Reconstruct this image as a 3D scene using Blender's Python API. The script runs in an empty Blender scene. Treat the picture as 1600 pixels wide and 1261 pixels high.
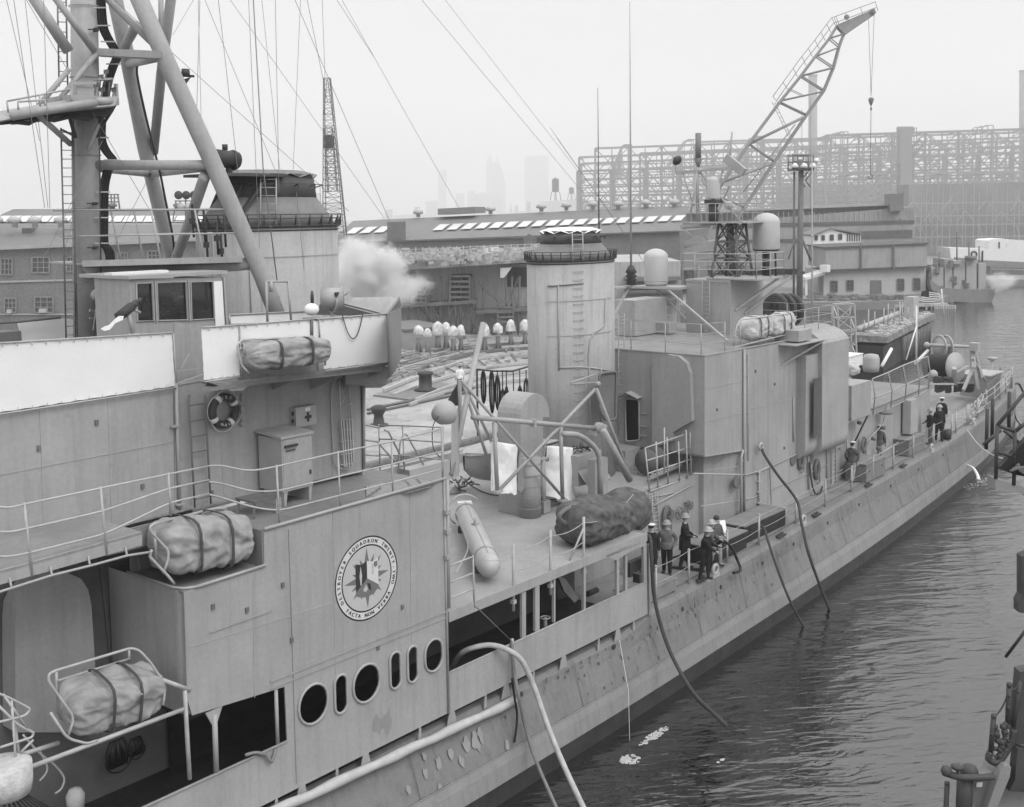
import bpy, bmesh, math, random
from math import sin, cos, tan, pi, radians, sqrt, atan2, hypot
from mathutils import Vector, Matrix, noise
from mathutils.geometry import tessellate_polygon
S = bpy.context.scene
COL = S.collection
random.seed(7)

# ---------------------------------------------------------------- camera
# world: +X runs aft along the destroyer, +Y across it (away from us), Z up, water at z=0
FPX, PHI, PIT, ROLL = 1800.0, radians(39.8), radians(5.0), -0.014
CX, CY = 800.0, 335.0 + 1800.0*tan(PIT)
CAM = Vector((0, -18.5, 14.6))
FW = Vector((cos(PHI)*cos(PIT), sin(PHI)*cos(PIT), -sin(PIT)))
R0 = Vector((sin(PHI), -cos(PHI), 0)); U0 = R0.cross(FW)
RT = R0*cos(ROLL) + U0*sin(ROLL); UP = U0*cos(ROLL) - R0*sin(ROLL)
cd = bpy.data.cameras.new("camera"); cam = bpy.data.objects.new("camera", cd); COL.objects.link(cam)
cam.matrix_world = Matrix.Translation(CAM) @ Matrix((RT, UP, -FW)).transposed().to_4x4()
cd.sensor_width = 36; cd.sensor_fit = 'HORIZONTAL'; cd.lens = 36*FPX/1600
cd.shift_y = -(630.5-CY)/1600; cd.clip_start = .3; cd.clip_end = 6000
S.camera = cam

# ---------------------------------------------------------------- sky, sun, exposure
SUN_EL, SUN_ROT = radians(48), radians(-62)
w = bpy.data.worlds.new("World"); S.world = w; w.use_nodes = True
nt = w.node_tree; nt.nodes.clear(); N = nt.nodes.new; LK = nt.links.new
sky = N('ShaderNodeTexSky'); sky.sky_type = 'NISHITA'; sky.sun_disc = False
sky.sun_elevation = SUN_EL; sky.sun_rotation = SUN_ROT; sky.dust_density = 6; sky.air_density = 1
bw = N('ShaderNodeRGBToBW'); LK(sky.outputs[0], bw.inputs[0])
m1 = N('ShaderNodeMath'); m1.operation = 'MULTIPLY'; m1.inputs[1].default_value = 0.25; LK(bw.outputs[0], m1.inputs[0])
geo = N('ShaderNodeTexCoord'); sx = N('ShaderNodeSeparateXYZ'); LK(geo.outputs['Generated'], sx.inputs[0])
cr = N('ShaderNodeMapRange'); LK(sx.outputs[2], cr.inputs[0])      # overcast layer: brighter towards the zenith
cr.interpolation_type = 'SMOOTHSTEP'; cr.inputs[1].default_value = 0.15; cr.inputs[2].default_value = 0.66; cr.inputs[3].default_value = 9.3; cr.inputs[4].default_value = 20.0
nz = N('ShaderNodeTexNoise'); nz.inputs['Scale'].default_value = 1.6; nz.inputs['Detail'].default_value = 4
LK(geo.outputs['Generated'], nz.inputs['Vector'])
nr = N('ShaderNodeMapRange'); LK(nz.outputs[0], nr.inputs[0]); nr.inputs[3].default_value = .93; nr.inputs[4].default_value = 1.07
m2 = N('ShaderNodeMath'); m2.operation = 'MULTIPLY'; LK(cr.outputs[0], m2.inputs[0]); LK(nr.outputs[0], m2.inputs[1])
m3 = N('ShaderNodeMath'); m3.operation = 'ADD'; LK(m1.outputs[0], m3.inputs[0]); LK(m2.outputs[0], m3.inputs[1])
bg = N('ShaderNodeBackground'); LK(m3.outputs[0], bg.inputs[0]); bg.inputs[1].default_value = 0.071
wo = N('ShaderNodeOutputWorld'); LK(bg.outputs[0], wo.inputs[0])
sd = bpy.data.lights.new("sun", 'SUN'); sd.energy = 1.5; sd.angle = radians(28)
so = bpy.data.objects.new("sun", sd); COL.objects.link(so)
# sun from behind the camera's right shoulder, diffused by the overcast
SD = Vector((-0.12, -0.76, .84)).normalized()
so.rotation_euler = SD.to_track_quat('Z', 'Y').to_euler(); so.location = (0, -30, 60)
sky.sun_elevation = math.asin(SD.z); sky.sun_rotation = atan2(SD.x, SD.y)
S.render.engine = 'CYCLES'
S.view_settings.view_transform = 'Standard'; S.view_settings.look = 'None'
S.view_settings.exposure = 0.12; S.view_settings.gamma = 1
try:
    S.view_settings.use_curve_mapping = False
except Exception: pass
cy = S.cycles
cy.use_denoising = True
try: cy.denoiser = 'OPENIMAGEDENOISE'
except Exception: pass
cy.max_bounces = 5; cy.diffuse_bounces = 3; cy.glossy_bounces = 3; cy.volume_bounces = 2; cy.transparent_max_bounces = 12
cy.use_adaptive_sampling = True; cy.adaptive_threshold = 0.02

# ---------------------------------------------------------------- pixel <-> place
def ray(px, py):
    return FW + RT*((px-CX)/FPX) - UP*((py-CY)/FPX)
def P(p, x=None, y=None, z=None, d=None, v=None):
    """photo pixel -> the point where its sight line meets a plane of the place"""
    r = ray(*p)
    if x is not None: t = (x-CAM.x)/r.x
    elif y is not None: t = (y-CAM.y)/r.y
    elif z is not None: t = (z-CAM.z)/r.z
    elif v is not None:                       # vertical plane through two plan points
        a, b = v; n = Vector((b[1]-a[1], -(b[0]-a[0]), 0)); t = (Vector((a[0], a[1], 0))-CAM).dot(n)/r.dot(n)
    else: t = d
    return CAM + r*t
def PL(pts, **k): return [P(p, **k) for p in pts]
def fr(ox, oy, s): return lambda x, y: (ox+x/s, oy+y/s)
z1 = fr(0,0,2.857); z2 = fr(0,420,3.71); z3 = fr(300,420,3.71); z4 = fr(0,740,3.71); z5 = fr(0,960,3.81)
z6 = fr(400,740,3.71); z7 = fr(400,940,3.81); z8 = fr(680,680,3.71)
y1 = fr(540,340,3.71); y2 = fr(680,540,3.81); y3 = fr(940,340,3.71); y4 = fr(960,580,3.71)
y5 = fr(1240,400,4.203); y6 = fr(1200,560,4.0); y7 = fr(880,0,2.857); y8 = fr(1180,860,3.145)
w1 = fr(0,0,5.714); w2 = fr(100,180,4.67); w3 = fr(320,220,5.253); w4 = fr(0,290,4.67)
w5 = fr(1000,200,4.85); w6 = fr(1240,330,4.444); w7 = fr(880,180,4.444); w8 = fr(1200,120,4.0)

# ---------------------------------------------------------------- materials (all neutral greys)
MATS = {}
ALB = 0.92
def grey(name, v, rough=.65, var=.10, scale=1.2, streak=0.0, spots=0.0, spot_v=.15, bump=.0, bscale=8, metal=0, fine=.06, spot_scale=2.2, spot_th=.68, spec=.35, seam=0, trans=0, alpha=1):
    if name in MATS: return MATS[name]
    v *= ALB; spot_v *= ALB
    m = bpy.data.materials.new(name); m.use_nodes = True; t = m.node_tree; t.nodes.clear(); N = t.nodes.new; L = t.links.new
    out = N('ShaderNodeOutputMaterial'); b = N('ShaderNodeBsdfPrincipled'); L(b.outputs[0], out.inputs[0])
    g = N('ShaderNodeNewGeometry')
    def noi(sc, det, vec=None, r=.55):
        n = N('ShaderNodeTexNoise'); n.inputs['Scale'].default_value = sc; n.inputs['Detail'].default_value = det; n.inputs['Roughness'].default_value = r
        L(vec or g.outputs['Position'], n.inputs['Vector']); return n.outputs[0]
    def rng(i, a, c, lo, hi):
        r = N('ShaderNodeMapRange'); L(i, r.inputs[0]); r.inputs[1].default_value = a; r.inputs[2].default_value = c; r.inputs[3].default_value = lo; r.inputs[4].default_value = hi; return r.outputs[0]
    def mth(op, a, c):
        q = N('ShaderNodeMath'); q.operation = op
        for i, s in enumerate((a, c)):
            if isinstance(s, (int, float)): q.inputs[i].default_value = s
            else: L(s, q.inputs[i])
        return q.outputs[0]
    val = rng(noi(scale, 5), .3, .7, v*(1-var), v*(1+var))
    if fine: val = mth('MULTIPLY', val, rng(noi(scale*18, 4), .3, .7, 1-fine, 1+fine))
    if streak:
        mp = N('ShaderNodeMapping'); mp.inputs['Scale'].default_value = (3.2, 3.2, .22); L(g.outputs['Position'], mp.inputs['Vector'])
        s = noi(1.6, 6, mp.outputs[0], .65)
        val = mth('MULTIPLY', val, rng(s, .5, .72, 1, 1-streak)); val = mth('MULTIPLY', val, rng(s, .42, .25, 1, 1+streak*.6))
    if spots:
        s = rng(noi(spot_scale, 7, None, .7), spot_th, spot_th+.04, 0, spots)
        mx = N('ShaderNodeMix'); mx.data_type = 'FLOAT'; L(s, mx.inputs[0]); L(val, mx.inputs[2]); mx.inputs[3].default_value = spot_v; val = mx.outputs[0]
    cc = N('ShaderNodeCombineColor'); [L(val, cc.inputs[i]) for i in range(3)]
    L(cc.outputs[0], b.inputs['Base Color'])
    L(rng(noi(scale*3, 3), .3, .7, max(0, rough-.08), min(1, rough+.08)), b.inputs['Roughness'])
    b.inputs['Metallic'].default_value = metal; b.inputs['Specular IOR Level'].default_value = spec
    if alpha < 1: b.inputs['Alpha'].default_value = alpha
    if bump:
        bp = N('ShaderNodeBump'); bp.inputs['Strength'].default_value = 1; bp.inputs['Distance'].default_value = bump; L(noi(bscale, 5), bp.inputs['Height']); L(bp.outputs[0], b.inputs['Normal'])
    MATS[name] = m; return m
PAINT = grey('haze grey paint', .345, .55, .09, .6, streak=.16, bump=.03, bscale=1.1, spots=.45, spot_v=.24, spot_th=.64, fine=.05)
PAINT2 = grey('haze grey paint, fittings', .37, .5, .08, 2)
DECK = grey('deck grey paint', .23, .6, .16, .9, streak=0, fine=.1, spots=.35, spot_v=.30, spot_scale=1.1, spot_th=.55)
DECK1 = grey('upper deck pale grey', .335, .7, .10, .8, fine=.08, spots=.3, spot_v=.25, spot_scale=.9, spot_th=.6)
INNER = grey('interior painted shade', .018, .8, .3, 2)  # near-black so that the shade inside is carried by the colour
HULLP = grey('weathered hull paint', .19, .6, .10, .8, streak=.28, bump=.02, bscale=1.1, spots=.75, spot_v=.12, spot_scale=3.4, spot_th=.66)
HULLB = grey('lighter hull band', .25, .6, .10, .8, streak=.2, bump=.02, bscale=1.1, spots=.4, spot_v=.24, spot_scale=3, spot_th=.66)
BOOT = grey('boot topping', .035, .45, .3, 1.5, streak=.3)
CANVAS = grey('white canvas', .80, .9, .02, 1.2, bump=.004, bscale=9, fine=.015)
TARP = grey('grey raft cover', .31, .75, .2, 3, bump=.012, bscale=9, spots=.4, spot_v=.2, spot_scale=5, spot_th=.6)
TARPL = grey('pale raft cover', .46, .75, .2, 4, bump=.006, bscale=30, spots=.6, spot_v=.2, spot_scale=8, spot_th=.62)
TARPD = grey('dark canvas', .10, .9, .4, 3.5, bump=.01, bscale=24)
STRAP = grey('webbing strap', .07, .8)
DARK = grey('dark steel', .05, .6, .2, 2)
BLACK = grey('black rubber', .018, .5, .2, 4)
DIM = grey('shadowed bulkhead paint', .15, .7, .15, 1.2)  # shade painted in on recessed bulkheads; plain dark grey on fittings
RAIL = grey('light grey rail paint', .42, .5, .12, 5)
WIRE = grey('rigging wire', .22, .5)
ROPE = grey('pale rope', .5, .9, .15, 12)
ROPED = grey('dark rope', .06, .9, .2, 12)
WHITE = grey('white paint', .75, .6, .06, 3)
GLASS = grey('dark window glass', .025, .08, .2, 1, spec=.8)
WOOD = grey('weathered wood', .22, .8, .25, 4)
SKIN = grey('skin', .38, .6, .05, 8)
CLOTHD = grey('navy wool', .018, .95, .3, 8)
CLOTHM = grey('work jacket', .10, .95, .25, 8)
CLOTHL = grey('khaki trousers', .34, .9, .15, 8)

# ---------------------------------------------------------------- mesh builder
WL = {}
class M:
    def __init__(s): s.v = []; s.f = []; s.m = []; s.sm = []; s.mi = 0
    def add(s, vs, fs, smooth=False):
        o = len(s.v); s.v += [tuple(v) for v in vs]
        for f in fs: s.f.append([o+i for i in f]); s.m.append(s.mi); s.sm.append(smooth)
        return s
    def box(s, a, b):
        x0,x1 = sorted((a[0],b[0])); y0_,y1_ = sorted((a[1],b[1])); z0,z1_ = sorted((a[2],b[2]))
        return s.add([(x,y,z) for z in (z0,z1_) for y in (y0_,y1_) for x in (x0,x1)],
                     [(0,2,3,1),(4,5,7,6),(0,1,5,4),(2,6,7,3),(0,4,6,2),(1,3,7,5)])
    def obox(s, c, u, v, w_):
        """box about c with half-axis vectors u, v, w"""
        c, u, v, w_ = map(Vector, (c,u,v,w_))
        return s.add([c+u*i+v*j+w_*k for k in (-1,1) for j in (-1,1) for i in (-1,1)],
                     [(0,2,3,1),(4,5,7,6),(0,1,5,4),(2,6,7,3),(0,4,6,2),(1,3,7,5)])
    def bar(s, a, b, wd, ht=None, up=(0,0,1)):
        a, b = Vector(a), Vector(b); d = b-a
        if d.length < 1e-6: return s
        ht = ht or wd; u = Vector(up); sd_ = d.cross(u)
        if sd_.length < 1e-4: sd_ = d.cross(Vector((1,0,0)))
        sd_.normalize(); t = sd_.cross(d).normalized()
        return s.obox((a+b)/2, d/2, sd_*wd/2, t*ht/2)
    def tube(s, pts, r, n=6, cap=True, closed=False, smooth=True):
        pts = [Vector(p) for p in pts]; k = len(pts)
        rs = r if isinstance(r, (list, tuple)) else [r]*k
        rings = []; pu = None
        for i, p in enumerate(pts):
            if closed: t = (pts[(i+1) % k]-pts[i-1])
            else: t = pts[min(i+1, k-1)]-pts[max(i-1, 0)]
            if t.length < 1e-9: t = Vector((0,0,1))
            t.normalize()
            if pu is None:
                pu = t.orthogonal().normalized()
            else:
                pu = (pu - t*pu.dot(t)); pu = pu.normalized() if pu.length > 1e-6 else t.orthogonal().normalized()
            q = t.cross(pu)
            rings.append([p + pu*(rs[i]*cos(2*pi*j/n)) + q*(rs[i]*sin(2*pi*j/n)) for j in range(n)])
        vs = [v for g in rings for v in g]; fs = []
        for i in range(k if closed else k-1):
            a, b = i*n, ((i+1) % k)*n
            for j in range(n): fs.append((a+j, a+(j+1)%n, b+(j+1)%n, b+j))
        if cap and not closed: fs += [tuple(range(n))[::-1], tuple(range((k-1)*n, k*n))]
        return s.add(vs, fs, smooth)
    def cyl(s, a, b, r1, r2=None, n=12, smooth=True): return s.tube([a, b], [r1, r1 if r2 is None else r2], n, True, False, smooth)
    def prism(s, pts, off, holes=()):
        """flat polygon (with holes) given thickness by the vector off"""
        loops = [list(map(Vector, pts))] + [list(map(Vector, h)) for h in holes]; off = Vector(off)
        tris = tessellate_polygon(loops); flat = [p for l in loops for p in l]; n = len(flat)
        fs = [tuple(t) for t in tris] + [tuple(i+n for i in reversed(t)) for t in tris]; b = 0
        for l in loops:
            k = len(l)
            for i in range(k): j = (i+1) % k; fs.append((b+i, b+j, b+j+n, b+i+n))
            b += k
        return s.add(flat + [p+off for p in flat], fs)
    def quad(s, *p): return s.add(p, [tuple(range(len(p)))])
    def lathe(s, c, prof, n=20, sx_=1, sy_=1, ax='z', smooth=True):
        """prof = [(r, h)...] about an axis through c"""
        c = Vector(c); vs = []
        for r, h in prof:
            for j in range(n):
                a = 2*pi*j/n; q = (r*cos(a)*sx_, r*sin(a)*sy_, h)
                if ax == 'x': q = (q[2], q[0], q[1])
                elif ax == 'y': q = (q[0], q[2], q[1])
                vs.append(c+Vector(q))
        fs = []
        for i in range(len(prof)-1):
            for j in range(n): fs.append((i*n+j, i*n+(j+1)%n, (i+1)*n+(j+1)%n, (i+1)*n+j))
        fs += [tuple(range(n))[::-1], tuple(range((len(prof)-1)*n, len(prof)*n))]
        return s.add(vs, fs, smooth)
    def ball(s, c, r, n=12, sq=(1,1,1)):
        k = n//2; return s.lathe(c, [(max(1e-3, r*sin(pi*i/k)), -r*cos(pi*i/k)*sq[2]) for i in range(k+1)], n, sq[0], sq[1])
    def build(s, name, mat, parent=None, origin=None, **props):
        me = bpy.data.meshes.new(name)
        if not s.v: s.v = [(0,0,0)]
        if origin is None:
            xs = [v[0] for v in s.v]; ys = [v[1] for v in s.v]; zs = [v[2] for v in s.v]
            origin = ((min(xs)+max(xs))/2, (min(ys)+max(ys))/2, min(zs))
        o_ = Vector(origin)
        me.from_pydata([Vector(v)-o_ for v in s.v], [], s.f)
        for mt in (mat if isinstance(mat, (list, tuple)) else [mat]): me.materials.append(mt)
        me.polygons.foreach_set('material_index', s.m); me.polygons.foreach_set('use_smooth', s.sm)
        bm = bmesh.new(); bm.from_mesh(me); bmesh.ops.recalc_face_normals(bm, faces=bm.faces)
        bm.to_mesh(me); bm.free(); me.update()
        return link(name, me, parent, o_, **props)
def each(m, name, mat, parent):
    """builds every loose piece of m as an object of its own"""
    par = list(range(len(m.v)))
    def find(i):
        while par[i] != i: par[i] = par[par[i]]; i = par[i]
        return i
    for f in m.f:
        for i in f[1:]: par[find(i)] = find(f[0])
    groups = {}
    for k, f in enumerate(m.f): groups.setdefault(find(f[0]), []).append(k)
    for ks in groups.values():
        q = M(); ix = {}
        for k in ks:
            for i in m.f[k]:
                if i not in ix: ix[i] = len(q.v); q.v.append(m.v[i])
            q.f.append([ix[i] for i in m.f[k]]); q.m.append(m.m[k]); q.sm.append(m.sm[k])
        q.build(name, mat, parent)
def link(name, me, parent, o_, **props):
    o = bpy.data.objects.new(name, me); COL.objects.link(o)
    o_ = Vector(o_); pw = Vector((0,0,0))
    if parent is not None: o.parent = parent; pw = WL.get(parent.name, Vector((0,0,0)))
    o.location = o_-pw; WL[o.name] = o_
    for k, v in props.items():
        if v: o[{'cat': 'category'}.get(k, k)] = v
    return o
def thing(name, label, cat, loc, group=None):
    return link(name, None, None, Vector(loc), label=label, cat=cat, group=group)
def copy_tree(o, delta, **props):
    """a thing with copies of its parts and sub-parts, moved by delta"""
    def rec(a, par, first):
        c = a.copy(); COL.objects.link(c); c.parent = par
        if first: c.location = a.location + Vector(delta); WL[c.name] = c.location.copy()
        else: c.location = a.location
        for ch in [q for q in KIDS.get(a.name, []) ]: rec(ch, c, False)
        return c
    KIDS = {}
    for q in COL.objects:
        if q.parent: KIDS.setdefault(q.parent.name, []).append(q)
    r = rec(o, None, True)
    for k, v in props.items(): r[{'cat': 'category'}.get(k, k)] = v
    return r
def arc(c, r, a0, a1, n, u, v):
    c, u, v = map(Vector, (c,u,v)); return [c+u*(r*cos(a0+(a1-a0)*i/n))+v*(r*sin(a0+(a1-a0)*i/n)) for i in range(n+1)]
def rounded(pts, r=.15, n=4, closed=False):
    """polyline with its corners rounded"""
    pts = [Vector(p) for p in pts]; out = []; k = len(pts)
    for i in range(k):
        if not closed and i in (0, k-1): out.append(pts[i]); continue
        a, b, c = pts[i-1], pts[i], pts[(i+1) % k]
        d1 = (a-b); d2 = (c-b); rr = min(r, d1.length*.45, d2.length*.45)
        p0 = b+d1.normalized()*rr; p1 = b+d2.normalized()*rr
        for j in range(n+1):
            t = j/n; out.append(p0*(1-t)**2+b*2*t*(1-t)+p1*t*t)
    return out
def sag(a, b, s, n=8):
    a, b = Vector(a), Vector(b); return [a.lerp(b, i/n)-Vector((0,0,4*s*(i/n)*(1-i/n))) for i in range(n+1)]
def spline(pts, n=6):
    pts = [Vector(p) for p in pts]; out = []; k = len(pts)
    for i in range(k-1):
        p0, p1, p2, p3 = pts[max(i-1,0)], pts[i], pts[i+1], pts[min(i+2,k-1)]
        for j in range(n):
            t = j/n; out.append(.5*((2*p1)+(p2-p0)*t+(2*p0-5*p1+4*p2-p3)*t*t+(3*p1-p0-3*p2+p3)*t**3))
    out.append(pts[-1]); return out
def lump(m, c, u, v, w_, p=4.0, amp=.05, freq=2.2, seed=0, nu=110, nv=84, pinch=(), box=.12):
    """a tied-down canvas bundle: long axis u, cross axes v, w; sharp creases, pinched where straps cross"""
    c, u, v, w_ = map(Vector, (c,u,v,w_)); vs = []; L_ = u.length; NZ = noise.noise
    def crease(x, y, z): return 1-2*abs(NZ(Vector((x,y,z))))
    for i in range(nu+1):
        t = -1+2*i/nu; e = (max(0, 1-abs(t)**9))**.5*(1-.10*t*t) if abs(t) < 1 else .02
        e = max(e, .02); pk = 1-sum(.085*math.exp(-((t-q)/.07)**2) for q in pinch)
        sagk = 1+box*.5*NZ(Vector((t*1.7+seed, 3, 1)))
        for j in range(nv):
            a = 2*pi*j/nv; ca, sa = cos(a), sin(a)
            k = (abs(ca)**p+abs(sa)**p)**(-1/p)
            q = c + u*t + (v*ca+w_*sa)*(k*e*pk*sagk)
            al, U_ = a*1.0, t*L_
            f1 = crease(U_*1.1+.55*sin(a)+seed, ca*.9+seed, sa*.9)            # broad folds
            f2 = crease(U_*3.6+ca*1.2+seed*2, ca*1.0, sa*1.4+seed)            # folds running round the bundle
            f3 = crease(U_*1.2+seed, ca*2.6+U_*1.3, sa*2.6+seed*3)            # diagonal tucks
            f4 = crease(U_*6+sa*3, ca*4+seed, sa*4)
            near = sum(math.exp(-((t-q_)/.16)**2) for q_ in pinch)
            d = (v*ca+w_*sa); d = d.normalized() if d.length else d
            q = q + d*(amp*(.75*f1+.55*f2*(.6+.8*near)+.5*f3+.16*f4-.6))
            vs.append(q)
    fs = [(i*nv+j, i*nv+(j+1)%nv, (i+1)*nv+(j+1)%nv, (i+1)*nv+j) for i in range(nu) for j in range(nv)]
    fs += [tuple(range(nv))[::-1], tuple(range(nu*nv, (nu+1)*nv))]
    m.add(vs, fs, True); return m
def strap(m, c, u, v, w_, t, wd=.06, p=2.6, g=1.06, nv=24):
    c, u, v, w_ = map(Vector, (c,u,v,w_)); un = u.normalized(); vs = []
    for s_ in (-1, 1):
        for gg in (g, g+.03):
            for j in range(nv):
                a = 2*pi*j/nv; ca, sa = cos(a), sin(a); k = (abs(ca)**p+abs(sa)**p)**(-1/p)
                vs.append(c+u*t+un*(wd*.5*s_)+(v*ca+w_*sa)*(k*gg))
    fs = []
    for j in range(nv):
        k = (j+1) % nv
        fs += [(nv+j, nv+k, 3*nv+k, 3*nv+j), (j, 2*nv+j, 2*nv+k, k), (j, k, nv+k, nv+j), (2*nv+j, 3*nv+j, 3*nv+k, 2*nv+k)]
    m.add(vs, fs, False); return m
def ladder(m, a, b, wd, nr, r=.02, side=(1,0,0), rr=.014):
    a, b, sd_ = Vector(a), Vector(b), Vector(side).normalized()*wd/2
    for s_ in (-1, 1): m.tube([a+sd_*s_, b+sd_*s_], r, 5)
    for i in range(nr):
        p = a.lerp(b, (i+.5)/nr); m.tube([p-sd_, p+sd_], rr, 4)
    return m
def lattice(m, a, b, wa, wb, n, r, rl, ref=(0,0,1), xbr=True, sides=4):
    """four-chord lattice boom from a to b"""
    a, b = Vector(a), Vector(b); d = (b-a).normalized(); u = d.cross(Vector(ref)); u = u.normalized() if u.length > .01 else d.orthogonal().normalized(); v = d.cross(u)
    cs = [(1,1),(1,-1),(-1,-1),(-1,1)]
    def pt(i, c):
        t = i/n; w_ = (wa+(wb-wa)*t)/2; return a.lerp(b, t)+u*(c[0]*w_)+v*(c[1]*w_)
    for c in cs: m.tube([pt(0,c), pt(n,c)], r, 4, True, False, False)
    for i in range(n):
        for k in range(4):
            c, e = cs[k], cs[(k+1)%4]
            p, q = (pt(i,c), pt(i+1,e)) if (i+k)%2 else (pt(i,e), pt(i+1,c))
            m.tube([p, q], rl, 3, False, False, False)
            if xbr: m.tube([pt(i+1,c), pt(i+1,e)], rl, 3, False, False, False)
    return m
# ================================================================ THE DESTROYER
YC = 6.25
ZM, Z1, Z2, Z3 = 2.7, 5.1, 8.35, 11.25     # main deck, 01, 02 and 03 levels
SHIP = thing('destroyer', 'grey destroyer with a round squadron seal on its side, stern pointing away to the right', 'warship', (30, YC, 0))
def part(m, name, mat, parent=SHIP, **k): return m.build(name, mat, parent, **k)
# near deck edge and waterline read in plan; far side mirrored about the centreline
EDGE = [(-14,.4),(-4,0),(8,0),(20,0),(28,-.05),(36.9,.35),(43.3,.8),(51,1.2),(58.9,1.65),(66,2.3),(71.2,2.95),(77,3.9),(81.7,4.9),(84.6,6.25)]
WATL = [(-14,1.5),(-4,.3),(8,-.5),(20,-.62),(28,-.5),(36.9,-.2),(43.3,.1),(51,.6),(58.9,1.3),(66,2.0),(71.2,2.8),(77,3.8),(81.7,4.9),(84.6,6.25)]
def lerp_tab(T, x):
    for (a, va), (b, vb) in zip(T, T[1:]):
        if x <= b: return va+(vb-va)*(x-a)/(b-a)
    return T[-1][1]
def sheer(x): return max(0, (8-x)*.03)
def hull_side(zf, mat, name, n=60):
    m = M()
    for sgn in (1, -1):
        xs = [-14+98.6*i/n for i in range(n+1)]
        rows = []
        for x in xs:
            e, wl = lerp_tab(EDGE, x), lerp_tab(WATL, x); row = []
            for z, k, off in zf:
                y = wl+(e-wl)*k - off
                zz = z
                if z > 1.9: zz = z-(.30*min(1, max(0, (28.6-x)/.5)))*min(1, (z-1.9)/.3)
                yy = y if sgn == 1 else 2*YC-y
                row.append((x if x < 84.5 else x, yy, zz))
            rows.append(row)
        k = len(zf); vs = [v for r in rows for v in r]
        fs = [(i*k+j, (i+1)*k+j, (i+1)*k+j+1, i*k+j+1) for i in range(n) for j in range(k-1)]
        m.add(vs, fs, False)
    return part(m, name, mat)
hull_side([(-1.2,-.05,0),(.48,.12,0)], BOOT, 'boot_topping')
hull_side([(.48,.12,.02),(.9,.25,.03),(1.12,.36,.03)], HULLB, 'lower_shell_strake')
hull_side([(1.12,.36,-.02),(1.5,.6,-.01),(2.0,.9,0),(2.38,1,0),(2.52,1,-.03),(2.64,1,-.14),(2.685,1,-.38)], HULLP, 'hull_shell')
m = M()
for z, k, off, r in ((1.12,.36,.02,.022),):
    pts = []
    for i in range(61):
        x = -14+95*i/60; e, wl = lerp_tab(EDGE, x), lerp_tab(WATL, x); pts.append((x, wl+(e-wl)*k-off, z))
    m.tube(pts, r, 4)
part(m, 'shell_seam', HULLB)
# butt straps on the plating
m = M()
for x in (31.2, 34.4, 37.4, 40.2, 43.6, 47.0, 50.6, 54.5, 58.5, 62.5, 24.6, 18.2, 68):
    e, wl = lerp_tab(EDGE, x), lerp_tab(WATL, x)
    m.bar((x, wl+(e-wl)*.36-.004, 1.14), (x, wl+(e-wl)*.98-.004, 2.35), .02, .012, up=(0,1,0))
part(m, 'butt_strap', HULLP)
rs_ = random.Random(12)
STAIN = grey('rust dribble', .07, .8, .3, 6)
m = M()
def hpt(x, z, o=.012):
    e, wl = lerp_tab(EDGE, x), lerp_tab(WATL, x); T_ = [(.48,.12),(.9,.25),(1.12,.36),(1.5,.6),(2.0,.9),(2.4,1.0),(3,1.0)]; k = lerp_tab(T_, z); return Vector((x, wl+(e-wl)*k-o, z))
for i in range(150):      # chips and dribbles of rust, thin real flakes on the plating
    x = rs_.choice((rs_.uniform(21,33), rs_.uniform(28,62))); z = rs_.choice((rs_.uniform(1.25,2.3), rs_.uniform(1.8,2.3))); h_ = rs_.uniform(.03,.16)*(1.6 if rs_.random() < .12 else 1); w_ = rs_.uniform(.008,.03)
    q = [hpt(x-w_, z), hpt(x+w_*.6, z+.01), hpt(x+w_, z-h_*.5), hpt(x+w_*.2, max(1.16,z-h_)), hpt(x-w_*.7, z-h_*.6)]; m.add(q, [(0,1,2,3,4)])
part(m, 'rust_dribble', STAIN, kind='stuff')
m = M()
for (px_, py_, s_) in ((690,1195,1.0),(668,1210,.8),(710,1180,.9),(735,1165,1.3),(748,1160,1.6),(722,1190,.9),(700,1225,.7),(683,1232,.8),(757,1150,1.2),(605,1128,1.6),(590,1132,1.2),(790,1165,1.0),(1160,985,1.2),(672,1185,.7),(640,1235,.8)):
    c_ = P((px_,py_), y=-.30 if py_ > 1140 else -.005); 
    if py_ > 1140: c_ = hpt(c_.x, min(2.2, c_.z), .016)
    n_ = 11; m.add([Vector((c_.x+.13*s_*rs_.uniform(.5,1.1)*cos(2*pi*j/n_), c_.y-.003+.0*j, c_.z+.20*s_*rs_.uniform(.5,1.2)*sin(2*pi*j/n_))) if py_ < 1140 else hpt(c_.x+.11*s_*rs_.uniform(.5,1.1)*cos(2*pi*j/n_), min(2.35,max(1.15,c_.z+.17*s_*rs_.uniform(.5,1.2)*sin(2*pi*j/n_))), .02) for j in range(n_)], [tuple(range(n_))])
part(m, 'paint_patch', grey('touched up paint', .27, .6, .06, 3), kind='stuff')
for x_ in (22.3,26.5,30.4,33.0,36.2,39.0,42.5,46,50,54,58):
    m = M(); q = hpt(x_, 2.18, .0); m.tube(arc(q, .06, 0, 2*pi, 12, (1,0,0), (0,0,1))[:-1], .02, 5, closed=True); m.cyl(q+Vector((0,.01,0)), q+Vector((0,-.012,0)), .05, .05, 10); part(m, 'scupper', DARK)
# rolled fender along the forward shell, paler than the hull
m = M(); A = P((375,1292), y=-.12); B = P((803,1095), y=-.12)
m.tube([A.lerp(B, i/14)+Vector((0, -.02*(i%2), .012*((i*7)%3-1))) for i in range(15)], [.10+.012*((i*5)%3) for i in range(15)], 10)
part(m, 'rolled_gunwale', grey('pale gunwale', .45, .55, .12, 3, streak=.1))
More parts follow.
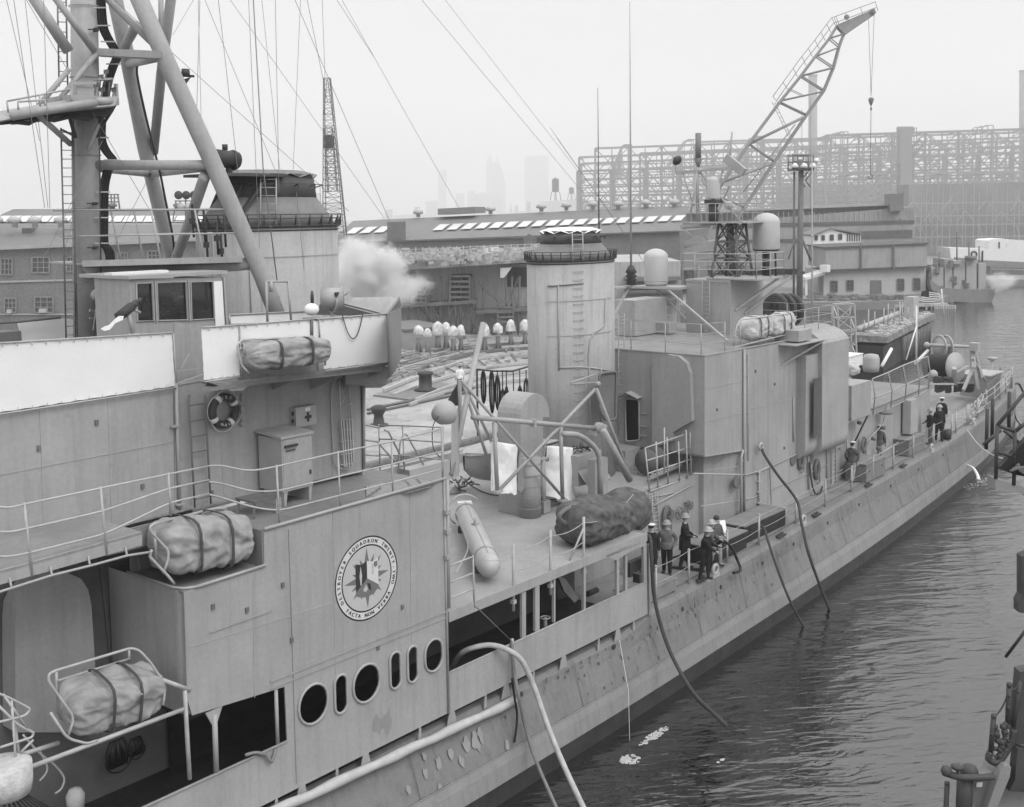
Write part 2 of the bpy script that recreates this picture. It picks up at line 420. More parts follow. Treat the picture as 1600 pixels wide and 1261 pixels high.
# decks
def deck_poly(x0, x1, z, inset=.35, n=40):
    near = []; far = []
    for i in range(n+1):
        x = x0+(x1-x0)*i/n; e = lerp_tab(EDGE, x)+inset; near.append((x, e, z)); far.append((x, 2*YC-e, z))
    return near, far
near, far = deck_poly(-14, 84.2, 2.69)
m = M(); k = len(near)
m.add(near+far, [(i, i+1, k+i+1, k+i) for i in range(k-1)])
part(m, 'main_deck', DECK)
# deck edge strip and waterway bar
m = M(); m.tube([(-14+98.2*i/60, lerp_tab(EDGE, -14+98.2*i/60)+.42, 2.72) for i in range(61)], .03, 5); part(m, 'waterway_bar', DIM)
# lighter painted walkway strips on the fantail
m = M()
m.add([(58,3.2,2.697),(79,6.0,2.697),(79,7.4,2.697),(58,5.0,2.697)], [(0,1,2,3)])
m.add([(66,2.9,2.697),(76,4.5,2.697),(76,5.1,2.697),(66,4.0,2.697)], [(0,1,2,3)])
each(m, 'deck_marking', grey('pale deck wear', .30, .7, .2, 1), SHIP)
# main deck bulwark (hangs off brackets, open gap at its foot)
m = M(); x0 = -8; x1 = 28.25
m.box((19.6, -.03, 2.62), (x1, .0, 3.61)); m.tube([(19.6,-.015,3.62),(x1,-.015,3.62)], .03, 5)
part(m, 'bulwark_plate', PAINT)
m = M(); m.box((-8,.30,2.2),(28.3,.36,2.68)); part(m, 'gap_shade_strip', INNER)  # dark strip added to paint the shade behind the bulwark gap
for i, px in enumerate((60,115,150,215,300,350,430,470,525,570,655,705,758,790,833,880,935,965,990)):
    x = P((px*1.0, 1400-px*.45), y=0).x
    m = M(); w_ = .20 if i % 2 else .07
    m.prism([(x-w_*.4,-.02,2.64),(x+w_*.4,-.02,2.64),(x+w_*.9,-.0,2.26),(x-w_*.9,-.0,2.26)], (0,.02,0)); part(m, 'bulwark_bracket', PAINT)
# ---------------------------------------------------------------- forward block with the seal
def sp(p, y=0.0): return P(p, y=y)
XF, XA = 12.34, 19.6
outer = [sp((300,1118)), sp((445,1073)), sp((449,1158)), Vector((14.9,0,2.62)), Vector((19.6,0,2.62)), Vector((19.6,0,8.33)), Vector((14.28,0,8.30)), Vector((14.26,0,7.58)), Vector((12.62,0,7.55)), Vector((12.36,0,7.53)), Vector((12.34,0,5.45)), Vector((12.42,0,5.15))]
def stadium(c, pw, ph, n=9, y=0.0):
    """oval port: centre pixel, width and height in metres"""
    C_ = P(c, y=y); r = pw/2; s = ph/2-r; pts = []
    for i in range(n+1): a = pi*i/n; pts.append(C_+Vector((r*cos(a), 0, s+r*sin(a))))
    for i in range(n+1): a = pi+pi*i/n; pts.append(C_+Vector((r*cos(a), 0, -s+r*sin(a))))
    return pts
PORTS = [((489,1099.5),.80,.86),((532,1084),.36,.86),((572,1067),.80,.86),((617,1047),.34,.86),((644,1037.5),.33,.86),((677,1023.5),.60,.78)]
holes = [stadium(*a) for a in PORTS]
# bottom edge continues forward below the rectangular opening
low = [Vector((14.9,0,2.62)), sp((449,1158)), Vector((-8,0,3.63)), Vector((-8,0,2.62))]
m = M(); m.prism(outer[:], (0,.035,0), holes)
m.prism([Vector((-8,0,2.62)), Vector((14.9,0,2.62)), sp((449,1158)), Vector((-8,0,3.62))], (0,.03,0))
BLK = part(m, 'deckhouse_side_plate', PAINT)
for (c, pw, ph), h in zip(PORTS, holes):
    m = M(); m.tube([p+Vector((0,-.02,0)) for p in h], .032, 6, closed=True); part(m, 'port_rim', PAINT2, BLK)
m = M(); m.tube([(-8,-.01,3.63), sp((449,1158), -.01)], .03, 5)
m.bar((14.3,-.02,5.15), (19.58,-.02,5.15), .012, .05); m.bar((12.9,-.02,6.6), (14.4,-.02,6.62), .012, .03); m.bar((14.9,-.015,2.75), (14.9,-.015,8.2), .03, .012)
m.bar((14.3,-.02,5.0), (19.58,-.02,5.0), .01, .03); m.tube([(19.58,-.02,2.62),(19.58,-.02,8.35)], .035, 6)
part(m, 'weld_seam', PAINT, BLK)
# stanchions in the opening
m = M()
for (a, b, r) in (((335,1117),(338,1206),.055), ((431,1078),(434,1165),.04)):
    A = P(a, y=.02); B = P(b, y=.02); m.tube([A, B], r, 8)
A = P((335,1117), y=.02); m.prism([A+Vector((-.2,0,.1)), A+Vector((.2,0,.12)), A+Vector((.06,0,-.18)), A+Vector((-.06,0,-.18))], (0,.03,0))
each(m, 'opening_stanchion', PAINT2, SHIP)
# front face of the block, rounded corner
m = M()
fp = [(12.34,0),(12.34,.02)]
cor = [(12.62,-.0)] + [(12.34+.28-.28*sin(a), .28-.28*cos(a)) for a in [pi/2*i/6 for i in range(1,7)]] + [(12.34,1.48),(12.34,2.6)]
for (xa, ya), (xb, yb) in zip(cor, cor[1:]):
    m.add([(xa,ya,5.1),(xb,yb,5.1),(xb,yb,7.55),(xa,ya,7.55)], [(0,1,2,3)], True)
part(m, 'deckhouse_front_plate', PAINT)
# the raft shelf recess and the coaming round it
m = M()
m.box((12.36,.02,7.50), (14.27,1.9,7.545))
m.box((14.24,.03,7.55), (14.28,1.9,8.31))
part(m, 'raft_shelf', DECK)
m = M(); m.tube([Vector((12.62,-.02,7.58)), Vector((14.27,-.02,7.6))], .035, 6); m.tube([(14.28,-.02,8.34),(16.5,-.02,8.36),(19.62,-.02,8.38)], .04, 6)
m.tube([(12.34,1.9,7.58),(12.34,.3,7.58),(12.42,.1,7.58),(12.62,-.02,7.58)], .03, 6)
part(m, 'coaming', PAINT2)
# interior of the main deck passage
m = M()
m.box((13.6,2.6,2.7), (19.7,2.68,5.0)); part(m, 'passage_bulkhead', INNER); m = M(); m.box((19.7,2.6,2.7), (28.2,2.68,5.0)); part(m, 'passage_bulkhead', grey('shaded passage paint', .09,.7,.2,1))  # shade of the covered passage put into both bulkhead colours
m = M(); m.box((12.4,.06,5.0), (19.6,2.6,5.06)); m.box((11.4,.4,2.71),(27.8,2.7,2.76)); part(m, 'passage_deckhead', INNER)  # deckhead and floor sheet painted near-black in place of shade
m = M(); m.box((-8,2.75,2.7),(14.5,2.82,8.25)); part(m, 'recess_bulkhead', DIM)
tr_ = PL([z4(*p) for p in ((90,1500),(88,860),(95,770),(130,690),(200,620),(300,580),(400,578),(470,610),(510,670),(530,760),(560,1240),(600,1500))], y=2.2)
m = M(); m.prism(tr_, (0,.5,0)); part(m, 'uptake_trunk', PAINT)
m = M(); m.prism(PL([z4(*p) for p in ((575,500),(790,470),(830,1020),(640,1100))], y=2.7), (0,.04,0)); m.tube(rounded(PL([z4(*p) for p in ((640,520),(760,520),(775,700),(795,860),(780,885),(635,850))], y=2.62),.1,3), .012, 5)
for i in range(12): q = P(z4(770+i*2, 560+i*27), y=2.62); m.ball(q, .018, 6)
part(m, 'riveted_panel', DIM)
m = M(); m.tube(PL([z4(*p) for p in ((795,480),(815,650),(835,1015))], y=1.9), .05, 6); m.box(P(z4(810,600),y=1.8), P(z4(835,630),y=1.9)); part(m, 'recess_post', PAINT)
for c_, w_, h_ in (((183,1175),.22,.42),((212,1165),.14,.26)):
    q = P(c_, y=2.3); m = M()
    for i in range(7): t_ = (i/6-.5)*2*w_; m.tube([q+Vector((t_*.5,0,h_*.6)), q+Vector((t_,-.06*(i%2),0)), q+Vector((t_*.8,0,-h_*.7))], .05, 6)
    m.tube(arc(q-Vector((0,.05,h_*.3)), w_*1.3, pi*.95, 2.05*pi, 12, (1,0,0), (0,0,1)), .02, 5); m.build('hanging_bundle', BLACK, label=('larger','smaller')[w_ < .2]+' dark bundle of gear hanging under the lower left raft rack', cat='hanging gear')
q = P((118,1250), y=2.0); m = M(); m.lathe(q, [(.16,-.2),(.18,.1),(.12,.22),(.02,.25)], 14); m.build('white_sack', grey('pale sack',.6,.9,.1,4), label='pale rounded sack at the bottom edge below the lower left rack', cat='sack')
# 02 deck over the block
m = M(); m.box((11.4,1.0,8.30),(14.28,2.2,8.34)); m.box((12.4,1.86,7.5),(14.27,1.9,8.34)); m.box((11.4,.98,8.30),(12.4,1.02,8.72)); part(m, 'shelf_back_deck', DECK)
m = M()
m.box((14.28,.05,8.26), (19.55,2.2,8.30)); m.box((16,2.2,8.26), (19.55,10.3,8.30)); part(m, 'upper_deck', DECK)
m = M(); A = P((571,768), z=8.306)
m.add([P(p, z=8.304) for p in ((571,777),(640,770),(668,763),(690,752),(640,748),(590,755),(570,760))], [tuple(range(7))])
part(m, 'rain_puddle', grey('standing water', .10, .03, .1, 2, spec=1.0))
# walkway strip forward of the block (02 deck edge)
ze = 8.80
m = M(); A = P((-40,903), y=0); B = P((222,831), y=0); B2 = P((222,852), y=0); A2 = P((-40,925), y=0)
m.prism([A, B, B2, A2], (0,.04,0)); part(m, 'deck_edge_plate', PAINT)
m = M(); m.prism([A+Vector((0,.0,-.002)), B, B+Vector((0,2.1,-.0)), A+Vector((0,2.1,0))], (0,0,-.05))
part(m, 'walkway', DECK)
m = M(); m.tube([P(z4(*p), y=-.05) for p in ((-200,745),(0,685),(300,590),(520,535),(740,475),(870,455))], .025, 6)
for p in ((65,655),(300,585),(520,525),(735,470)): q = P(z4(*p), y=-.05); m.bar(q, q+Vector((0,.05,.14)), .03)
part(m, 'pipe_run', PAINT2)
# ---------------------------------------------------------------- bridge superstructure
YW = 2.1
def wall(m, pxs, y, t=.06): m.prism([P(p, y=y) for p in pxs], (0, t, 0)); return m
m = M(); wall(m, [(-60,905),(273,797),(269,521),(-60,548)], YW)
wall(m, [(273,797),(567,735),(569,560),(318,585),(273,600)], YW+.0)
m.bar(P((569,560),y=YW), P((568,735),y=YW), .05)
wall(m, [(273,503),(320,512),(318,586),(273,598)], YW+.35)
BR = part(m, 'bridge_side_bulkhead', PAINT)
A = P((569,735), y=YW); m = M(); m.box((A.x-.05, YW, 8.3), (A.x, 10.4, 11.2)); part(m, 'bridge_end_bulkhead', PAINT)
m = M()
for px_, a_, b_ in ((275,598,797),(568,575,732)):
    m.tube([P((px_,a_), y=YW-.06), P((px_+6 if px_<400 else px_+1,b_), y=YW-.06)], .035, 8)
for p in (w_ for w_ in ((273,666),(281,788))): m.box(P(p, y=YW-.06)-Vector((.09,.05,.02)), P(p, y=YW-.06)+Vector((.09,.05,.02)))
part(m, 'drain_pipe', PAINT2, BR)
m = M(); A = P((276,580), y=YW-.01); B = P((312,576), y=YW-.01)
m.bar(A, B, .02, .02); m.bar(P((274,602),y=YW-.01), P((330,592),y=YW-.01), .02, .02); m.bar(P((296,552),y=YW-.03), P((283,576),y=YW-.03), .02, .02)
part(m, 'weld_seam', PAINT2, BR)
# wing deck and its canvas dodgers
m = M(); A = P((317,597), y=.75); B = P((606,566), y=.75)
c1 = Vector((A.x-.03,.75,11.24)); c2 = Vector((B.x,.75,11.22)); c3 = P((627,560), x=B.x+1.0); c3 = Vector((B.x+.9,1.9,11.22))
m.prism([c1, c2, c3, Vector((B.x+.9,10.6,11.22)), Vector((A.x+1.35,10.6,11.24)), Vector((A.x+1.35,2.12,11.24))], (0,0,-.08)); m.box((8,2.46,11.10), (A.x+1.34,10.6,11.15))
part(m, 'bridge_wing_deck', DECK)
m = M()  # soffit framing
m.bar(P((362,600),y=.8), P((597,575),y=.8), .04, .12); m.prism([P((329,598),y=.78),P((392,600),y=.78),P((380,610),y=.78),P((362,611),y=.78)], (0,.5,0))
for px_ in (420,480,540,590): q = P((px_,585), y=.85); m.prism([q, q+Vector((0,1.2,0)), q+Vector((0,1.2,-.45))], (.04,0,0))
each(m, 'wing_bracket', PAINT, SHIP)
m = M()  # chamfered end of the wing, hanging windscreen
tA, tB = P((604,491),y=.78), Vector((B.x+.95,1.95,0)); tB = P((628,478), v=((tA.x,tA.y),(tB.x,tB.y)))
vv = ((tA.x,tA.y),(B.x+.95,1.95))
m.prism([P(p, v=vv) for p in ((604,491),(627,480),(627,560),(618,580),(594,606),(594,576),(606,574))], (0.03,.03,0))
m.prism([P(p, v=vv) for p in ((594,576),(606,572),(606,600),(594,606))], (-.6,.8,0))
part(m, 'wing_end_screen', PAINT)
m = M()  # pale cover over the flag lockers at the end of the wing
q = [P((492,488),z=12.34), P((603,491),z=12.34), P((628,478),z=12.34), P((624,463),z=12.72), P((505,466),z=12.72)]
m.prism(q, (0,0,-.06))
part(m, 'locker_cover', grey('grey tarpaulin cover', .34, .8, .15, 3, bump=.02, bscale=6))
# pilothouse
YP = 3.3
def pw(p): return P(p, y=YP)
winA = [(212,443),(237,442),(240,501),(214,502)]; winB = [(244,441.5),(290,440.5),(293,500),(247,501)]; winC = [(297,440.5),(332,440),(335,498),(299,500)]
m = M()
m.prism([pw(p) for p in ((205,436),(350,433),(355,560),(209,560))], (0,.06,0), [[pw(p) for p in W_] for W_ in (winA, winB, winC)])
PH = part(m, 'pilothouse', PAINT)
q0 = pw((206,436)); q1 = pw((350,433)); XB = pw((206,520)).x
m = M(); m.prism([Vector((q0.x,YP,10.9)), Vector((q0.x,YP,q0.z)), Vector((q0.x,4.7,q0.z)), Vector((q0.x,4.7,10.9))], (-.05,0,0)); m.box((q1.x-.05,YP+.07,10.9),(q1.x-.005,5.2,q1.z-.01)); each(m, 'pilothouse_front', PAINT, PH)
m = M(); m.box((q0.x-.12,YP-.08,q0.z+.0), (q1.x+.05,5.2,q0.z+.07)); part(m, 'pilothouse_roof', PAINT2, PH)
m = M(); m.box((q0.x-.1,YP+.6,q0.z+.07),(q0.x+1.3,YP+.9,q0.z+.12)); part(m, 'folded_awning', WHITE, PH)
for W_ in (winA, winB, winC):
    m = M(); m.prism([P(p, y=YP+.03) for p in W_], (0,.012,0)); part(m, 'window_pane', GLASS, PH)
m = M()
for W_ in (winA, winB, winC): m.tube([pw(p)+Vector((0,-.02,0)) for p in W_], .022, 4, closed=True, smooth=False)
m.bar(pw((241,439))+Vector((0,-.02,0)), pw((244,503))+Vector((0,-.02,0)), .05, .03); m.bar(pw((293,438))+Vector((0,-.02,0)), pw((296,502))+Vector((0,-.02,0)), .05, .03); m.bar(pw((348,433))+Vector((0,-.03,0)), pw((353,510))+Vector((0,-.03,0)), .05, .04)
part(m, 'window_frame', PAINT2, PH)
m = M(); m.prism([P(p, y=YP-.04) for p in ((334,440),(347,439),(351,508),(337,509))], (0,.02,0)); part(m, 'canvas_panel', CANVAS, PH)
# things seen inside
m = M(); m.box(P((226,485),y=YP+.5), P((236,500),y=YP+.6)); m.cyl(P((231,495),y=YP+.5), P((231,484),y=YP+.5), .08); m.box(P((247,494),y=YP+.5), P((258,501),y=YP+.6)); part(m, 'chart_box', WHITE, PH)
# bits of the far bulwark seen past the mast foot
m = M(); m.prism([P(p, y=8.6) for p in ((28,503),(95,497),(118,500),(118,528),(36,535))], (0,.05,0)); part(m, 'far_dodger', CANVAS)
m = M(); m.prism([P(p, y=8.0) for p in ((-30,522),(33,517),(35,540),(-30,545))], (0,.6,0)); m.tube([P((-30,506),y=8.3),P((27,503),y=8.3),P((95,496),y=8.3)], .03, 5); part(m, 'far_flag_locker', DIM)
# ---------------------------------------------------------------- funnels
def funnel(cx, cyy, a, b, zb, zr, zt, cm):
    m = M(); m.lathe((cx,cyy,0), [(1.0,zb),(1.0,zr)], 40, a, b)
    F_ = part(m, 'funnel', grey('funnel paint', .37, .6, .08, .8, streak=.25, bump=.012, bscale=1.5))
    m = M(); m.lathe((cx,cyy,0), [(1.035,zr-.03),(1.05,zr+.02),(1.0,zr+.03)], 40, a, b); m.lathe((cx,cyy,0), [(1.012,zr-.12),(1.022,zr-.09)], 40, a, b); part(m, 'funnel_rim', DARK, F_)
    dz = zt-zr
    m = M(); m.lathe((cx,cyy,0), [(.97,zr),(.86,zr+dz*.25),(.70,zr+dz*.55)], 36, a, b); part(m, 'funnel_cone', grey('sooty funnel paint', .19, .6, .15, 2), F_)
    m = M(); m.lathe((cx,cyy,0), [(.705,zr+dz*.5),(.66,zr+dz),(.60,zr+dz),(.62,zr+dz*.9)], 36, a, b); part(m, 'funnel_cap', grey('cap paint', .085, .6, .2, 2), F_)
    m = M(); pr = []      # scalloped canvas cover tied over the mouth
    vs = [(cx,cyy,zt+.13)]; n = 48
    for j in range(n):
        t = 2*pi*j/n; r = .70+.02*cos(j*pi/2*1.0); vs.append((cx+a*r*cos(t), cyy+b*r*sin(t), zt-.05+.05*cos(j*pi/2)))
    for j in range(n):
        t = 2*pi*j/n; vs.append((cx+a*.5*cos(t), cyy+b*.5*sin(t), zt+.10))
    fs = [(1+j, 1+(j+1)%n, 1+n+(j+1)%n, 1+n+j) for j in range(n)]+[(0, 1+n+j, 1+n+(j+1)%n) for j in range(n)]
    m.add(vs, fs, True); part(m, 'canvas_cover', cm, F_)
    m = M(); n = 30     # guard rail on the rim
    def rp(t, r, z): return Vector((cx+a*r*cos(t), cyy+b*r*sin(t), z))
    for zz in (.20, .30): m.tube([rp(2*pi*i/40, 1.06, zr+zz*1.0) for i in range(40)], .014, 4, closed=True)
    for i in range(n):
        t = 2*pi*i/n; q, q2, q3 = rp(t, 1.06, zr), rp(t, 1.06, zr+.3), rp(t, .99, zr+.02)
        d_ = (q-q3).cross(Vector((0,0,1))).normalized()*.012; m.add([q3-d_, q-d_, q2-d_, q3+d_, q+d_, q2+d_], [(0,1,2),(3,5,4),(0,3,4,1),(1,4,5,2),(2,5,3,0)])
    part(m, 'rim_guard', DARK, F_)
    m = M()
    for t in [radians(x) for x in (200,225,250,275,300,325)]:
        q = rp(t, .70, zr+dz*.75); q2 = rp(t, .80, zr+dz*.80); m.bar(q, q2, .03); m.bar(q2, q2+Vector((0,0,-.12)), .02)
    m.tube([rp(radians(x), .80, zr+dz*.80) for x in range(195,330,9)], .014, 4); part(m, 'jackstay', DARK, F_)
    return F_, rp
F1, rp1 = funnel(19.6, YC, 2.12, 1.35, 8.3, 14.38, 15.75, grey('sooty cover', .20,.8,.2,3))
F2, rp2 = funnel(33.05, YC, 1.95, 1.3, Z1, 12.98, 14.0, CANVAS)
for (F_, rp, zr, zt, zb, t, lb) in ((F1, rp1, 14.38, 15.75, 14.42, radians(242), 1), (F2, rp2, 12.98, 14.0, 13.0, radians(236), 0)):
    m = M(); A, B = rp(t, 1.0, zb), rp(t, .72, zt-.06); n_ = 5
    sd_ = Vector((-sin(t), cos(t)*.6, 0)); ladder(m, A+Vector((0,-.04,0)), B+Vector((0,-.1,0)), .42, 6, .022, sd_, .014); part(m, 'cap_ladder', PAINT2, F_)
m = M(); t = radians(236)   # rungs set into funnel no. 2
for i in range(26):
    z = 5.6+i*.28; q = rp2(t, 1.0, z); sd_ = Vector((-sin(t)*1.5, cos(t), 0)).normalized()*.17
    m.tube([q-sd_, q-sd_+Vector((.02,-.06,0)), q+sd_+Vector((.02,-.06,0)), q+sd_], .010, 4)
part(m, 'rung', PAINT2, F2)
m = M()
def fl(F, pts, r=.03): m.tube([F(radians(t), 1.015, z) for t, z in pts], r, 6)
fl(rp2, [(198,12.15),(205,12.15),(215,12.17),(225,12.18),(235,12.2),(244,12.2)], .028); fl(rp2, [(212,12.15),(212,9.2)], .028); fl(rp2, [(212,9.3),(225,9.3),(240,9.28),(255,9.2),(270,9.1),(283,9.0)], .03)
fl(rp2, [(252,6.8),(251,8),(250,9.6),(252,10.2),(258,10.45),(268,10.55),(276,10.7),(278,11.6)], .035); fl(rp2, [(268,9.2),(268,7.2)], .03)
for zz in (10.4, 11.6): fl(rp2, [(x, zz) for x in range(196, 300, 8)], .008)
part(m, 'steam_pipe', PAINT2, F2)
m = M(); fl(rp1, [(x, 13.6) for x in range(180, 330, 8)], .007); fl(rp1, [(x, 11.7) for x in range(180, 330, 8)], .007)
fl(rp1, [(250,12.6),(200,12.6)], .02); fl(rp1, [(196,14.2),(196,11)], .02); fl(rp1, [(204,14.2),(204,11)], .02); fl(rp1, [(228,14.0),(228,11)], .02)
part(m, 'weld_seam', PAINT2, F1)
m = M()   # steam pipes and the siren forward of funnel no. 1
for dy, r in ((-.5,.09),(-.25,.11),(.05,.09),(.3,.08)):
    m.tube(spline([(17.75,YC+dy,11.3),(17.8,YC+dy,12.8),(17.95,YC+dy,13.6),(17.8,YC+dy,14.3),(18.1,YC+dy,15.0),(18.4,YC+dy,15.5)], 4), r*.75, 8)
m.box((17.4,YC-1.1,15.65),(19.4,YC+.6,15.72)); m.bar((18.0,YC-.8,14.6),(18.8,YC-.9,15.6), .16,.05)
part(m, 'escape_pipe', grey('soot black', .07,.7,.4,3), F1)
m = M(); A = P((352,247), y=5.6); m.cyl(A+Vector((-.35,0,0)), A+Vector((.35,0,-.05)), .22, .22, 14); m.cyl(A+Vector((.2,0,-.05)), A+Vector((.26,0,-.05)), .26, .26, 14); m.cyl(A+Vector((0,0,.2)), A+Vector((0,0,.34)), .07); m.bar(A+Vector((.1,0,-.2)), (A.x+.1,A.y,15.7), .12); part(m, 'steam_siren', DARK, F1)
# ---------------------------------------------------------------- hangar block and its deckhouse
XH, YH = 35.64, 2.3
zH = 9.4
E2 = P((1304,520), y=YH).x
m = M()
m.prism([(XH,YH,5.86),(XH,YH,zH+.1),(XH+3,YH,zH),(46.6,YH,zH),(46.6,YH,2.7),(38.6,YH,2.7),(38.6,YH,5.6)], (0,.06,0))
m.prism([(XH,YH+.062,5.86),(XH,10.2,5.86),(XH,10.2,9.5),(XH,YH+.062,zH+.1)], (.06,0,0))
HG = part(m, 'hangar', PAINT)
m = M(); m.prism([(XH+.07,YH+.07,zH+.04),(46.53,YH+.07,zH-.01),(46.53,10.2,zH-.01),(XH+.07,10.2,zH+.04)], (0,0,-.06)); part(m, 'hangar_roof', DECK, HG)
m = M(); m.box((46.54,YH+.07,2.71),(46.595,10.2,zH-.07)); m.box((XH+.7,YH+.45,2.7),(46.5,10.0,5.85)); m.box((XH,YH+.06,5.84),(38.6,10.2,5.88)); part(m, 'hangar_end', PAINT, HG)
# lower deckhouse face set back under the hangar corner
m = M(); m.box((28.3,2.95,2.7),(36.4,3.0,5.05)); m.prism([(36.35,2.95,2.7),(38.6,2.34,2.7),(38.6,2.34,5.7),(36.35,2.75,5.8),(36.35,2.95,5.0)], (0,.05,0)); part(m, 'lower_bulkhead', PAINT, HG)
m = M()
def pipe(pxs, y, r, mm=None): (mm or m).tube([P(p, y=y) for p in pxs], r, 7)
pipe([(1163,546),(1163,812)], YH-.07, .05); pipe([(1169,552),(1169,720)], YH-.05, .02); pipe([(1161,703),(1158,716),(1158,820)], YH-.07, .05)
pipe([(1084,740),(1165,742),(1190,735),(1296,686)], YH-.05, .03); pipe([(1095,791),(1156,782)], YH-.03, .02); pipe([(1167,781),(1186,774)], YH-.03, .02); pipe([(1204,765),(1295,726)], YH-.03, .022)
pipe([(1186,735),(1186,800)], YH-.06, .035); pipe([(1240,620),(1240,690)], YH-.04, .03); pipe([(1263,690),(1264,765)], YH-.06, .035); pipe([(1293,690),(1292,755)], YH-.05, .035)
for px_, py_ in ((1163,620),(1163,702),(1158,720),(1158,800)): q = P((px_,py_), y=YH-.05); m.box(q-Vector((.08,.05,.03)), q+Vector((.08,.05,.03)))
for py_ in (560,587,615,644,660): m.bar(P((1163,py_),y=YH-.05), P((1170,py_),y=YH-.05), .02)
part(m, 'pipe_run', PAINT2, HG)
m = M(); m.bar((XH+.02,YH-.01,zH+.1),(46.6,YH-.01,zH+.02),.04); m.bar((XH-.01,10,zH+.1),(XH-.01,YH,zH+.1),.04); m.bar((XH,YH-.01,5.86),(38.58,YH-.01,5.6),.03)
m.bar((XH+.02,YH-.008,8.3),(38.5,YH-.008,8.25),.012); m.bar((XH+.02,YH-.008,7.1),(38.5,YH-.008,7.05),.012); part(m, 'weld_seam', PAINT2, HG)
# plate seams, eye plates and small brackets
m = M()
def seam(a, b, y, w_=.016, m_=None): (m_ or m).bar(P(a,y=y-.004), P(b,y=y-.004), w_, .012)
for a, b in (((62,640),(70,862)),((168,620),(175,838)),((0,742),(270,690)),((345,690),(350,772)),((515,600),(520,745))): seam(a, b, YW)
for a, b in (((1200,546),(1200,792)),((1233,560),(1233,770)),((1166,640),(1243,622)),((1101,735),(1158,728))): seam(a, b, YH)
for a, b in (((395,905),(398,1090)),((520,800),(524,1055)),((640,770),(643,1005)),((300,1010),(520,942)),((700,1075),(1008,935))): seam(a, b, 0, .012)
each(m, 'plate_seam', PAINT2, SHIP)
m = M()
for (px_, py_), y_ in (((441,914),0),((628,948),0),((385,953),0),((586,880),0),((332,948),0),((455,1000),0),((60,700),YW),((150,660),YW),((222,760),YW),((590,1012),0),((1210,600),YH),((1225,700),YH),((1180,580),YH),((1120,640),YH),((330,770),YW),((455,720),YW)):
    q = P((px_,py_), y=y_); m.box(q-Vector((.035,.04,.05)), q+Vector((.035,.0,.05))); 
each(m, 'eye_plate', DIM, SHIP)
# gear seen in the covered passage
m = M(); q = P((852,965),y=.6); m.cyl(q-Vector((0,0,.4)), q, .05); m.tube(arc(q, .13, 0, 2*pi, 14, (1,0,0),(0,1,0))[:-1], .02, 5, closed=True); m.cyl(P((835,960),y=.9)-Vector((0,0,.3)), P((835,960),y=.9), .04); part(m, 'passage_valve', PAINT2)
m = M(); m.prism(PL(((872,900),(884,905),(905,935),(898,942),(882,925)), y=1.6), (.1,.2,0)); m.build('canvas_fold', TARP, label='loose fold of canvas hanging in the covered passage under the upper deck', cat='canvas')
m = M(); m.box(P((845,905),y=2.3), P((868,955),y=2.4)); m.box(P((985,880),y=2.2), P((1003,940),y=2.4)); m.cyl(P((925,925),y=1.9)-Vector((.25,0,0)), P((925,925),y=1.9)+Vector((.25,0,0)), .09); each(m, 'passage_locker', DARK, SHIP)
# the curved uptake trunk on the hangar front
def fx(p, x=XH): return P(p, x=x)
m = M(); t0 = [fx(y3(*p)) for p in ((310,1250),(312,870),(335,815),(400,790),(465,800),(510,840),(530,900),(540,1175),(430,1240),(425,1290),(310,1330))]
m.prism(t0, (-.22,0,0)); part(m, 'ventilation_trunk', PAINT, HG)
# open door with rain hood, on the hangar front
dr = rounded([fx(p) for p in ((977,622),(999,624),(1000,688),(979,690))], .12, 3, True)
m = M(); m.prism([p-Vector((.005,0,0)) for p in dr], (-.012,0,0)); part(m, 'doorway', BLACK, HG)
m = M(); m.tube([p-Vector((.03,0,0)) for p in dr], .04, 6, closed=True)
h = [fx(p)-Vector((.02,0,0)) for p in ((972,620),(986,610),(1005,620))]
for a_, b_ in zip(h, h[1:]): m.add([a_, b_, b_+Vector((-.35,0,-.03)), a_+Vector((-.35,0,-.03))], [(0,1,2,3)])
for p in ((1001,645),(1001,665),(1001,680)): q = fx(p); m.bar(q+Vector((-.05,0,0)), q+Vector((-.05,-.3,0)), .04)
part(m, 'door_frame', PAINT2, HG)
m = M()   # caged ladder panel beside the door
c_ = [fx(p)-Vector((.12,0,0)) for p in ((1028,740),(1028,638),(1034,630),(1042,630),(1047,638),(1047,740))]
m.tube(c_, .02, 5)
for px_ in (1032,1036,1041): m.tube([fx((px_,632))-Vector((.12,0,0)), fx((px_,718))-Vector((.12,0,0))], .016, 4)
for py_ in (640,655,668,682,698,715): m.tube([fx((1028,py_))-Vector((.12,0,0)), fx((1047,py_))-Vector((.12,0,0))], .014, 4)
part(m, 'ladder', PAINT2, HG)
m = M()  # ladder up the funnel/hangar gap
ladder(m, P((971,680), y=5.9), P((971,490), y=5.9), .38, 18, .022, (1,0,0)); part(m, 'ladder', PAINT2, HG)
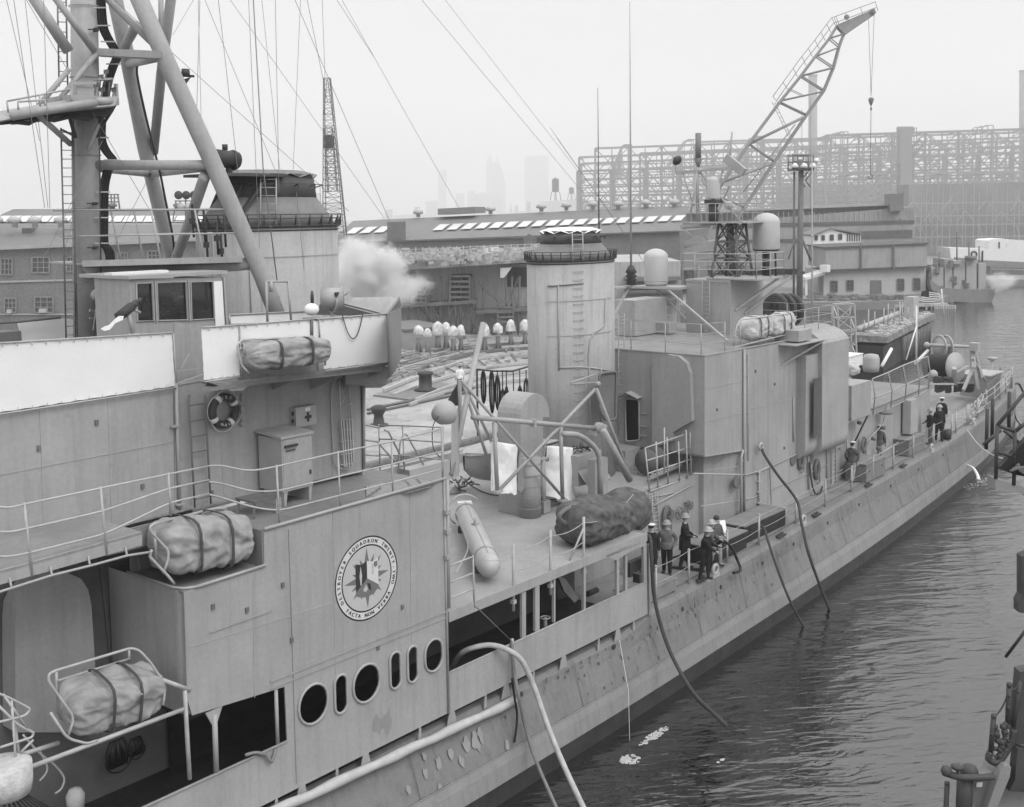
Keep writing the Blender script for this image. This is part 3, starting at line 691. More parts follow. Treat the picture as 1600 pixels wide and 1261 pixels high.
# vertical intake trunks at the aft end of the hangar side
def hy(p, y=YH): return P(p, y=y)
def trunk(x0p, x1p, topp, botp, proud, round_top, curve):
    """box trunk standing proud of the side, curving back into it at the foot"""
    xa, xb = hy((x0p, 600)).x, hy((x1p, 600)).x; za, zb = topp, botp
    prof = []
    for i in range(9): t = i/8*pi/2; prof.append((YH-proud*cos(t), zb+ .45*(1-sin(t)) - .45))
    prof = [(YH, zb-.45+.45*0)] 
    prof = [(YH-proud*sin(pi/2*i/8), zb-.55*cos(pi/2*i/8)) for i in range(9)]
    if round_top: prof += [(YH-proud+ (proud+.9)*(1-cos(pi/2*i/8)), za-.75+.75*sin(pi/2*i/8)) for i in range(1,9)]
    else: prof += [(YH-proud, za),(YH, za)]
    prof.append((prof[-1][0] if round_top else YH, zb-.55)); 
    if not round_top: pass
    m = M(); m.prism([(xa,y,z) for y,z in prof], (xb-xa,0,0)); return part(m, 'intake_trunk', PAINT, HG)
trunk(1244, 1263, 8.75, 5.05, .42, False, True)
trunk(1263, 1305, 9.75, 5.0, .62, True, True)
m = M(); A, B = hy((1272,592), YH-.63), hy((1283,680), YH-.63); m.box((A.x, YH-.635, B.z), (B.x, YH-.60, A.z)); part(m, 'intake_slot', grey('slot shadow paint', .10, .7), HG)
m = M(); A = hy((1257,512), YH-.5); m.box((A.x-.6,YH-.55,9.42),(A.x+.55,YH+.5,9.86))
part(m, 'intake_hood', PAINT, HG)
m = M(); m.prism([(41.3,YH-.75,9.36),(44.1,YH-.75,9.36),(44.1,YH,9.36),(41.3,YH,9.36)], (0,0,-.04)); m.bar((41.6,YH,8.5),(43.9,YH-.7,9.3),.06); part(m, 'lookout_platform', PAINT2, HG)
m = M(); ladder(m, hy((1302,755),YH-.2), hy((1302,590),YH-.2), .42, 24, .028, (1,0,0), .018); part(m, 'ladder', PAINT2, HG)
# round ports along the side
for p in ((1150,754),(1238,719),(1266,717),(1289,697)):
    q = hy(p); m = M(); m.lathe(q, [(.17,-.05),(.22,-.05),(.22,.0),(.17,.0)], 16, ax='y'); m.cyl(q+Vector((0,-.01,0)), q+Vector((0,.02,0)), .17, .17, 16); part(m, 'port_light', DIM, HG)
# hinged door frame line, side door dogs
m = M(); pipe(rounded([P(p,y=YH) for p in ((1189,737),(1189,797))],.1) and [(1186,738),(1186,800)], YH-.02, .02)
for py_ in (738,752,768,785,797): q = hy((1186,py_), YH-.05); m.box(q-Vector((.14,.04,.025)), q+Vector((.14,.04,.025)))
m.tube(rounded([hy(p, YH-.03) for p in ((1187,735),(1203,728),(1206,790),(1187,800))], .15, 3, True), .02, 5, closed=True)
part(m, 'side_door', PAINT2, HG)
# ---------------------------------------------------------------- radar deckhouse and lattice mast on the hangar
q = P((1141,523), z=zH); XR, YR = q.x, q.y
L_ = P((1072,520), x=XR).y; R_ = P((1168,500), y=YR).x
ZR = P((1141,438), x=XR).z
m = M(); m.box((XR,YR,zH),(R_+1.4,L_,ZR)); RH = part(m, 'radar_deckhouse', PAINT)
m = M(); a_ = fx((1072,412),XR-.02); m.bar((XR-.02,L_,ZR-.05),(XR-.02,YR,ZR-.05),.03,.1); ladder(m, fx((1103,520),XR-.12), fx((1103,440),XR-.12), .36, 12, .02, (0,1,0)); part(m, 'ladder', PAINT2, RH)
m = M(); A = P((1141,445), y=YR); B = P((1215,445), y=YR-.9)
m.box((XR,YR-1.2,ZR+.01),(B.x,L_-1,ZR+.07)); m.bar((XR+.4,YR,ZR-1.3),(XR+2.2,YR-1.1,ZR),.08); m.bar((XR+1.2,YR,ZR-1.5),(XR+3.4,YR-1.1,ZR),.08)
part(m, 'platform', PAINT, RH)
m = M(); pz = ZR+.07
for (a, b) in (((XR,YR-1.2),(B.x,YR-1.2)),((B.x,YR-1.2),(B.x,YR+1.4)),((XR,YR-1.2),(XR-.4,YR+.6)),((XR-.4,YR+.6),(XR-.4,L_)),((XR-.4,L_),(XR+3,L_))):
    n_ = max(1, int(hypot(a[0]-b[0],a[1]-b[1])/1.1))
    for i in range(n_+1): x_, y_ = a[0]+(b[0]-a[0])*i/n_, a[1]+(b[1]-a[1])*i/n_; m.tube([(x_,y_,pz),(x_,y_,pz+1.05)], .022, 5)
    for h_ in (.38,.72,1.05): m.tube([(a[0],a[1],pz+h_),(b[0],b[1],pz+h_)], .02, 5)
part(m, 'platform_railing', RAIL, RH)
# lattice mast
MX, MY = XR+1.9, (YR+L_)/2-.1
m = M(); b_, t_ = .66, .42; zb_, zt_ = ZR, P((1100,347), x=MX).z
cs = [(1,1),(1,-1),(-1,-1),(-1,1)]
def mp(c, k): w_ = b_+(t_-b_)*k; return Vector((MX+c[0]*w_, MY+c[1]*w_, zb_+(zt_-zb_)*k))
for c in cs: m.tube([mp(c,0), mp(c,1)], .06, 6)
for k0, k1 in ((0,.35),(.35,.65),(.65,1)):
    for i in range(4): m.tube([mp(cs[i],k0), mp(cs[(i+1)%4],k1)], .035, 5); m.tube([mp(cs[(i+1)%4],k0), mp(cs[i],k1)], .035, 5); m.tube([mp(cs[i],k1), mp(cs[(i+1)%4],k1)], .035, 5)
for dx_ in (-.15,0,.15,.3): m.tube([(MX+dx_,MY,zb_),(MX+dx_*.7,MY+.1,zt_)], .06, 5)
LM = part(m, 'lattice_mast', DIM)
m = M(); zp = zt_; A = P((1057,347), x=MX); 
m.box((MX-1.0,MY-1.1,zp-.05),(MX+1.0,MY+1.6,zp+.02)); m.bar((MX,MY+1.6,zp),(MX,MY+2.9,zp),.08)
for h_ in (.4,.8):
    m.tube(rounded([(MX-1,MY-1.1,zp+h_),(MX+1,MY-1.1,zp+h_),(MX+1,MY+1.6,zp+h_),(MX-1,MY+1.6,zp+h_)],.3,3,True), .02, 4, closed=True)
for i in range(16): t = 2*pi*i/16; m.tube([(MX+cos(t),MY+.25+1.3*sin(t),zp),(MX+1.02*cos(t),MY+.25+1.35*sin(t),zp+.8)], .014, 4)
part(m, 'mast_platform', PAINT2, LM)
m = M(); m.bar(P((1064,354),x=MX),P((1118,350),x=MX),.12); m.bar(P((1066,356),x=MX),P((1085,372),x=MX),.06); part(m, 'yard', PAINT2, LM)
# topmast with yard
m = M(); yz = P((1090,265), x=MX); ya, yb = P((1056,270), x=MX), P((1141,263), x=MX); top = P((1091,208), x=MX)
m.tube([(MX,yz.y,zp), (MX,yz.y,yz.z+.3)], .07, 6); m.tube([(MX+.4,MY-.2,zp),(MX,yz.y,yz.z)], .05, 6); m.tube([(MX-.4,yz.y+.2,zp),(MX,yz.y,yz.z)], .05, 6)
m.bar(ya, yb, .12, .12); m.tube([ya.lerp(yb,.12), Vector((MX,yz.y+.2,yz.z-1.6))], .04, 5); m.tube([yb+Vector((0,0.35,0)), P((1112,320),x=MX)], .05, 5); m.tube([P((1096,278),x=MX), P((1126,335),x=MX)], .05, 5)
m.tube([ya, P((1055,252),x=MX)], .025, 5); part(m, 'topmast', PAINT2, LM)
m = M(); m.cyl(Vector((MX,top.y,yz.z+.5)), top, .13, .13, 10); m.cyl(Vector((MX,top.y,yz.z+.1)), Vector((MX,top.y,yz.z+.5)), .05, .2, 10); part(m, 'stub_antenna', grey('antenna grey', .20,.6), LM)
m = M(); q = P((1057,250), x=MX); m.cyl(q+Vector((.06,0,-.02)), q+Vector((-.12,0,.06)), .24, .1, 12); part(m, 'dish_antenna', DARK, LM)
m = M(); q = P((1139,300), x=MX+.3); m.tube([P((1139,262),x=MX+.3), P((1144,206),x=MX+.3)], .04, 5); m.obox(P((1148,258),x=MX+.3),(0,.45,.35),(.1,0,0),(0,-.12,.16)); part(m, 'iff_antenna', PAINT2, LM)
def radome(c, r, h, name='radome', n=20, par=LM, mat=None):
    m = M(); c = Vector(c); m.lathe(c, [(.96*r,0),(r,.04),(r,h-r*.7)]+[(r*cos(pi/2*i/8), h-r*.7+r*.7*sin(pi/2*i/8)) for i in range(1,9)], n)
    return part(m, name, mat or grey('radome paint', .50, .5, .04, 2), par)
q = P((1115,311), x=MX); radome((MX, q.y, q.z), .29, 1.0)
m = M(); m.box((MX-.3,q.y-.3,q.z-.2),(MX+.3,q.y+.3,q.z-.02)); m.cyl((MX,q.y,zp),(MX,q.y,q.z-.15),.22,.22); part(m, 'radome_stand', DARK, LM)
m = M(); q = P((1139,321), x=MX-.3); m.ball(q, .2); part(m, 'small_radome', PAINT2, LM)
# large radome on its pedestal, right
q = P((1197,390), x=XR+3.3); q0 = Vector((XR+3.3, q.y, q.z)); radome(q0, .60, 1.62, par=RH)
m = M()
for dx_, dy_ in ((-.35,.3),(.35,.3),(.35,-.3),(-.35,-.3)): m.tube([(q0.x+dx_,q0.y+dy_,ZR),(q0.x+dx_*.9,q0.y+dy_,q0.z)], .05, 5)
m.cyl(q0-Vector((0,0,.08)), q0, .5, .61, 16); m.cyl((q0.x,q0.y,ZR),(q0.x,q0.y,q0.z),.12,.12); part(m, 'radome_stand', DARK, RH)
q = P((1025,440), x=XR-.2); q0 = Vector((XR-.2,q.y,q.z)); radome(q0, .53, 1.45, par=RH)
m = M(); m.box((XR-.8,L_-.1,q0.z-.28),(XR+.6,q0.y+.9,q0.z-.18)); m.cyl(q0-Vector((0,0,.18)), q0, .45,.53,16); m.bar((XR-.3,q0.y,q0.z-.25),(XR,L_,q0.z-1.6),.08); part(m, 'radome_bracket', PAINT2, RH)
m = M(); m.bar(P((1040,450),x=XR-.5), P((1137,533), y=YH+.3), .07); part(m, 'brace', PAINT2, RH)
m = M(); m.box((XR-3.1,8.2,zH+.05),(XR-.6,9.2,zH+1.55)); m.box((XR-1.5,YR+2.1,zH+.05),(XR-.9,YR+2.9,zH+.5)); part(m, 'vent_housing', PAINT, RH)
m = M(); q = P((1016,481), y=9.3); m.ball(q, .4, 12, (1,1,.6)); m.cyl((q.x,q.y,zH),q,.2,.2); part(m, 'mushroom_vent', PAINT2, RH)
# railing round the hangar roof
def railing(pts, h, wires, r=.022, mat=RAIL, rw=.014, name='railing', sg=0, posts=None, lean=None):
    m = M(); pts = [Vector(p) for p in pts]; ln = Vector(lean or (0,0,0))
    for a, b in zip(pts, pts[1:]):
        for f in wires: m.tube(sag(a+Vector((0,0,h*f))+ln*f, b+Vector((0,0,h*f))+ln*f, sg, 6 if sg else 1), rw, 4)
    R_ = part(m, name, mat)
    for p in pts:
        m = M(); m.tube([p, p+Vector((0,0,h))+ln], r, 5); part(m, 'post', mat, R_)
    return R_
railing([(XH+.1,y,zH+.1) for y in (9.8,8.3,7.0,5.5,4.0,2.5)]+[(x,2.42,zH+.06) for x in (37.3,)], 1.1, (.35,.68,1))
railing([(x,2.42,zH+.05) for x in (42.6,43.9,45.2,46.5)]+[(46.5,y,zH+.05) for y in (4.5,6.5,8.5,10)], 1.1, (.35,.68,1))
railing([(36,10.1,zH+.05),(38.5,10.1,zH+.05),(41,10.1,zH+.05),(43.5,10.1,zH+.05),(46.5,10.1,zH+.05)], 1.1, (.35,.68,1))
# ---------------------------------------------------------------- after 01 deckhouse
XQ = 59.5
m = M(); zq = 5.3; m.prism([(46.6,2.5,2.7),(46.6,2.5,zq),(XQ,2.8,zq+.1),(XQ,2.8,2.7)], (0,.06,0)); m.box((XQ-.06,2.8,2.7),(XQ,9.6,zq+.1))
AH = part(m, 'after_deckhouse', PAINT)
m = M(); m.prism([(46.6,2.5,zq),(XQ,2.8,zq+.1),(XQ,9.8,zq+.1),(46.6,10,zq)], (0,0,-.06)); part(m, 'after_deckhouse_roof', DECK, AH)
m = M(); pipe([(1340,730),(1424,679)], 2.4, .03); pipe([(1400,706),(1448,680)], 2.45, .02)
pipe([(1323,655),(1323,745)], 2.42, .04); pipe([(1310,737),(1345,720)], 2.4, .02); pipe([(1345,700),(1380,662),(1384,640)], 2.4, .03)
part(m, 'pipe_run', PAINT2, AH)
m = M()
for p in ((1362,685),(1370,700),(1377,668),(1340,660)): q = P(p, y=2.42); m.cyl(q, q+Vector((0,-.18,0)), .09, .09, 8)
part(m, 'valve_wheel', DIM, AH)
m = M(); A, B = P(y6(585,155), y=1.75), P(y6(650,340), y=1.75); A.z = P(y6(585,150),y=1.75).z
xa, xb = P((1322,600),y=1.75).x, P((1361,600),y=1.75).x; zt2, zb2 = P((1345,599),y=1.75).z, P((1345,653),y=1.75).z
m.box((xa+.6,1.75,zb2),(xb,2.9,zt2)); m.box((46.7,1.8,zb2-.05),(xb,2.5,zb2)); part(m, 'gun_director_tub', PAINT, AH)
m = M(); m.bar(P((1309,653),y=1.8), P((1330,655),y=1.8), .05); m.bar((49,2.4,4.2),(49,1.8,zb2),.06); part(m, 'tub_bracket', DARK, AH)
# leaning frames with netting along the 01 deck
m = M(); pr_ = [P(p, y=2.35) for p in ((1364,647),(1392,637),(1414,626),(1435,617),(1450,609))]
tp_ = [P(p, y=2.0) for p in ((1363,592),(1388,582),(1411,571),(1432,563),(1450,557))]
for a, b in zip(pr_, tp_): m.tube([a, a.lerp(b,.5)+Vector((0,-.12,0)), b], .03, 5)
m.tube(tp_, .03, 5); m.tube([a.lerp(b,.45) for a, b in zip(pr_, tp_)], .03, 5); m.tube(pr_, .02, 4)
RN = part(m, 'safety_net_frame', RAIL, AH)
m = M()
for a, b, c, d in zip(pr_, pr_[1:], tp_, tp_[1:]):
    for i in range(1, 14): f = i/14; m.tube([a.lerp(c,f), b.lerp(d,f)], .004, 3, False)
    for i in range(1, 22): f = i/22; m.tube([a.lerp(b,f), c.lerp(d,f)], .004, 3, False)
part(m, 'safety_net', ROPE, AH, kind='stuff')
m = M(); m.box((52,9.2,5.35),(66,10.4,6.0)); m.box((52,9.15,6.0),(66,10.4,6.04)); part(m, 'far_bulwark', WHITE, AH)
for p0, p1 in (((1378,572),(1393,545)),((1430,568),(1450,548))):
    m = M(); m.tube([P(p0,y=7.4), P(p1,y=7.4)], .10, 8); part(m, 'boat_boom', WHITE, AH)
m = M(); q = P((1361,575), y=7.2); m.lathe((q.x,q.y,q.z-.2), [(.42,0),(.46,.3),(.46,.75),(.38,.95),(.15,1.0)], 16); part(m, 'mushroom_ventilator', PAINT2, AH)
m = M(); m.box(P((1311,700),y=2.4)-Vector((.0,.0,.0)), P((1313,702),y=2.4)); 
m.box((P((1423,650),y=2.2).x,2.2,P((1430,676),y=2.2).z),(P((1434,650),y=2.2).x,2.6,P((1430,624),y=2.2).z)); each(m, 'fire_station_box', PAINT2, AH)
m = M(); m.lathe(P((1384,645),y=2.2), [(.28,-.05),(.34,0),(.3,.06)], 14); m.tube([P((1384,645),y=2.2), P((1384,632),y=2.4)], .03); part(m, 'deck_floodlight', DIM, AH)
# ---------------------------------------------------------------- foremast
TM = [(m_, P(m_[0:2], y=YC)) for m_ in ((131,560),(133,0))]
b0 = P((138,545), y=YC); b1 = P((130,-120), y=YC)
m = M(); m.tube([b0, b0.lerp(b1,.5), b1], [.33,.315,.29], 20)
MAST = part(m, 'foremast', PAINT)
m = M()
for py_ in (8,118,239,322,438): t = b0.lerp(b1, (545-py_)/665); m.tube(arc(t, .335, 0, 2*pi, 24, (1,0,0), (0,1,0))[:-1], .012, 4, closed=True)
each(m, 'mast_band', PAINT, MAST)
def leg(pxs, ys, r, name='mast_leg', n=14, mat=None):
    m = M(); m.tube([P(p, y=y) for p, y in zip(pxs, ys)], r, n); return part(m, name, mat or PAINT, MAST)
leg([(436,500),(410,432),(329,247),(262,100),(192,-60)], [3.2,3.35,3.85,4.45,5.1], .20)
leg([(278,425),(262,380),(226,232),(196,75),(165,-70)], [9.2,9.0,8.3,7.6,7.0], .185)
leg([(240,238),(252,115),(272,-40)], [8.3,6.4,4.9], .12, 'mast_brace')
leg([(320,275),(295,350),(272,412)], [4.0,6.0,7.6], .13, 'mast_brace')
leg([(165,-5),(205,35),(250,78)], [6.1,5.4,4.6], .085, 'mast_brace')
leg([(152,258),(332,258)], [6.0,3.85], .115, 'mast_brace'); leg([(155,263),(235,272)], [6.3,8.4], .09, 'mast_brace'); leg([(235,272),(325,262)], [8.4,4.0], .09, 'mast_brace')
leg([(200,100),(262,86)], [7.7,4.5], .11, 'mast_brace'); leg([(152,425),(265,422),(400,411)], [6.0,5.2,3.45], .15, 'mast_brace')
leg([(213,40),(193,75)], [6.3,7.6], .12, 'mast_brace'); leg([(251,-30),(252,48)], [5.4,4.9], .06, 'mast_brace')
m = M(); A, B = P((152,82), y=5.9), P((257,87), y=4.45); m.bar(A, B, .35, .16); part(m, 'mast_girder', PAINT, MAST)
m = M(); A, B = P((129,412), y=5.7), P((379,405), y=3.5); m.bar(A, B, .06, .14); m.prism([A, B, B+Vector((.4,2.2,0)), A+Vector((.4,2.2,0))], (0,0,-.04)); m.prism([P((131,418),y=5.7),P((155,418),y=5.7),P((140,435),y=5.75)], (0,.05,0))
part(m, 'mast_walkway', PAINT, MAST)
m = M(); ra = [P(p, y=yy) for p, yy in (((112,328),5.9),((365,327),3.55))]; rb = [P(p, y=yy) for p, yy in (((124,369),5.75),((370,364),3.55))]
for (a, b), dy in ((ra,0),(rb,0),(ra,1.3),(rb,1.3)): m.tube([a+Vector((.2*dy,dy,0)), b+Vector((.2*dy,dy,0))], .02, 5)
part(m, 'walkway_railing', RAIL, MAST)
for px_ in (243,250,310,214):
    m = M(); f = (px_-124)/(370-124); dy = 1.3 if px_ in (214,250) else 0; t, b = ra[0].lerp(ra[1], f), A.lerp(B, f); m.tube([t+Vector((.2*dy,dy,0)), b+Vector((.2*dy,dy,0))], .022, 5); part(m, 'rail_post', RAIL, MAST)
# sloping outrigger platform, upper left
m = M(); A, B = P((-60,195), y=5.2), P((146,158), y=5.5)
m.prism([P((-40,180),y=5.3),P((110,155),y=5.4),P((185,150),y=4.9),P((180,165),y=4.9),P((70,176),y=4.9),P((-40,196),y=4.9)], (.5,1.0,0)); m.tube([P((18,182),y=4.85),P((110,166),y=4.85),P((150,160),y=4.85)], .09, 8)
m.tube([P((60,180),y=5.2),P((110,225),y=6.0)], .07, 6)
part(m, 'outrigger_platform', PAINT, MAST)
m = M()
for a in (((11,158),(110,139)),((28,159),(75,156)),((11,158),(13,176)),((28,160),(29,172)),((62,149),(63,166)),((70,157),(71,165)),((110,139),(112,160))): m.tube([P(p,y=5.0) for p in a], .022, 5)
each(m, 'outrigger_rail', RAIL, MAST)
m = M()
for a, r in ((((150,85),(85,165)),.06),(((108,108),(60,166)),.06),(((48,-10),(107,80)),.13),(((85,-5),(148,80)),.085),(((165,165),(138,235)),.05)): m.tube([P(p,y=5.6) for p in a], r, 8)
each(m, 'outrigger_brace', PAINT, MAST)
m = M()
m.prism([P(p,y=5.35) for p in ((75,172),(120,166),(185,160),(176,176),(160,182),(108,180),(60,186),(20,190))], (.4,.9,0)); m.tube([P(p,y=5.3) for p in ((0,192),(20,190),(45,193),(62,184),(85,188),(110,182),(140,186))], .05, 6)  # dark prism paints the shade under the platform; the rest is framing
for a, b in (((108,180),(118,215)),((160,182),(150,215)),((176,172),(158,200))): m.bar(P(a,y=5.5), P(b,y=5.7), .08, .04)
each(m, 'platform_framing_and_shade', DARK, MAST)
m = M()
for x_, y_ in ((158,120),(166,112),(172,128),(160,140),(178,140),(150,133)): m.box(P((x_-4,y_+4),y=5.3), P((x_+4,y_-4),y=5.1)); m.tube([P((x_,y_),y=5.2), P((x_-3,y_+22),y=5.2)], .02, 5)
each(m, 'junction_box', DIM, MAST)
m = M(); c_ = P((145,150), y=5.6)
m.box(P((112,159),y=5.1)-Vector((0,0,.0)), P((186,153),y=5.1)+Vector((0,1.2,0))); m.bar(P((112,130),y=5.1),P((150,130),y=5.1),.04,.06); m.bar(P((112,130),y=5.1),P((112,157),y=5.1),.08,.04); m.bar(P((181,131),y=5.3),P((182,153),y=5.3),.1,.05); m.bar(P((150,124),y=5.3),P((172,124),y=5.3),.25,.05)
m.box(P((121,150),y=5.15),P((145,137),y=5.2)); m.cyl(P((150,158),y=5.0),P((174,159),y=5.0),.08)
part(m, 'mast_light_platform', PAINT2, MAST)
# vertical ladders and cable runs
m = M(); ladder(m, P((112,530),y=5.9), P((104,200),y=5.9), .24, 24, .02, (1,-.5,0), .012); ladder(m, P((99,135),y=5.95), P((96,-20),y=5.95), .18, 10, .02, (1,-.5,0), .012); m.bar(P((97,203),y=5.9),P((115,212),y=6.1),.04); part(m, 'mast_ladder', DIM, MAST)
m = M(); m.tube([P((118,540),y=5.9),P((115,180),y=5.9)], .012, 4); m.tube([P((158,520),y=5.8),P((155,180),y=5.8)], .016, 5); part(m, 'conduit', DARK, MAST)
cab = [(172,420),(172,400),(168,388),(162,378),(162,330),(163,290),(170,262),(176,250),(165,235),(158,215),(160,175),(168,130),(176,105),(182,85),(166,55),(160,35),(156,-20)]
for k, off in enumerate((-5,-1.5,2,5.5)):
    m = M(); m.tube(spline([P((x+off,y),y=6.0+.05*k) for x, y in cab], 4), .035, 6); part(m, 'cable', BLACK, MAST)
m = M()
for y_, x_ in ((415,170),(380,160),(340,160),(300,162),(262,170),(250,175),(215,160),(185,158),(100,178),(65,170),(40,162),(12,156)): m.bar(P((x_-12,y_),y=5.85), P((x_+10,y_),y=5.85), .03, .03)
each(m, 'cable_clamp', RAIL, MAST)
for k, off in enumerate((0,5,10)):
    m = M(); m.tube(spline([P((x+off,y),y=5.2) for x, y in ((174,435),(168,460),(164,480),(166,500),(172,528))], 4), .03, 6); part(m, 'cable', BLACK, MAST)
for k in range(6):
    m = M(); m.tube([P((168+k*2,500),y=5.2), P((170+k*6,530),y=5.2)], .012, 4); part(m, 'guy_wire', WIRE, MAST)
m = M()       # spiderwork of small pipes and brackets along the mast leg foot
for x_, y_ in ((300,345),(318,352),(322,382),(338,372),(345,392),(350,360)): m.tube([P((x_,y_-26),y=4.9), P((x_+3,y_+26),y=4.9)], .03, 5); m.box(P((x_-4,y_+5),y=4.9), P((x_+5,y_-4),y=4.8))
each(m, 'exhaust_fitting', DARK, MAST)
m = M(); q = P((153,461),y=5.5); m.lathe(q, [(.05,-.14),(.13,-.06),(.13,.1)], 14, ax='y'); m.bar(q, q+Vector((-.1,.1,-.8)), .03); m.bar(P((140,485),y=5.6),P((160,487),y=5.6),.06); m.bar(P((140,497),y=5.6),P((162,498),y=5.6),.04); part(m, 'mast_spotlight', PAINT2, MAST)
m = M()
for (x, y) in ((148,318),(148,387),(150,46)): m.tube([P((x-12,y),y=5.85),P((x+6,y),y=5.85)], .02, 4); m.box(P((x-3,y-2),y=5.9),P((x+3,y+3),y=5.7))
each(m, 'mast_clip', DARK, MAST)
m = M(); m.prism([P((283,125),y=4.3),P((299,120),y=4.3),P((287,137),y=4.3)], (.03,.1,0)); m.cyl(P((290,119),y=4.3),P((290,108),y=4.3),.1,.09,10); m.tube([P((280,118),y=4.3),P((303,119),y=4.3)],.03,5); part(m, 'masthead_light', DARK, MAST)
m = M(); m.tube(spline([P(p,y=7.2) for p in ((216,100),(214,115),(224,165),(236,215),(250,270),(258,310),(270,370),(272,400))],3), .03, 6); part(m, 'mast_cable', BLACK, MAST)
# ---------------------------------------------------------------- canvas dodgers on the bridge (lift-off canvas)
def dodger(pxs, y, label, lace_top, lace_bot, n=60, group='white canvas dodgers on the bridge'):
    """rectangle of canvas with fine folds; pxs = tl, tr, br, bl"""
    tl, tr, br, bl = PL(pxs, y=y); m = M(); nu, nv = n, 18; vs = []
    for j in range(nv+1):
        for i in range(nu+1):
            a = tl.lerp(tr, i/nu); b = bl.lerp(br, i/nu); p = a.lerp(b, j/nv)
            q = Vector((p.x*2.2, 3, p.z*2.2+seed_[0])); d = .012*noise.noise(q*.8)+.003*(1-abs(noise.noise(q*2.2+Vector((5,1,2)))))
            corner = max(abs(i/nu-.5), abs(j/nv-.5))*2
            d += .012*sin((i/nu*3+j/nv)*30)*max(0, corner-.88)*4
            p = p+Vector((0, -d-.01, 0)); 
            if j in (0,nv): p.z += .006*sin(i*1.3)
            vs.append(p)
    m.add(vs, [(j*(nu+1)+i, j*(nu+1)+i+1, (j+1)*(nu+1)+i+1, (j+1)*(nu+1)+i) for j in range(nv) for i in range(nu)], True)
    t = thing('canvas_dodger', label, 'canvas screen', (tl+br)/2*1.0-Vector((0,0,(tl-bl).z/2)), group)
    m.build('canvas_sheet', CANVAS, t)
    m = M(); m.tube([tl+Vector((0,-.04,.02)), tr+Vector((0,-.04,.02))], .018, 5); m.tube([bl+Vector((0,-.05,-.03)), br+Vector((0,-.05,-.03))], .02, 5); m.tube([tr+Vector((.02,-.04,0)), br+Vector((.02,-.04,0))], .016, 5)
    for i in range(int((tr-tl).length/.28)):
        f = (i+.5)*.28/(tr-tl).length
        for a, b in ((tl.lerp(tr,f),-.06),(bl.lerp(br,f),.05)): m.tube([a+Vector((0,-.05,.02 if b<0 else -.04)), a+Vector((.02,-.055,b))], .008, 3)
    m.build('lacing', RAIL, t); return t
seed_ = [0]
dodger([(-60,541),(268,521),(273,603),(-60,653)], YW-.04, 'long white canvas screen laced along the forward bridge bulwark, left edge of the view', 1, 1)
seed_ = [4]
dodger([(314,513),(500,498),(378,590),(317,594)][:1]+[(372,509),(374,586),(318,594)], .72, 'white canvas screen left of the raft rack on the bridge wing', 1, 1, 24)
seed_ = [6]; dodger([(372,509),(495,499),(497,528),(374,534)], .73, 'narrow white canvas strip above the bridge wing raft rack', 1, 1, 24)
seed_ = [9]
dodger([(494,500),(603,491),(607,564),(506,577)], .72, 'white canvas screen right of the bridge wing raft rack', 1, 1, 24)
m = M(); m.prism([P(p,y=2.6) for p in ((360,492),(490,487),(490,500),(361,506))], (0,.04,0)); t = m.build('canvas_dodger', CANVAS, label='low white canvas strip behind the bridge wing screen at the pilothouse foot', cat='canvas screen', group='white canvas dodgers on the bridge')
m = M(); m.tube([P(p,y=2.58) for p in ((358,492),(420,489),(486,486))], .02, 5); m.tube([P((358,492),y=2.58),P((359,506),y=2.58)], .02, 5); part(m, 'dodger_rail', PAINT2)
m = M(); m.box((P((374,560),y=.9).x,.95,11.2),(P((500,560),y=.9).x,1.0,12.3)); part(m, 'wing_bulwark', PAINT)
m = M(); m.tube(sag(P((535,492),y=.66),P((567,490),y=.66),.55,14), .012, 5); m.build('rope_loop', ROPED, label='thin line hanging in a loop over the bridge wing canvas', cat='rope')
# signal lamp, telescope, pennant box
q = P((519,466), y=1.6); SL = thing('signal_searchlight', 'drum shaped signal searchlight on a yoke above the bridge wing', 'searchlight', q-Vector((0,0,1.0)))
m = M(); m.cyl(q-R0*.24, q+R0*.24, .24, .24, 20); m.build('lamp_drum', PAINT2, SL)
m = M(); m.cyl(q-R0*.47, q-R0*.45, .18, .18, 20); m.box(q+Vector((-.12,-.28,.05)), q+Vector((0,-.22,.15))); m.build('shutter', DARK, SL)
m = M(); m.tube(arc(q, .33, pi, 2*pi, 10, (.35,.9,0), (0,0,1)), .03, 5); m.tube([q-Vector((0,0,.33)), q-Vector((0,0,.95))], .05, 6); m.box(q+Vector((-.05,-.1,-.98)), q+Vector((.5,.5,-.9))); m.tube([q+Vector((.3,-.1,.05)),q+Vector((.42,-.15,.18))],.02,5); m.build('yoke', PAINT2, SL)
q0, q1 = P((184,496),y=2.7), P((221,467),y=2.7); TS = thing('ship_telescope', 'black spotting telescope on a pedestal tilted up beside the mast', 'telescope', P((200,520),y=2.7))
m = M(); m.tube([q0, q0.lerp(q1,.6)], .10, 14); m.tube([q0.lerp(q1,.55), q0.lerp(q1,.78)], .075, 12); m.tube([q0.lerp(q1,.75), q1], .05, 10); m.build('tube', DARK, TS)
m = M(); mm_ = q0.lerp(q1,.4); m.tube([mm_, mm_-Vector((-.12,0,.55))], .05, 8); m.tube([q0.lerp(q1,.6)-Vector((0,0,.05)), q0.lerp(q1,.75)+Vector((.1,0,-.2))], .03, 6); m.cyl(mm_-Vector((-.12,0,.5)), mm_-Vector((-.12,0,.75)), .13,.1); m.build('pedestal', PAINT2, TS)
m = M(); m.prism([P(p,y=2.5) for p in ((157,514),(163,517),(172,515),(180,505),(192,500),(193,494),(185,494),(178,500),(170,508),(163,510))], (.02,.02,0)); m.build('signal_flag', grey('bright white cloth', .9,.8,.02), label='small bright white pennant fluttering below the telescope', cat='flag')
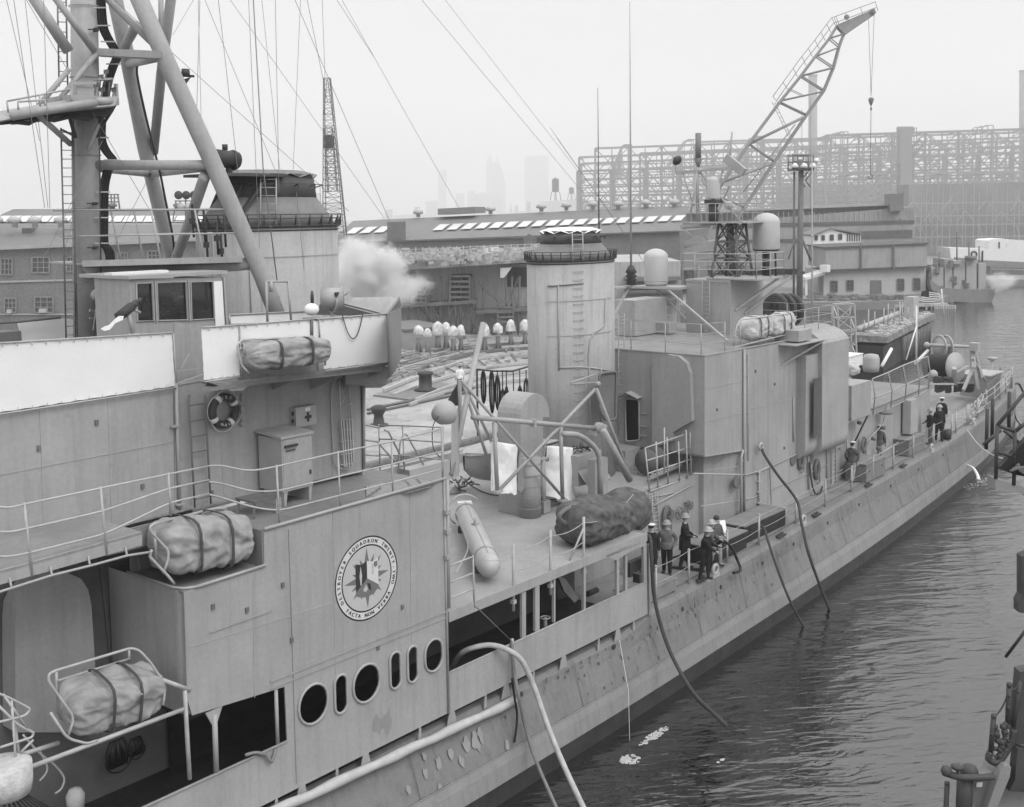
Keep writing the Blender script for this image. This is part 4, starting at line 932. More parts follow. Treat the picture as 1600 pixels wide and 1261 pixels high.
# antenna posts and whip bases on the bridge
m = M()
for a, b, r in (((418,505),(416,440),.03),((455,502),(450,440),.03),((416,440),(450,440),.025)): m.tube([P(a,y=2.2),P(b,y=2.2)], r, 6)
m.tube([P((423,440),y=2.2),P((424,456),y=2.2)], .05, 6); m.build('antenna_post', PAINT2, label='goalpost shaped antenna trunk support on the bridge wing', cat='antenna support')
m = M(); q = P((487,492), y=.9); m.ball(q+Vector((0,0,.12)), .17, 12, (1,1,.8)); m.build('canvas_cover', CANVAS, label='small repeater on the bridge wing rail under a white cover', cat='repeater')
m = M(); m.tube([P((487,498),y=.7), P((487,528),y=.7)], .04, 6); m.cyl(P((487,500),y=.9),P((487,497),y=.9),.2,.2); m.build('repeater_stand', DIM, label='dark stand with a round plate in front of the bridge wing canvas', cat='stand')
# ---------------------------------------------------------------- 01 deck amidships
m = M(); m.prism([(19.65,.0,5.06),(28.3,.0,5.06),(28.3,10.6,5.06),(19.65,10.6,5.06)], (0,0,.03)); m.box((28.3,2.95,5.06),(36.3,11,5.09)); part(m, 'upper_deck', DECK1)
m = M(); m.box((19.65,-.03,4.86),(28.32,.0,5.12)); A = P((1010,835),y=-.02); m.box((28.29,0,4.86),(28.33,3.0,5.12))
m.prism([P(p,y=-.03) for p in ((944,868),(963,862),(968,857),(1010,846),(1010,852),(985,862),(963,876),(958,874))], (0,.03,0)); part(m, 'deck_edge_girder', PAINT)
m = M()
for i in range(9): x_ = 20+i; m.box((x_,.1,4.8),(x_+.05,2.6,5.05))
m.box((19.7,.5,4.8),(28.2,.56,5.04)); each(m, 'deck_beam', DIM, SHIP)
for a, b, wd in (((817,925),(817,995),.16),((838,915),(838,985),.18),((865,905),(865,972),.06),((912,870),(912,955),.10),((964,865),(964,928),.13),((977,868),(977,925),.10),((1006,850),(1008,960),.16),((1013,850),(1014,962),.08)):
    m = M(); q, r = P(a,y=.03), P(b,y=.03); m.bar(q, r, wd, .08, up=(0,1,0)); part(m, 'stanchion', PAINT)
m = M(); A = P((696,760),y=-.05); m.tube([P((699,750),y=-.06), P((701,950),y=-.06)], .045, 8)
for p in ((699,800),(700,830),(700,870)): q = P(p,y=-.08); m.box(q-Vector((.08,.04,.05)), q+Vector((.08,.04,.05)))
part(m, 'drain_pipe', PAINT2)
# guard rails: chains sagging between stanchions, 01 deck
rl = [P(p,y=.06) for p in ((757,955),(802,940),(860,915),(912,893))]
tp = [P(p,y=.06) for p in ((757,810),(802,850),(860,828),(912,808))]
RL = None
m = M()
hts = [(b-a).z for a, b in zip(rl, tp)]
for (a, ta), (b, tb) in zip(list(zip(rl,tp))[1:], list(zip(rl,tp))[2:]):
    for f in (.9,.55): m.tube(sag(a.lerp(ta,f), b.lerp(tb,f), .10), .012, 4)
m.tube(sag(tp[3].lerp(rl[3],.1), P((990,772),y=.6), .25), .012, 4)
m.tube(sag(rl[0].lerp(tp[0],.55), rl[1].lerp(tp[1],.8), .06), .012, 4)
RL = part(m, 'guard_chain', RAIL)
for a, b in list(zip(rl, tp))[1:]: m = M(); m.tube([a-Vector((0,0,.25)), b], .04, 7); m.box(a-Vector((.06,.06,.05)), a+Vector((.06,.06,.05))); part(m, 'post', RAIL, RL)
m = M()
for a in (((699,885),(739,870)),((700,911),(738,896)),((700,936),(740,920)),((739,868),(741,950))): m.tube([P(p,y=-.02) for p in a], .025, 5)
m.tube([P((912,825),y=.05),P((889,878),y=.2)], .03, 6)
each(m, 'gate_rail', RAIL, SHIP)
m = M(); m.tube([P((741,945),y=-.03), P((801,1003),y=-.1)], .01, 4); part(m, 'stay_wire', WIRE)
# ---------------------------------------------------------------- railings of the 02 level
def rail_px(tops, feet, y, wires, name='railing', rw=.02, r=.024, ly=None, posts=None):
    """rail with its posts; wires given as height fractions"""
    A = [P(p,y=(ly[i] if ly else y)) for i,p in enumerate(tops)]; B = [P(p,y=(ly[i] if ly else y)) for i,p in enumerate(feet)]
    m = M()
    for f in wires: m.tube(rounded([b.lerp(a,f) for a,b in zip(A,B)], .25, 3), rw, 6)
    R_ = part(m, name, RAIL)
    for i, (a,b) in enumerate(zip(A,B)):
        if posts is None or i in posts: m = M(); m.tube([b, a+Vector((0,0,.03))], r, 6); part(m, 'post', RAIL, R_)
    return R_
rail_px([(-50,786),(14,794),(38,788),(157,763),(263,741),(327,728)], [(-50,905),(14,906),(50,899),(167,868),(267,806),(327,792)], 0, (1,.66,.32), ly=[0,0,0,0,0.05,.3], posts=(2,3,4))
rail_px([(327,728),(345,727),(390,737),(432,729),(528,707),(612,690),(690,670)], [(327,790),(350,798),(400,815),(437,825),(532,800),(614,778),(692,757)], .1, (1,.6,.28), ly=[.3,.5,.3,.12,.1,.1,.1], posts=(3,4,5,6))
rail_px([(693,668),(629,665),(592,665)], [(692,745),(632,738),(594,735)], 3.0, (1,.7,.35), ly=[.4,3.2,4.4])
m = M()   # inclined ladder handrails at the after end of the 02 level
for pts in (((601,672),(607,674),(632,725)),((622,745),(625,690),(633,675),(668,737)),((567,663),(592,668)),((567,687),(590,690)),((568,710),(591,712)),((590,690),(620,725))): m.tube(rounded([P(p,y=3.2) for p in pts],.2), .028, 6)
m.box(P((640,735),y=3.0), P((687,745),y=3.4)); part(m, 'inclined_ladder_rail', PAINT2)
# bridge-side ladder, lockers, fittings
t = M(); ladder(t, P((317,790),y=YW-.15), P((307,620),y=YW-.15), .40, 7, .022, (1,0,0), .014)
t.tube([P((296,619),y=YW-.15),P((296,619),y=YW)], .02, 4); t.build('bulkhead_ladder', DIM, SHIP)
# big equipment locker
c0 = Vector((15.75,1.2,8.31)); LK_ = thing('deck_locker', 'tall grey double door locker on the deck below the bridge', 'locker', c0+Vector((.3,.4,0)))
a_, b_, c_, d_ = P((394,673),y=1.75), P((440,685),y=1.15), P((478,677),y=1.15), P((432,666),y=1.75)
xa, xb, zt = 15.75, 16.6, 9.80
m = M(); m.box((xa,1.2,8.62),(xb,2.0,zt)); m.build('cabinet', PAINT2, LK_)
m = M(); m.prism([(xa-.04,1.16,zt),(xb+.04,1.16,zt),(xb+.04,2.05,zt+.06),(xa-.04,2.05,zt+.06)], (0,0,.05)); m.build('lid', PAINT2, LK_)
for x0_, x1_ in ((xa+.03,xb-.03),): m = M(); m.box((x0_,1.185,8.66),(x1_,1.2,zt-.05)); m.build('door', PAINT, LK_)
m = M(); m.box((xa+.06,1.14,zt-.2),(xa+.42,1.18,zt-.15)); m.box((xa+.1,1.15,zt-.28),(xa+.35,1.18,zt-.26)); m.box((xb-.1,1.16,8.9),(xb-.06,1.2,9.0)); m.build('hasp', DARK, LK_)
for x_ in (xa+.05, xb-.1):
    m = M(); m.prism([(x_,1.22,8.30),(x_+.05,1.22,8.30),(x_+.1,1.22,8.62),(x_-.0,1.22,8.62)], (0,.7,0)); m.build('leg', PAINT2, LK_)
# bench left of locker
BN = thing('work_bench', 'low grey bench with a holed end plate standing beside the tall locker', 'bench', (15.4,1.0,8.3))
m = M(); m.box((14.75,.9,8.62),(15.35,1.55,8.66)); m.build('seat', DIM, BN)
m = M(); h = arc((15.36,1.02,8.42), .07, 0, 2*pi, 12, (.7,.7,0), (0,0,1))[:-1]; m.prism([(15.3,.88,8.3),(15.5,.95,8.3),(15.5,.95,8.6),(15.3,.88,8.6)], (0,.03,0), [arc((15.4,.915,8.44), .065, 0, 2*pi, 12, (.94,.33,0), (0,0,1))[:-1]]); m.build('end_plate', PAINT2, BN)
for x_, y_ in ((14.8,.95),(14.8,1.5)): m = M(); m.bar((x_,y_,8.62),(x_-.08,y_-.05,8.3),.04); m.build('leg', DIM, BN)
# first-aid box
a_ = P((480,651), y=YW-.14); FA = thing('first_aid_box', 'grey first aid box with a dark cross on the bridge bulkhead', 'first aid box', a_-Vector((0,0,.25)))
q1_, q2_ = P((463,668),y=YW-.22), P((494,632),y=YW-.22)
m = M(); m.box((q1_.x,YW-.22,q1_.z),(q2_.x,YW,q2_.z)); m.build('box', PAINT2, FA)
cx_, cz_ = (q1_.x+q2_.x)/2+.05, (q1_.z+q2_.z)/2-.03
m = M(); m.box((cx_-.10,YW-.225,cz_-.035),(cx_+.10,YW-.222,cz_+.035)); m.box((cx_-.035,YW-.2255,cz_-.11),(cx_+.035,YW-.2222,cz_+.11)); m.build('cross_mark', DARK, FA)
m = M(); m.box((cx_-.08,YW-.225,cz_+.14),(cx_+.07,YW-.222,cz_+.22)); m.build('label_plate', WHITE, FA)
m = M(); m.box((q1_.x-.03,YW-.15,q1_.z+.1),(q1_.x,YW-.1,q1_.z+.18)); m.box((q1_.x-.03,YW-.15,q2_.z-.18),(q1_.x,YW-.1,q2_.z-.1)); m.build('hinge', DARK, FA)
# stretcher in its bracket: pointed outline tube and a slatted litter
ST = thing('basket_stretcher', 'wire basket stretcher strapped upright to the bridge bulkhead', 'stretcher', P((540,730),y=YW-.1))
m = M(); m.tube(rounded([P(p,y=YW-.08) for p in ((522,728),(517,640),(519,600),(531,586),(544,600),(549,650),(552,725),(540,735))],.3,3,True), .018, 5, closed=True); m.build('frame', PAINT2, ST)
m = M()
for p, q in (((532,656),(538,730)),((536,656),(541,730)),((541,655),(545,729)),((545,654),(549,728)),((549,654),(552,722))): m.bar(P(p,y=YW-.12),P(q,y=YW-.12),.05,.03)
for y_ in (656,672,690,710,726): m.bar(P((532,y_),y=YW-.11),P((551,y_-2),y=YW-.11),.03,.02)
m.build('slats', grey('slat wood pale', .45,.8,.1,4), ST)
m = M(); m.tube([P((530,588),y=YW-.1),P((532,655),y=YW-.1)], .02, 4); m.tube([P((544,610),y=YW-.1),P((530,640),y=YW-.1),P((549,630),y=YW-.1)], .012, 4); m.build('lashing', ROPE, ST)
# life ring
lc = P((350,642), y=YW-.12); LR = thing('life_ring', 'dark life ring with white bands and grab line on the bridge bulkhead', 'life ring', lc-Vector((0,0,.38)))
m = M(); R_o, r_o = .30, .085
m.tube(arc(lc, R_o, 0, 2*pi, 40, (1,0,0), (0,0,1))[:-1], r_o, 12, closed=True); m.build('ring', grey('ring paint', .06,.6,.2,6), LR)
for k in range(4):
    a0 = radians(30+90*k); m = M(); m.tube(arc(lc, R_o, a0-.14, a0+.14, 4, (1,0,0), (0,0,1)), r_o+.008, 12); m.build('white_band', WHITE, LR)
m = M(); pts = []
for k in range(4):
    a0 = radians(30+90*k)
    for j in range(8): a = a0+radians(90)*j/8; rr_ = R_o+r_o+.02+.05*sin(pi*j/8); pts.append(lc+Vector((rr_*cos(a), -.03, rr_*sin(a))))
m.tube(pts, .013, 5, closed=True); m.tube([P((373,600),y=YW-.05),P((372,625),y=YW-.05),P((362,640),y=YW-.1)], .012, 5); m.build('grab_line', ROPE, LR)
def text_mesh(s, size):
    cu = bpy.data.curves.new('t', 'FONT'); cu.body = s; cu.size = size; cu.align_x = 'CENTER'; cu.align_y = 'CENTER'; cu.resolution_u = 3
    o = bpy.data.objects.new('t', cu); COL.objects.link(o); dg = bpy.context.evaluated_depsgraph_get(); e = o.evaluated_get(dg); me = e.to_mesh()
    vs = [v.co.copy() for v in me.vertices]; fs = [tuple(p.vertices) for p in me.polygons]; e.to_mesh_clear(); bpy.data.objects.remove(o); bpy.data.curves.remove(cu); return vs, fs
GL = {}
def glyph(ch, size):
    if (ch, size) not in GL: GL[(ch, size)] = text_mesh(ch, size)
    return GL[(ch, size)]
def ring_text(m, s, c, r, a0, a1, size, inward, y, wx=1.0, xv=Vector((1,0,0)), zv=Vector((0,0,1)), yo=Vector((0,-1,0)), bold=0):
    """letters along an arc from angle a0 to a1"""
    n = len(s)
    for i, ch in enumerate(s):
        if ch == ' ': continue
        a = a0+(a1-a0)*i/(n-1); vs, fs = glyph(ch, size); u = Vector((-sin(a), cos(a)))*(-1 if not inward else 1); v = Vector((cos(a), sin(a)))*(1 if not inward else -1)
        out = []
        for p in vs:
            X = (cos(a)*r + u[0]*p.x*wx + v[0]*p.y); Z = (sin(a)*r + u[1]*p.x*wx + v[1]*p.y); out.append(c+xv*X+zv*Z+yo*y)
        m.add(out, fs)
        if bold:
            m.add([q+xv*(bold*u[0])+zv*(bold*u[1])+yo*.0006 for q in out], fs)
            m.add([q-xv*(bold*u[0])-zv*(bold*u[1])+yo*.0003 for q in out], fs)
m = M(); ring_text(m, 'USS', lc, R_o, radians(112), radians(68), .10, False, r_o+.012); ring_text(m, 'NAVY', lc, R_o, radians(245), radians(300), .09, True, r_o+.012)
m.build('lettering', WHITE, LR)
m = M(); m.tube([P((377,615),y=YW-.04),P((378,667),y=YW-.04)], .015, 5); m.box(P((376,636),y=YW-.05),P((381,640),y=YW)); m.box(P((376,660),y=YW-.05),P((381,664),y=YW)); part(m, 'conduit', PAINT2)
# ---------------------------------------------------------------- the squadron seal (flat print on the plate)
sc = P((571.5,904), y=0); SR = .70
wL, wR = P((523,920),y=0), P((621,890),y=0); SR = (wR.x-wL.x)/2; sc.x = (wL.x+wR.x)/2
SEAL = thing('squadron_seal', 'round white squadron emblem with a shield and starburst painted on the deckhouse side', 'emblem', sc-Vector((0,0,SR)))
def disc(r, y, mat, name, r2=0):
    m = M(); n = 64; o = [sc+Vector((r*cos(2*pi*i/n), -y, r*sin(2*pi*i/n))) for i in range(n)]
    if r2: q = [sc+Vector((r2*cos(2*pi*i/n), -y, r2*sin(2*pi*i/n))) for i in range(n)]; m.add(o+q, [(i,(i+1)%n,n+(i+1)%n,n+i) for i in range(n)])
    else: m.add(o, [tuple(range(n))])
    return m.build(name, mat, SEAL)
INK = grey('seal ink', .015,.6,.1); SW = grey('seal white', .62,.6,.03); SG = grey('seal pale field', .48,.6,.03); SM_ = grey('seal mid grey', .16,.6,.05); SD_ = grey('seal dark', .035,.6,.1)
disc(SR, .002, SW, 'white_disc'); disc(SR, .004, INK, 'outer_ring', SR*.965); disc(SR*.80, .004, INK, 'inner_ring', SR*.765); disc(SR*.765, .0045, SG, 'pale_field')
def sq(x, y): return Vector((x*SR, y*SR))   # seal units
def flat(pts, y, mat, name): m = M(); m.prism([sc+Vector((x*SR,-y,z*SR)) for x,z in pts], (0,-.0008,0)); return m.build(name, mat, SEAL)
m = M(); tips = [(90,.73),(66,.60),(45,.66),(24,.52),(2,.70),(-20,.5),(-42,.62),(-66,.52),(-90,.72),(-114,.52),(-138,.62),(-158,.55),(180,.72),(158,.5),(136,.62),(114,.55)]
for a, L in tips:
    t = radians(a); w_ = .07 if L > .65 else .055
    m.add([sc+Vector(((L*cos(t))*SR, -.0065, L*sin(t)*SR)), sc+Vector(((.2*cos(t)-w_*sin(t)*1.6)*SR, -.0065, (.2*sin(t)+w_*cos(t)*1.6)*SR)), sc+Vector(((.2*cos(t)+w_*sin(t)*1.6)*SR, -.0065, (.2*sin(t)-w_*cos(t)*1.6)*SR))], [(0,1,2)])
m.build('starburst', SM_, SEAL)
flat([(-.36,.42),(-.17,.36),(0,.42),(0,0),(-.36,-.26)], .008, SD_, 'shield_dark_quarter'); flat([(.0,.42),(.17,.36),(.36,.42),(.36,-.24),(0,0)], .008, SW, 'shield_white_quarter')
flat([(0,0),(.36,-.24),(.36,-.30),(.2,-.42),(0,-.45),(-.2,-.42),(-.36,-.34),(-.36,-.26)], .008, SM_, 'shield_base')
flat([(-.24,.1),(-.20,.34),(-.16,.1),(-.18,-.1),(-.2,-.14),(-.22,-.1)], .0092, SG, 'torch_emblem'); flat([(.14,.05),(.16,.32),(.20,.32),(.22,.05)], .0092, SG, 'lamp_emblem')
flat([(-.14,-.26),(-.04,-.14),(.02,-.26),(-.06,-.32)], .0092, SG, 'helm_emblem'); flat([(0,-.12),(.1,-.15),(.12,-.34),(.04,-.26)], .0093, SD_, 'plume_emblem')
m = M()
ring_text(m, 'DESTROYER SQUADRON TWENTY-TWO', sc, SR*.875, radians(206), radians(-20), .118, False, .006, .95, bold=.006)
ring_text(m, 'FACTA NON VERBA', sc, SR*.885, radians(224), radians(322), .118, True, .006, .95, bold=.006)
m.build('lettering', INK, SEAL)
# ---------------------------------------------------------------- liferafts in their racks
def raft(label, c, u, v, w_, mat, seed, straps=(-.35,.3), amp=.085, group='covered life rafts', p=4.0):
    t = thing('covered_raft', label, 'life raft', Vector(c)-Vector((0,0,Vector(w_).length)), group)
    m = M(); lump(m, c, u, Vector(v)*.97, Vector(w_)*.97, p, amp, 1.9, seed, pinch=straps); m.build('canvas_cover', mat, t)
    for s_ in straps: m = M(); strap(m, c, u, v, w_, Vector(u).length*s_, .055, p, .955+amp*.9/Vector(v).length); m.build('strap', STRAP, t)
    return t
def box_px(pl, pr, y): a, b = P(pl,y=y), P(pr,y=y); return a, b
RK = []
a, b = P((246,858),y=.45), P((388,836),y=.45)
raft('grey canvas covered raft strapped on the shelf at the corner of the seal deckhouse', (a+b)/2+Vector((-.02,.08,.0)), (b-a)/2*1.0, (0,.52,0), (0,0,.50), TARP, 1)
def rack(name, segs, r=.028, mat=RAIL):
    m = M()
    for s_ in segs: m.tube(rounded(s_, .16, 4), r, 6)
    return part(m, name, mat)
def pp(lst, y): return [P(p,y=y) for p in lst]
rack('raft_rack', [pp([z4(*p) for p in ((1310,205),(1260,200),(1070,245))], .9)+pp([z4(*p) for p in ((900,290),(865,310),(880,345),(975,445),(975,500),(945,580))], .05), pp([z4(*p) for p in ((880,440),(865,480),(980,600),(1010,640))], -.02), pp([z4(*p) for p in ((895,330),(905,500))],.3)])
m = M(); m.prism([P(z4(*p),y=-.06) for p in ((960,400),(990,390),(1040,640),(1000,672),(985,670))], (0,-.02,0)); q = None
a, b = P((95,1112),y=.35), P((252,1068),y=.35)
raft('grey canvas covered raft strapped in the tubular rack above the main deck, lower left', (a+b)/2, (b-a)/2*.98, (0,.40,.1), (0,-.08,.42), TARP, 5, (-.25,.3))
rack('raft_rack', [pp([z5(*p) for p in ((345,550),(335,340),)],.9), pp([z5(*p) for p in ((770,280),(768,210))],.9), pp([z5(*p) for p in ((345,395),(770,265))],.85),
  pp([z5(*p) for p in ((405,725),(435,640),(430,600),(290,400),(290,355),(330,335),(780,200),(830,215),(900,290),(970,400),(980,470),(970,540))], .0), pp([z5(*p) for p in ((300,585),(400,740),(520,770),(580,750))],-.02)], .026)
rack('rack_support', [pp([z5(*p) for p in ((180,910),(1090,565))], 0), pp([z5(*p) for p in ((130,835),(350,765))],.7), pp([z5(*p) for p in ((965,390),(1130,450))],.0), pp([z5(*p) for p in ((1100,450),(1112,690),(1130,980))],.0)], .045)
# rack frames at the far left with a pale basket
rack('empty_rack', [pp([w7_ for w7_ in ((-6,1082),(18,1092),(48,1108),(40,1118),(0,1128),(-20,1131))],-.4), pp(((-5,1100),(28,1133),(53,1145),(50,1152),(0,1168)),-.4), pp(((18,1094),(27,1220)),-.4), pp(((5,1085),(42,1138)),-.4), pp(((22,1125),(32,1190)),-.3), pp(((33,1175),(52,1156)),-.4), pp(((45,1195),(30,1188)),-.4)], .022)
m = M(); c_ = P((5,1213),y=-.45); m.lathe(c_, [(.42,-.28),(.45,-.1),(.45,.2),(.38,.22)], 24); m.build('rope_reel', grey('pale rope coil', .55,.9,.2,8,bump=.03,bscale=30), label='pale reel of rope cut off by the lower left corner', cat='rope reel')
m = M(); 
for i in range(9): m.tube([P((2+i*4,1235),y=-.4), P((10+i*11,1275),y=-.6)], .02, 4)
m.build('black_netting', BLACK, label='black netting hanging below the rope reel in the lower left corner', cat='netting')
m = M(); m.tube(spline([P(p,y=1.5) for p in ((36,1148),(60,1175),(85,1195),(100,1215),(96,1232),(86,1240))],5), .02, 6); m.tube(spline([P(p,y=1.5) for p in ((60,1170),(73,1195),(72,1208),(62,1220))],5), .018, 6); m.build('pale_line', ROPE, label='pale air hose curling behind the lower left rack', cat='hose')
a, b = P((381,560),y=.45), P((508,545),y=.45)
raft('grey canvas covered raft hanging in the rack on the bridge wing', (a+b)/2+Vector((0,-.02,.02)), (b-a)/2, (0,.34,0), (0,0,.27), TARP, 9, (-.35,.35), .06)
rack('raft_rack', [pp([z3(*p) for p in ((330,605),(285,560),(262,440),(290,412),(700,392),(740,410),(775,520),(770,560))],.35), pp([z3(*p) for p in ((265,465),(745,430))],.6), pp([z3(*p) for p in ((300,420),(305,500))],.4), pp([z3(*p) for p in ((435,400),(430,470))],.4), pp([z3(*p) for p in ((690,395),(700,450))],.4), pp([z3(*p) for p in ((375,415),(378,460))],.5), pp([z3(*p) for p in ((600,400),(605,440))],.5)], .024)
for (pa, pb, sd_, lb) in (((1160,517),(1199,508),11,'left one of the two pale lashed rafts on the hangar roof edge'),((1198,512),(1234,502),13,'right one of the two pale lashed rafts on the hangar roof edge')):
    a, b = P(pa,y=2.75), P(pb,y=2.75); raft(lb, (a+b)/2+Vector((0,0,.02)), (b-a)/2*.98, (0,.40,0), (0,0,.42), TARPL, sd_, (-.3,.3), .06)
rack('raft_rack', [pp(((1146,543),(1150,512),(1157,500),(1230,490),(1245,495)),2.4), pp(((1146,525),(1157,530)),2.4), pp(((1157,500),(1157,540)),2.4), pp(((1146,543),(1240,520)),2.35)], .025)
# big dark canvas bundle on the 01 deck edge
a, b = P((884,822),y=.8), P((1004,795),y=1.3)
BD = thing('canvas_covered_boat_fittings', 'bulky dark canvas covered bundle overhanging the upper deck edge', 'covered bundle', (a+b)/2-Vector((0,0,.9)))
m = M(); lump(m, a.lerp(b,.38), (b-a)*.36, (0,.72,0), (0,0,.60), 2.6, .12, 1.5, 21, pinch=(.95,)); m.build('canvas_cover', TARPD, BD)
m = M(); lump(m, a.lerp(b,.76)+Vector((0,0,.08)), (b-a)*.15, (0,.68,0), (0,0,.62), 2.4, .09, 1.8, 25); m.build('end_cover', TARPD, BD)
m = M(); m.tube(spline([P(z8(*p),y=.9) for p in ((830,400),(760,430),(720,465),(730,495),(755,510))],5), .07, 8); m.build('hose_loop', DIM, label='grey hose looped beside the dark canvas bundle', cat='hose')
# ---------------------------------------------------------------- boat davit and gear on the 01 deck
DV = part((lambda m: m.tube([P((704,742),y=3.0), P((755,505),y=4.0)], .085, 10))(M()), 'davit_boom', PAINT)
yD = 3.4
def T(pxs, r, y=yD, n=7, mm=None): mm.tube([P(p,y=y) for p in pxs], r, n); return mm
m = M(); T([(738,652),(930,669)], .075, yD, 10, m); T([(930,669),(945,668)], .12, yD, 10, m); part(m, 'davit_crossbeam', PAINT)
m = M()
T([(778,768),(930,608)], .055, yD, 8, m); T([(721,595),(884,782)], .05, yD, 8, m); T([(772,660),(777,768)], .065, yD, 8, m); T([(876,665),(879,780)], .065, yD, 8, m)
T([(932,608),(986,750)], .055, 2.9, 8, m); T([(942,672),(984,750)], .12, 2.7, 8, m); T([(932,600),(936,600)], .09, yD, 6, m); T([(892,598),(930,585)], .03, yD, 6, m); T([(892,600),(930,598)], .03, yD, 6, m)
T([(718,594),(720,680)], .06, 4.4, 8, m); T([(722,594),(775,705)], .05, 5.2, 8, m); T([(723,600),(768,735)], .05, 4.4, 8, m)
part(m, 'davit_brace', PAINT)
m = M()
for p in ((777,768),(879,782)): q = P(p,y=yD); m.box(q-Vector((.15,.1,.03)), q+Vector((.15,.1,.04)))
q = P((936,668),y=yD-.1); m.cyl(q+Vector((0,-.1,0)), q+Vector((0,.1,0)), .17,.17,12); m.box(q+Vector((-.2,0,-.25)),q+Vector((.2,.3,-.1))); q = P((833,661),y=yD); m.box(q-Vector((.05,.1,.12)), q+Vector((.05,.1,.12)))
each(m, 'davit_foot', PAINT2, SHIP)
m = M(); g = [P(p,y=3.0) for p in ((706,640),(714,640),(716,745),(704,748))]; m.prism(g, (.5,.4,0)); part(m, 'davit_king_post', PAINT)
q = P((696,645),y=3.0); m = M(); m.lathe(q, [(.02,-.42),(.18,-.38),(.30,-.2),(.33,.0),(.33,.12),(.25,.16)], 20, ax='x'); 
SB = m.build('boat_spotlight', PAINT2, label='round grey searchlight housing at the davit head', cat='searchlight')
m = M(); m.tube(spline([P(p,y=2.9) for p in ((685,650),(676,668),(677,700),(688,715))],5), .014, 5); m.tube(spline([P(p,y=2.9) for p in ((690,655),(695,662),(702,660))],4), .014, 5); m.build('lamp_cord', ROPED, label='thin cord drooping below the davit searchlight', cat='cord')
m = M(); m.prism([P(p,y=4.6) for p in ((711,605),(719,593),(719,640),(705,640),(700,625))], (.4,.3,0)); part(m, 'fairlead_plate', DARK)
# whaleboat
WB = thing('ship_boat', 'grey ship boat with a black bottom hung in the davits', 'boat', P((765,720),y=6.2))
def boat_hull(c, L_, W_, D_, n=16):
    vs = []; c = Vector(c)
    for i in range(n+1):
        t = -1+2*i/n; k = (1-abs(t)**2.6)**.6 if abs(t) < 1 else 0
        for j in range(13):
            a = pi*j/12; vs.append(c+Vector((t*L_/2, W_/2*cos(a)*max(k,.04), -D_*sin(a)**.8*(.5+.5*max(k,.02))+.18*abs(t)**2)))
    return vs, [(i*13+j, i*13+j+1, (i+1)*13+j+1, (i+1)*13+j) for i in range(n) for j in range(12)]
q = P((795,698),y=6.6); m = M(); vs, fs = boat_hull(q+Vector((.9,0,.0)), 6.4, 2.0, 1.15); m.add(vs, fs, True); 
m.build('hull', [PAINT], WB)
m = M(); vs, fs = boat_hull(q+Vector((.9,0,-.62)), 5.2, 1.55, .55); m.add(vs, fs, True); m.build('bottom', BLACK, WB)
m = M(); m.lathe(q+Vector((.9,0,.1)), [(.01,0),(1,0)], 24, 3.1, .95); m.lathe(q+Vector((.9,0,.1)), [(1.0,-.06),(1.03,0),(.97,.03)], 28, 3.15, 1.0); m.build('gunwale', RAIL, WB)
# ventilation cowl and its trunk
VT = M(); a, b = P((838,620),y=4.6), P((852,690),y=4.6); q0 = P((812,690),y=4.2); q1 = P((848,690),y=4.2)
xa, xb = P((813,650),y=4.2).x, P((848,650),y=4.2).x; zt = P((830,616),y=4.2).z
def cowl():
    m = M(); pr = []
    w_ = xb-xa; 
    prof = [(xa,5.1),(xb,5.1),(xb, P((848,652),y=4.2).z),(xb+.34,P((858,652),y=4.2).z)]
    c_ = ((xa+xb+.34)/2, zt-(xb+.34-xa)/2); R__ = (xb+.34-xa)/2
    prof += [(c_[0]+R__*cos(pi*i/14), c_[1]+R__*sin(pi*i/14)) for i in range(15)]
    m.prism([(x,4.2,z) for x,z in prof], (0,.95,0)); return m
part(cowl(), 'ventilation_cowl', PAINT)
m = M(); q = P((831,735),y=3.9); m.cyl((q.x,4.0,5.1),(q.x,4.0,7.0),.36,.36,16)
for z_ in (5.4,5.75,6.1,6.45,6.8): m.tube(arc((q.x,4.0,z_), .37, 0, 2*pi, 18, (1,0,0),(0,1,0))[:-1], .012, 4, closed=True)
m.cyl((q.x+.55,3.9,5.1),(q.x+.55,3.9,6.8),.1,.1,8); m.cyl((q.x+.8,3.9,6.8),(q.x+.3,3.9,6.85),.08,.08,8); m.box((q.x+.4,3.75,5.12),(q.x+.75,4.0,5.5))
part(m, 'ventilation_duct', PAINT)
# canvas-wrapped reels
def wrapped(pl, label, seed, y=3.8):
    tl, tr, br, bl = PL(pl, y=y); m = M(); nu, nv = 22, 26; vs = []
    for side in (0, 1):
        for j in range(nv+1):
            for i in range(nu+1):
                p = tl.lerp(tr, i/nu).lerp(bl.lerp(br, i/nu), j/nv); k = sin(pi*i/nu)**.5
                d = .28*k*(1 if side == 0 else -1); f = noise.noise(Vector((p.x*3+seed,p.z*1.4,side*3)))*.09 + .05*(1-abs(noise.noise(Vector((p.x*7+seed,p.z*3,4)))))
                z_ = -abs(f)*.8*(j == nv)*2
                vs.append(p+Vector((f*.3, -d+f+.28, z_)))
    N_ = (nu+1)*(nv+1); fs = []
    for s_ in (0,1):
        fs += [(s_*N_+j*(nu+1)+i, s_*N_+j*(nu+1)+i+1, s_*N_+(j+1)*(nu+1)+i+1, s_*N_+(j+1)*(nu+1)+i) for j in range(nv) for i in range(nu)]
    fs += [(i, i+1, N_+i+1, N_+i) for i in range(nu)]
    m.add(vs, fs, True); return m.build('canvas_wrapped_gear', grey('bright canvas', .95,.9,.06,3,bump=.01,bscale=12), label=label, cat='covered gear', group='white canvas wrapped gear on the upper deck')
wrapped([(780,691),(818,697),(816,772),(782,767)], 'white canvas wrapped gear left of the round duct', 1)
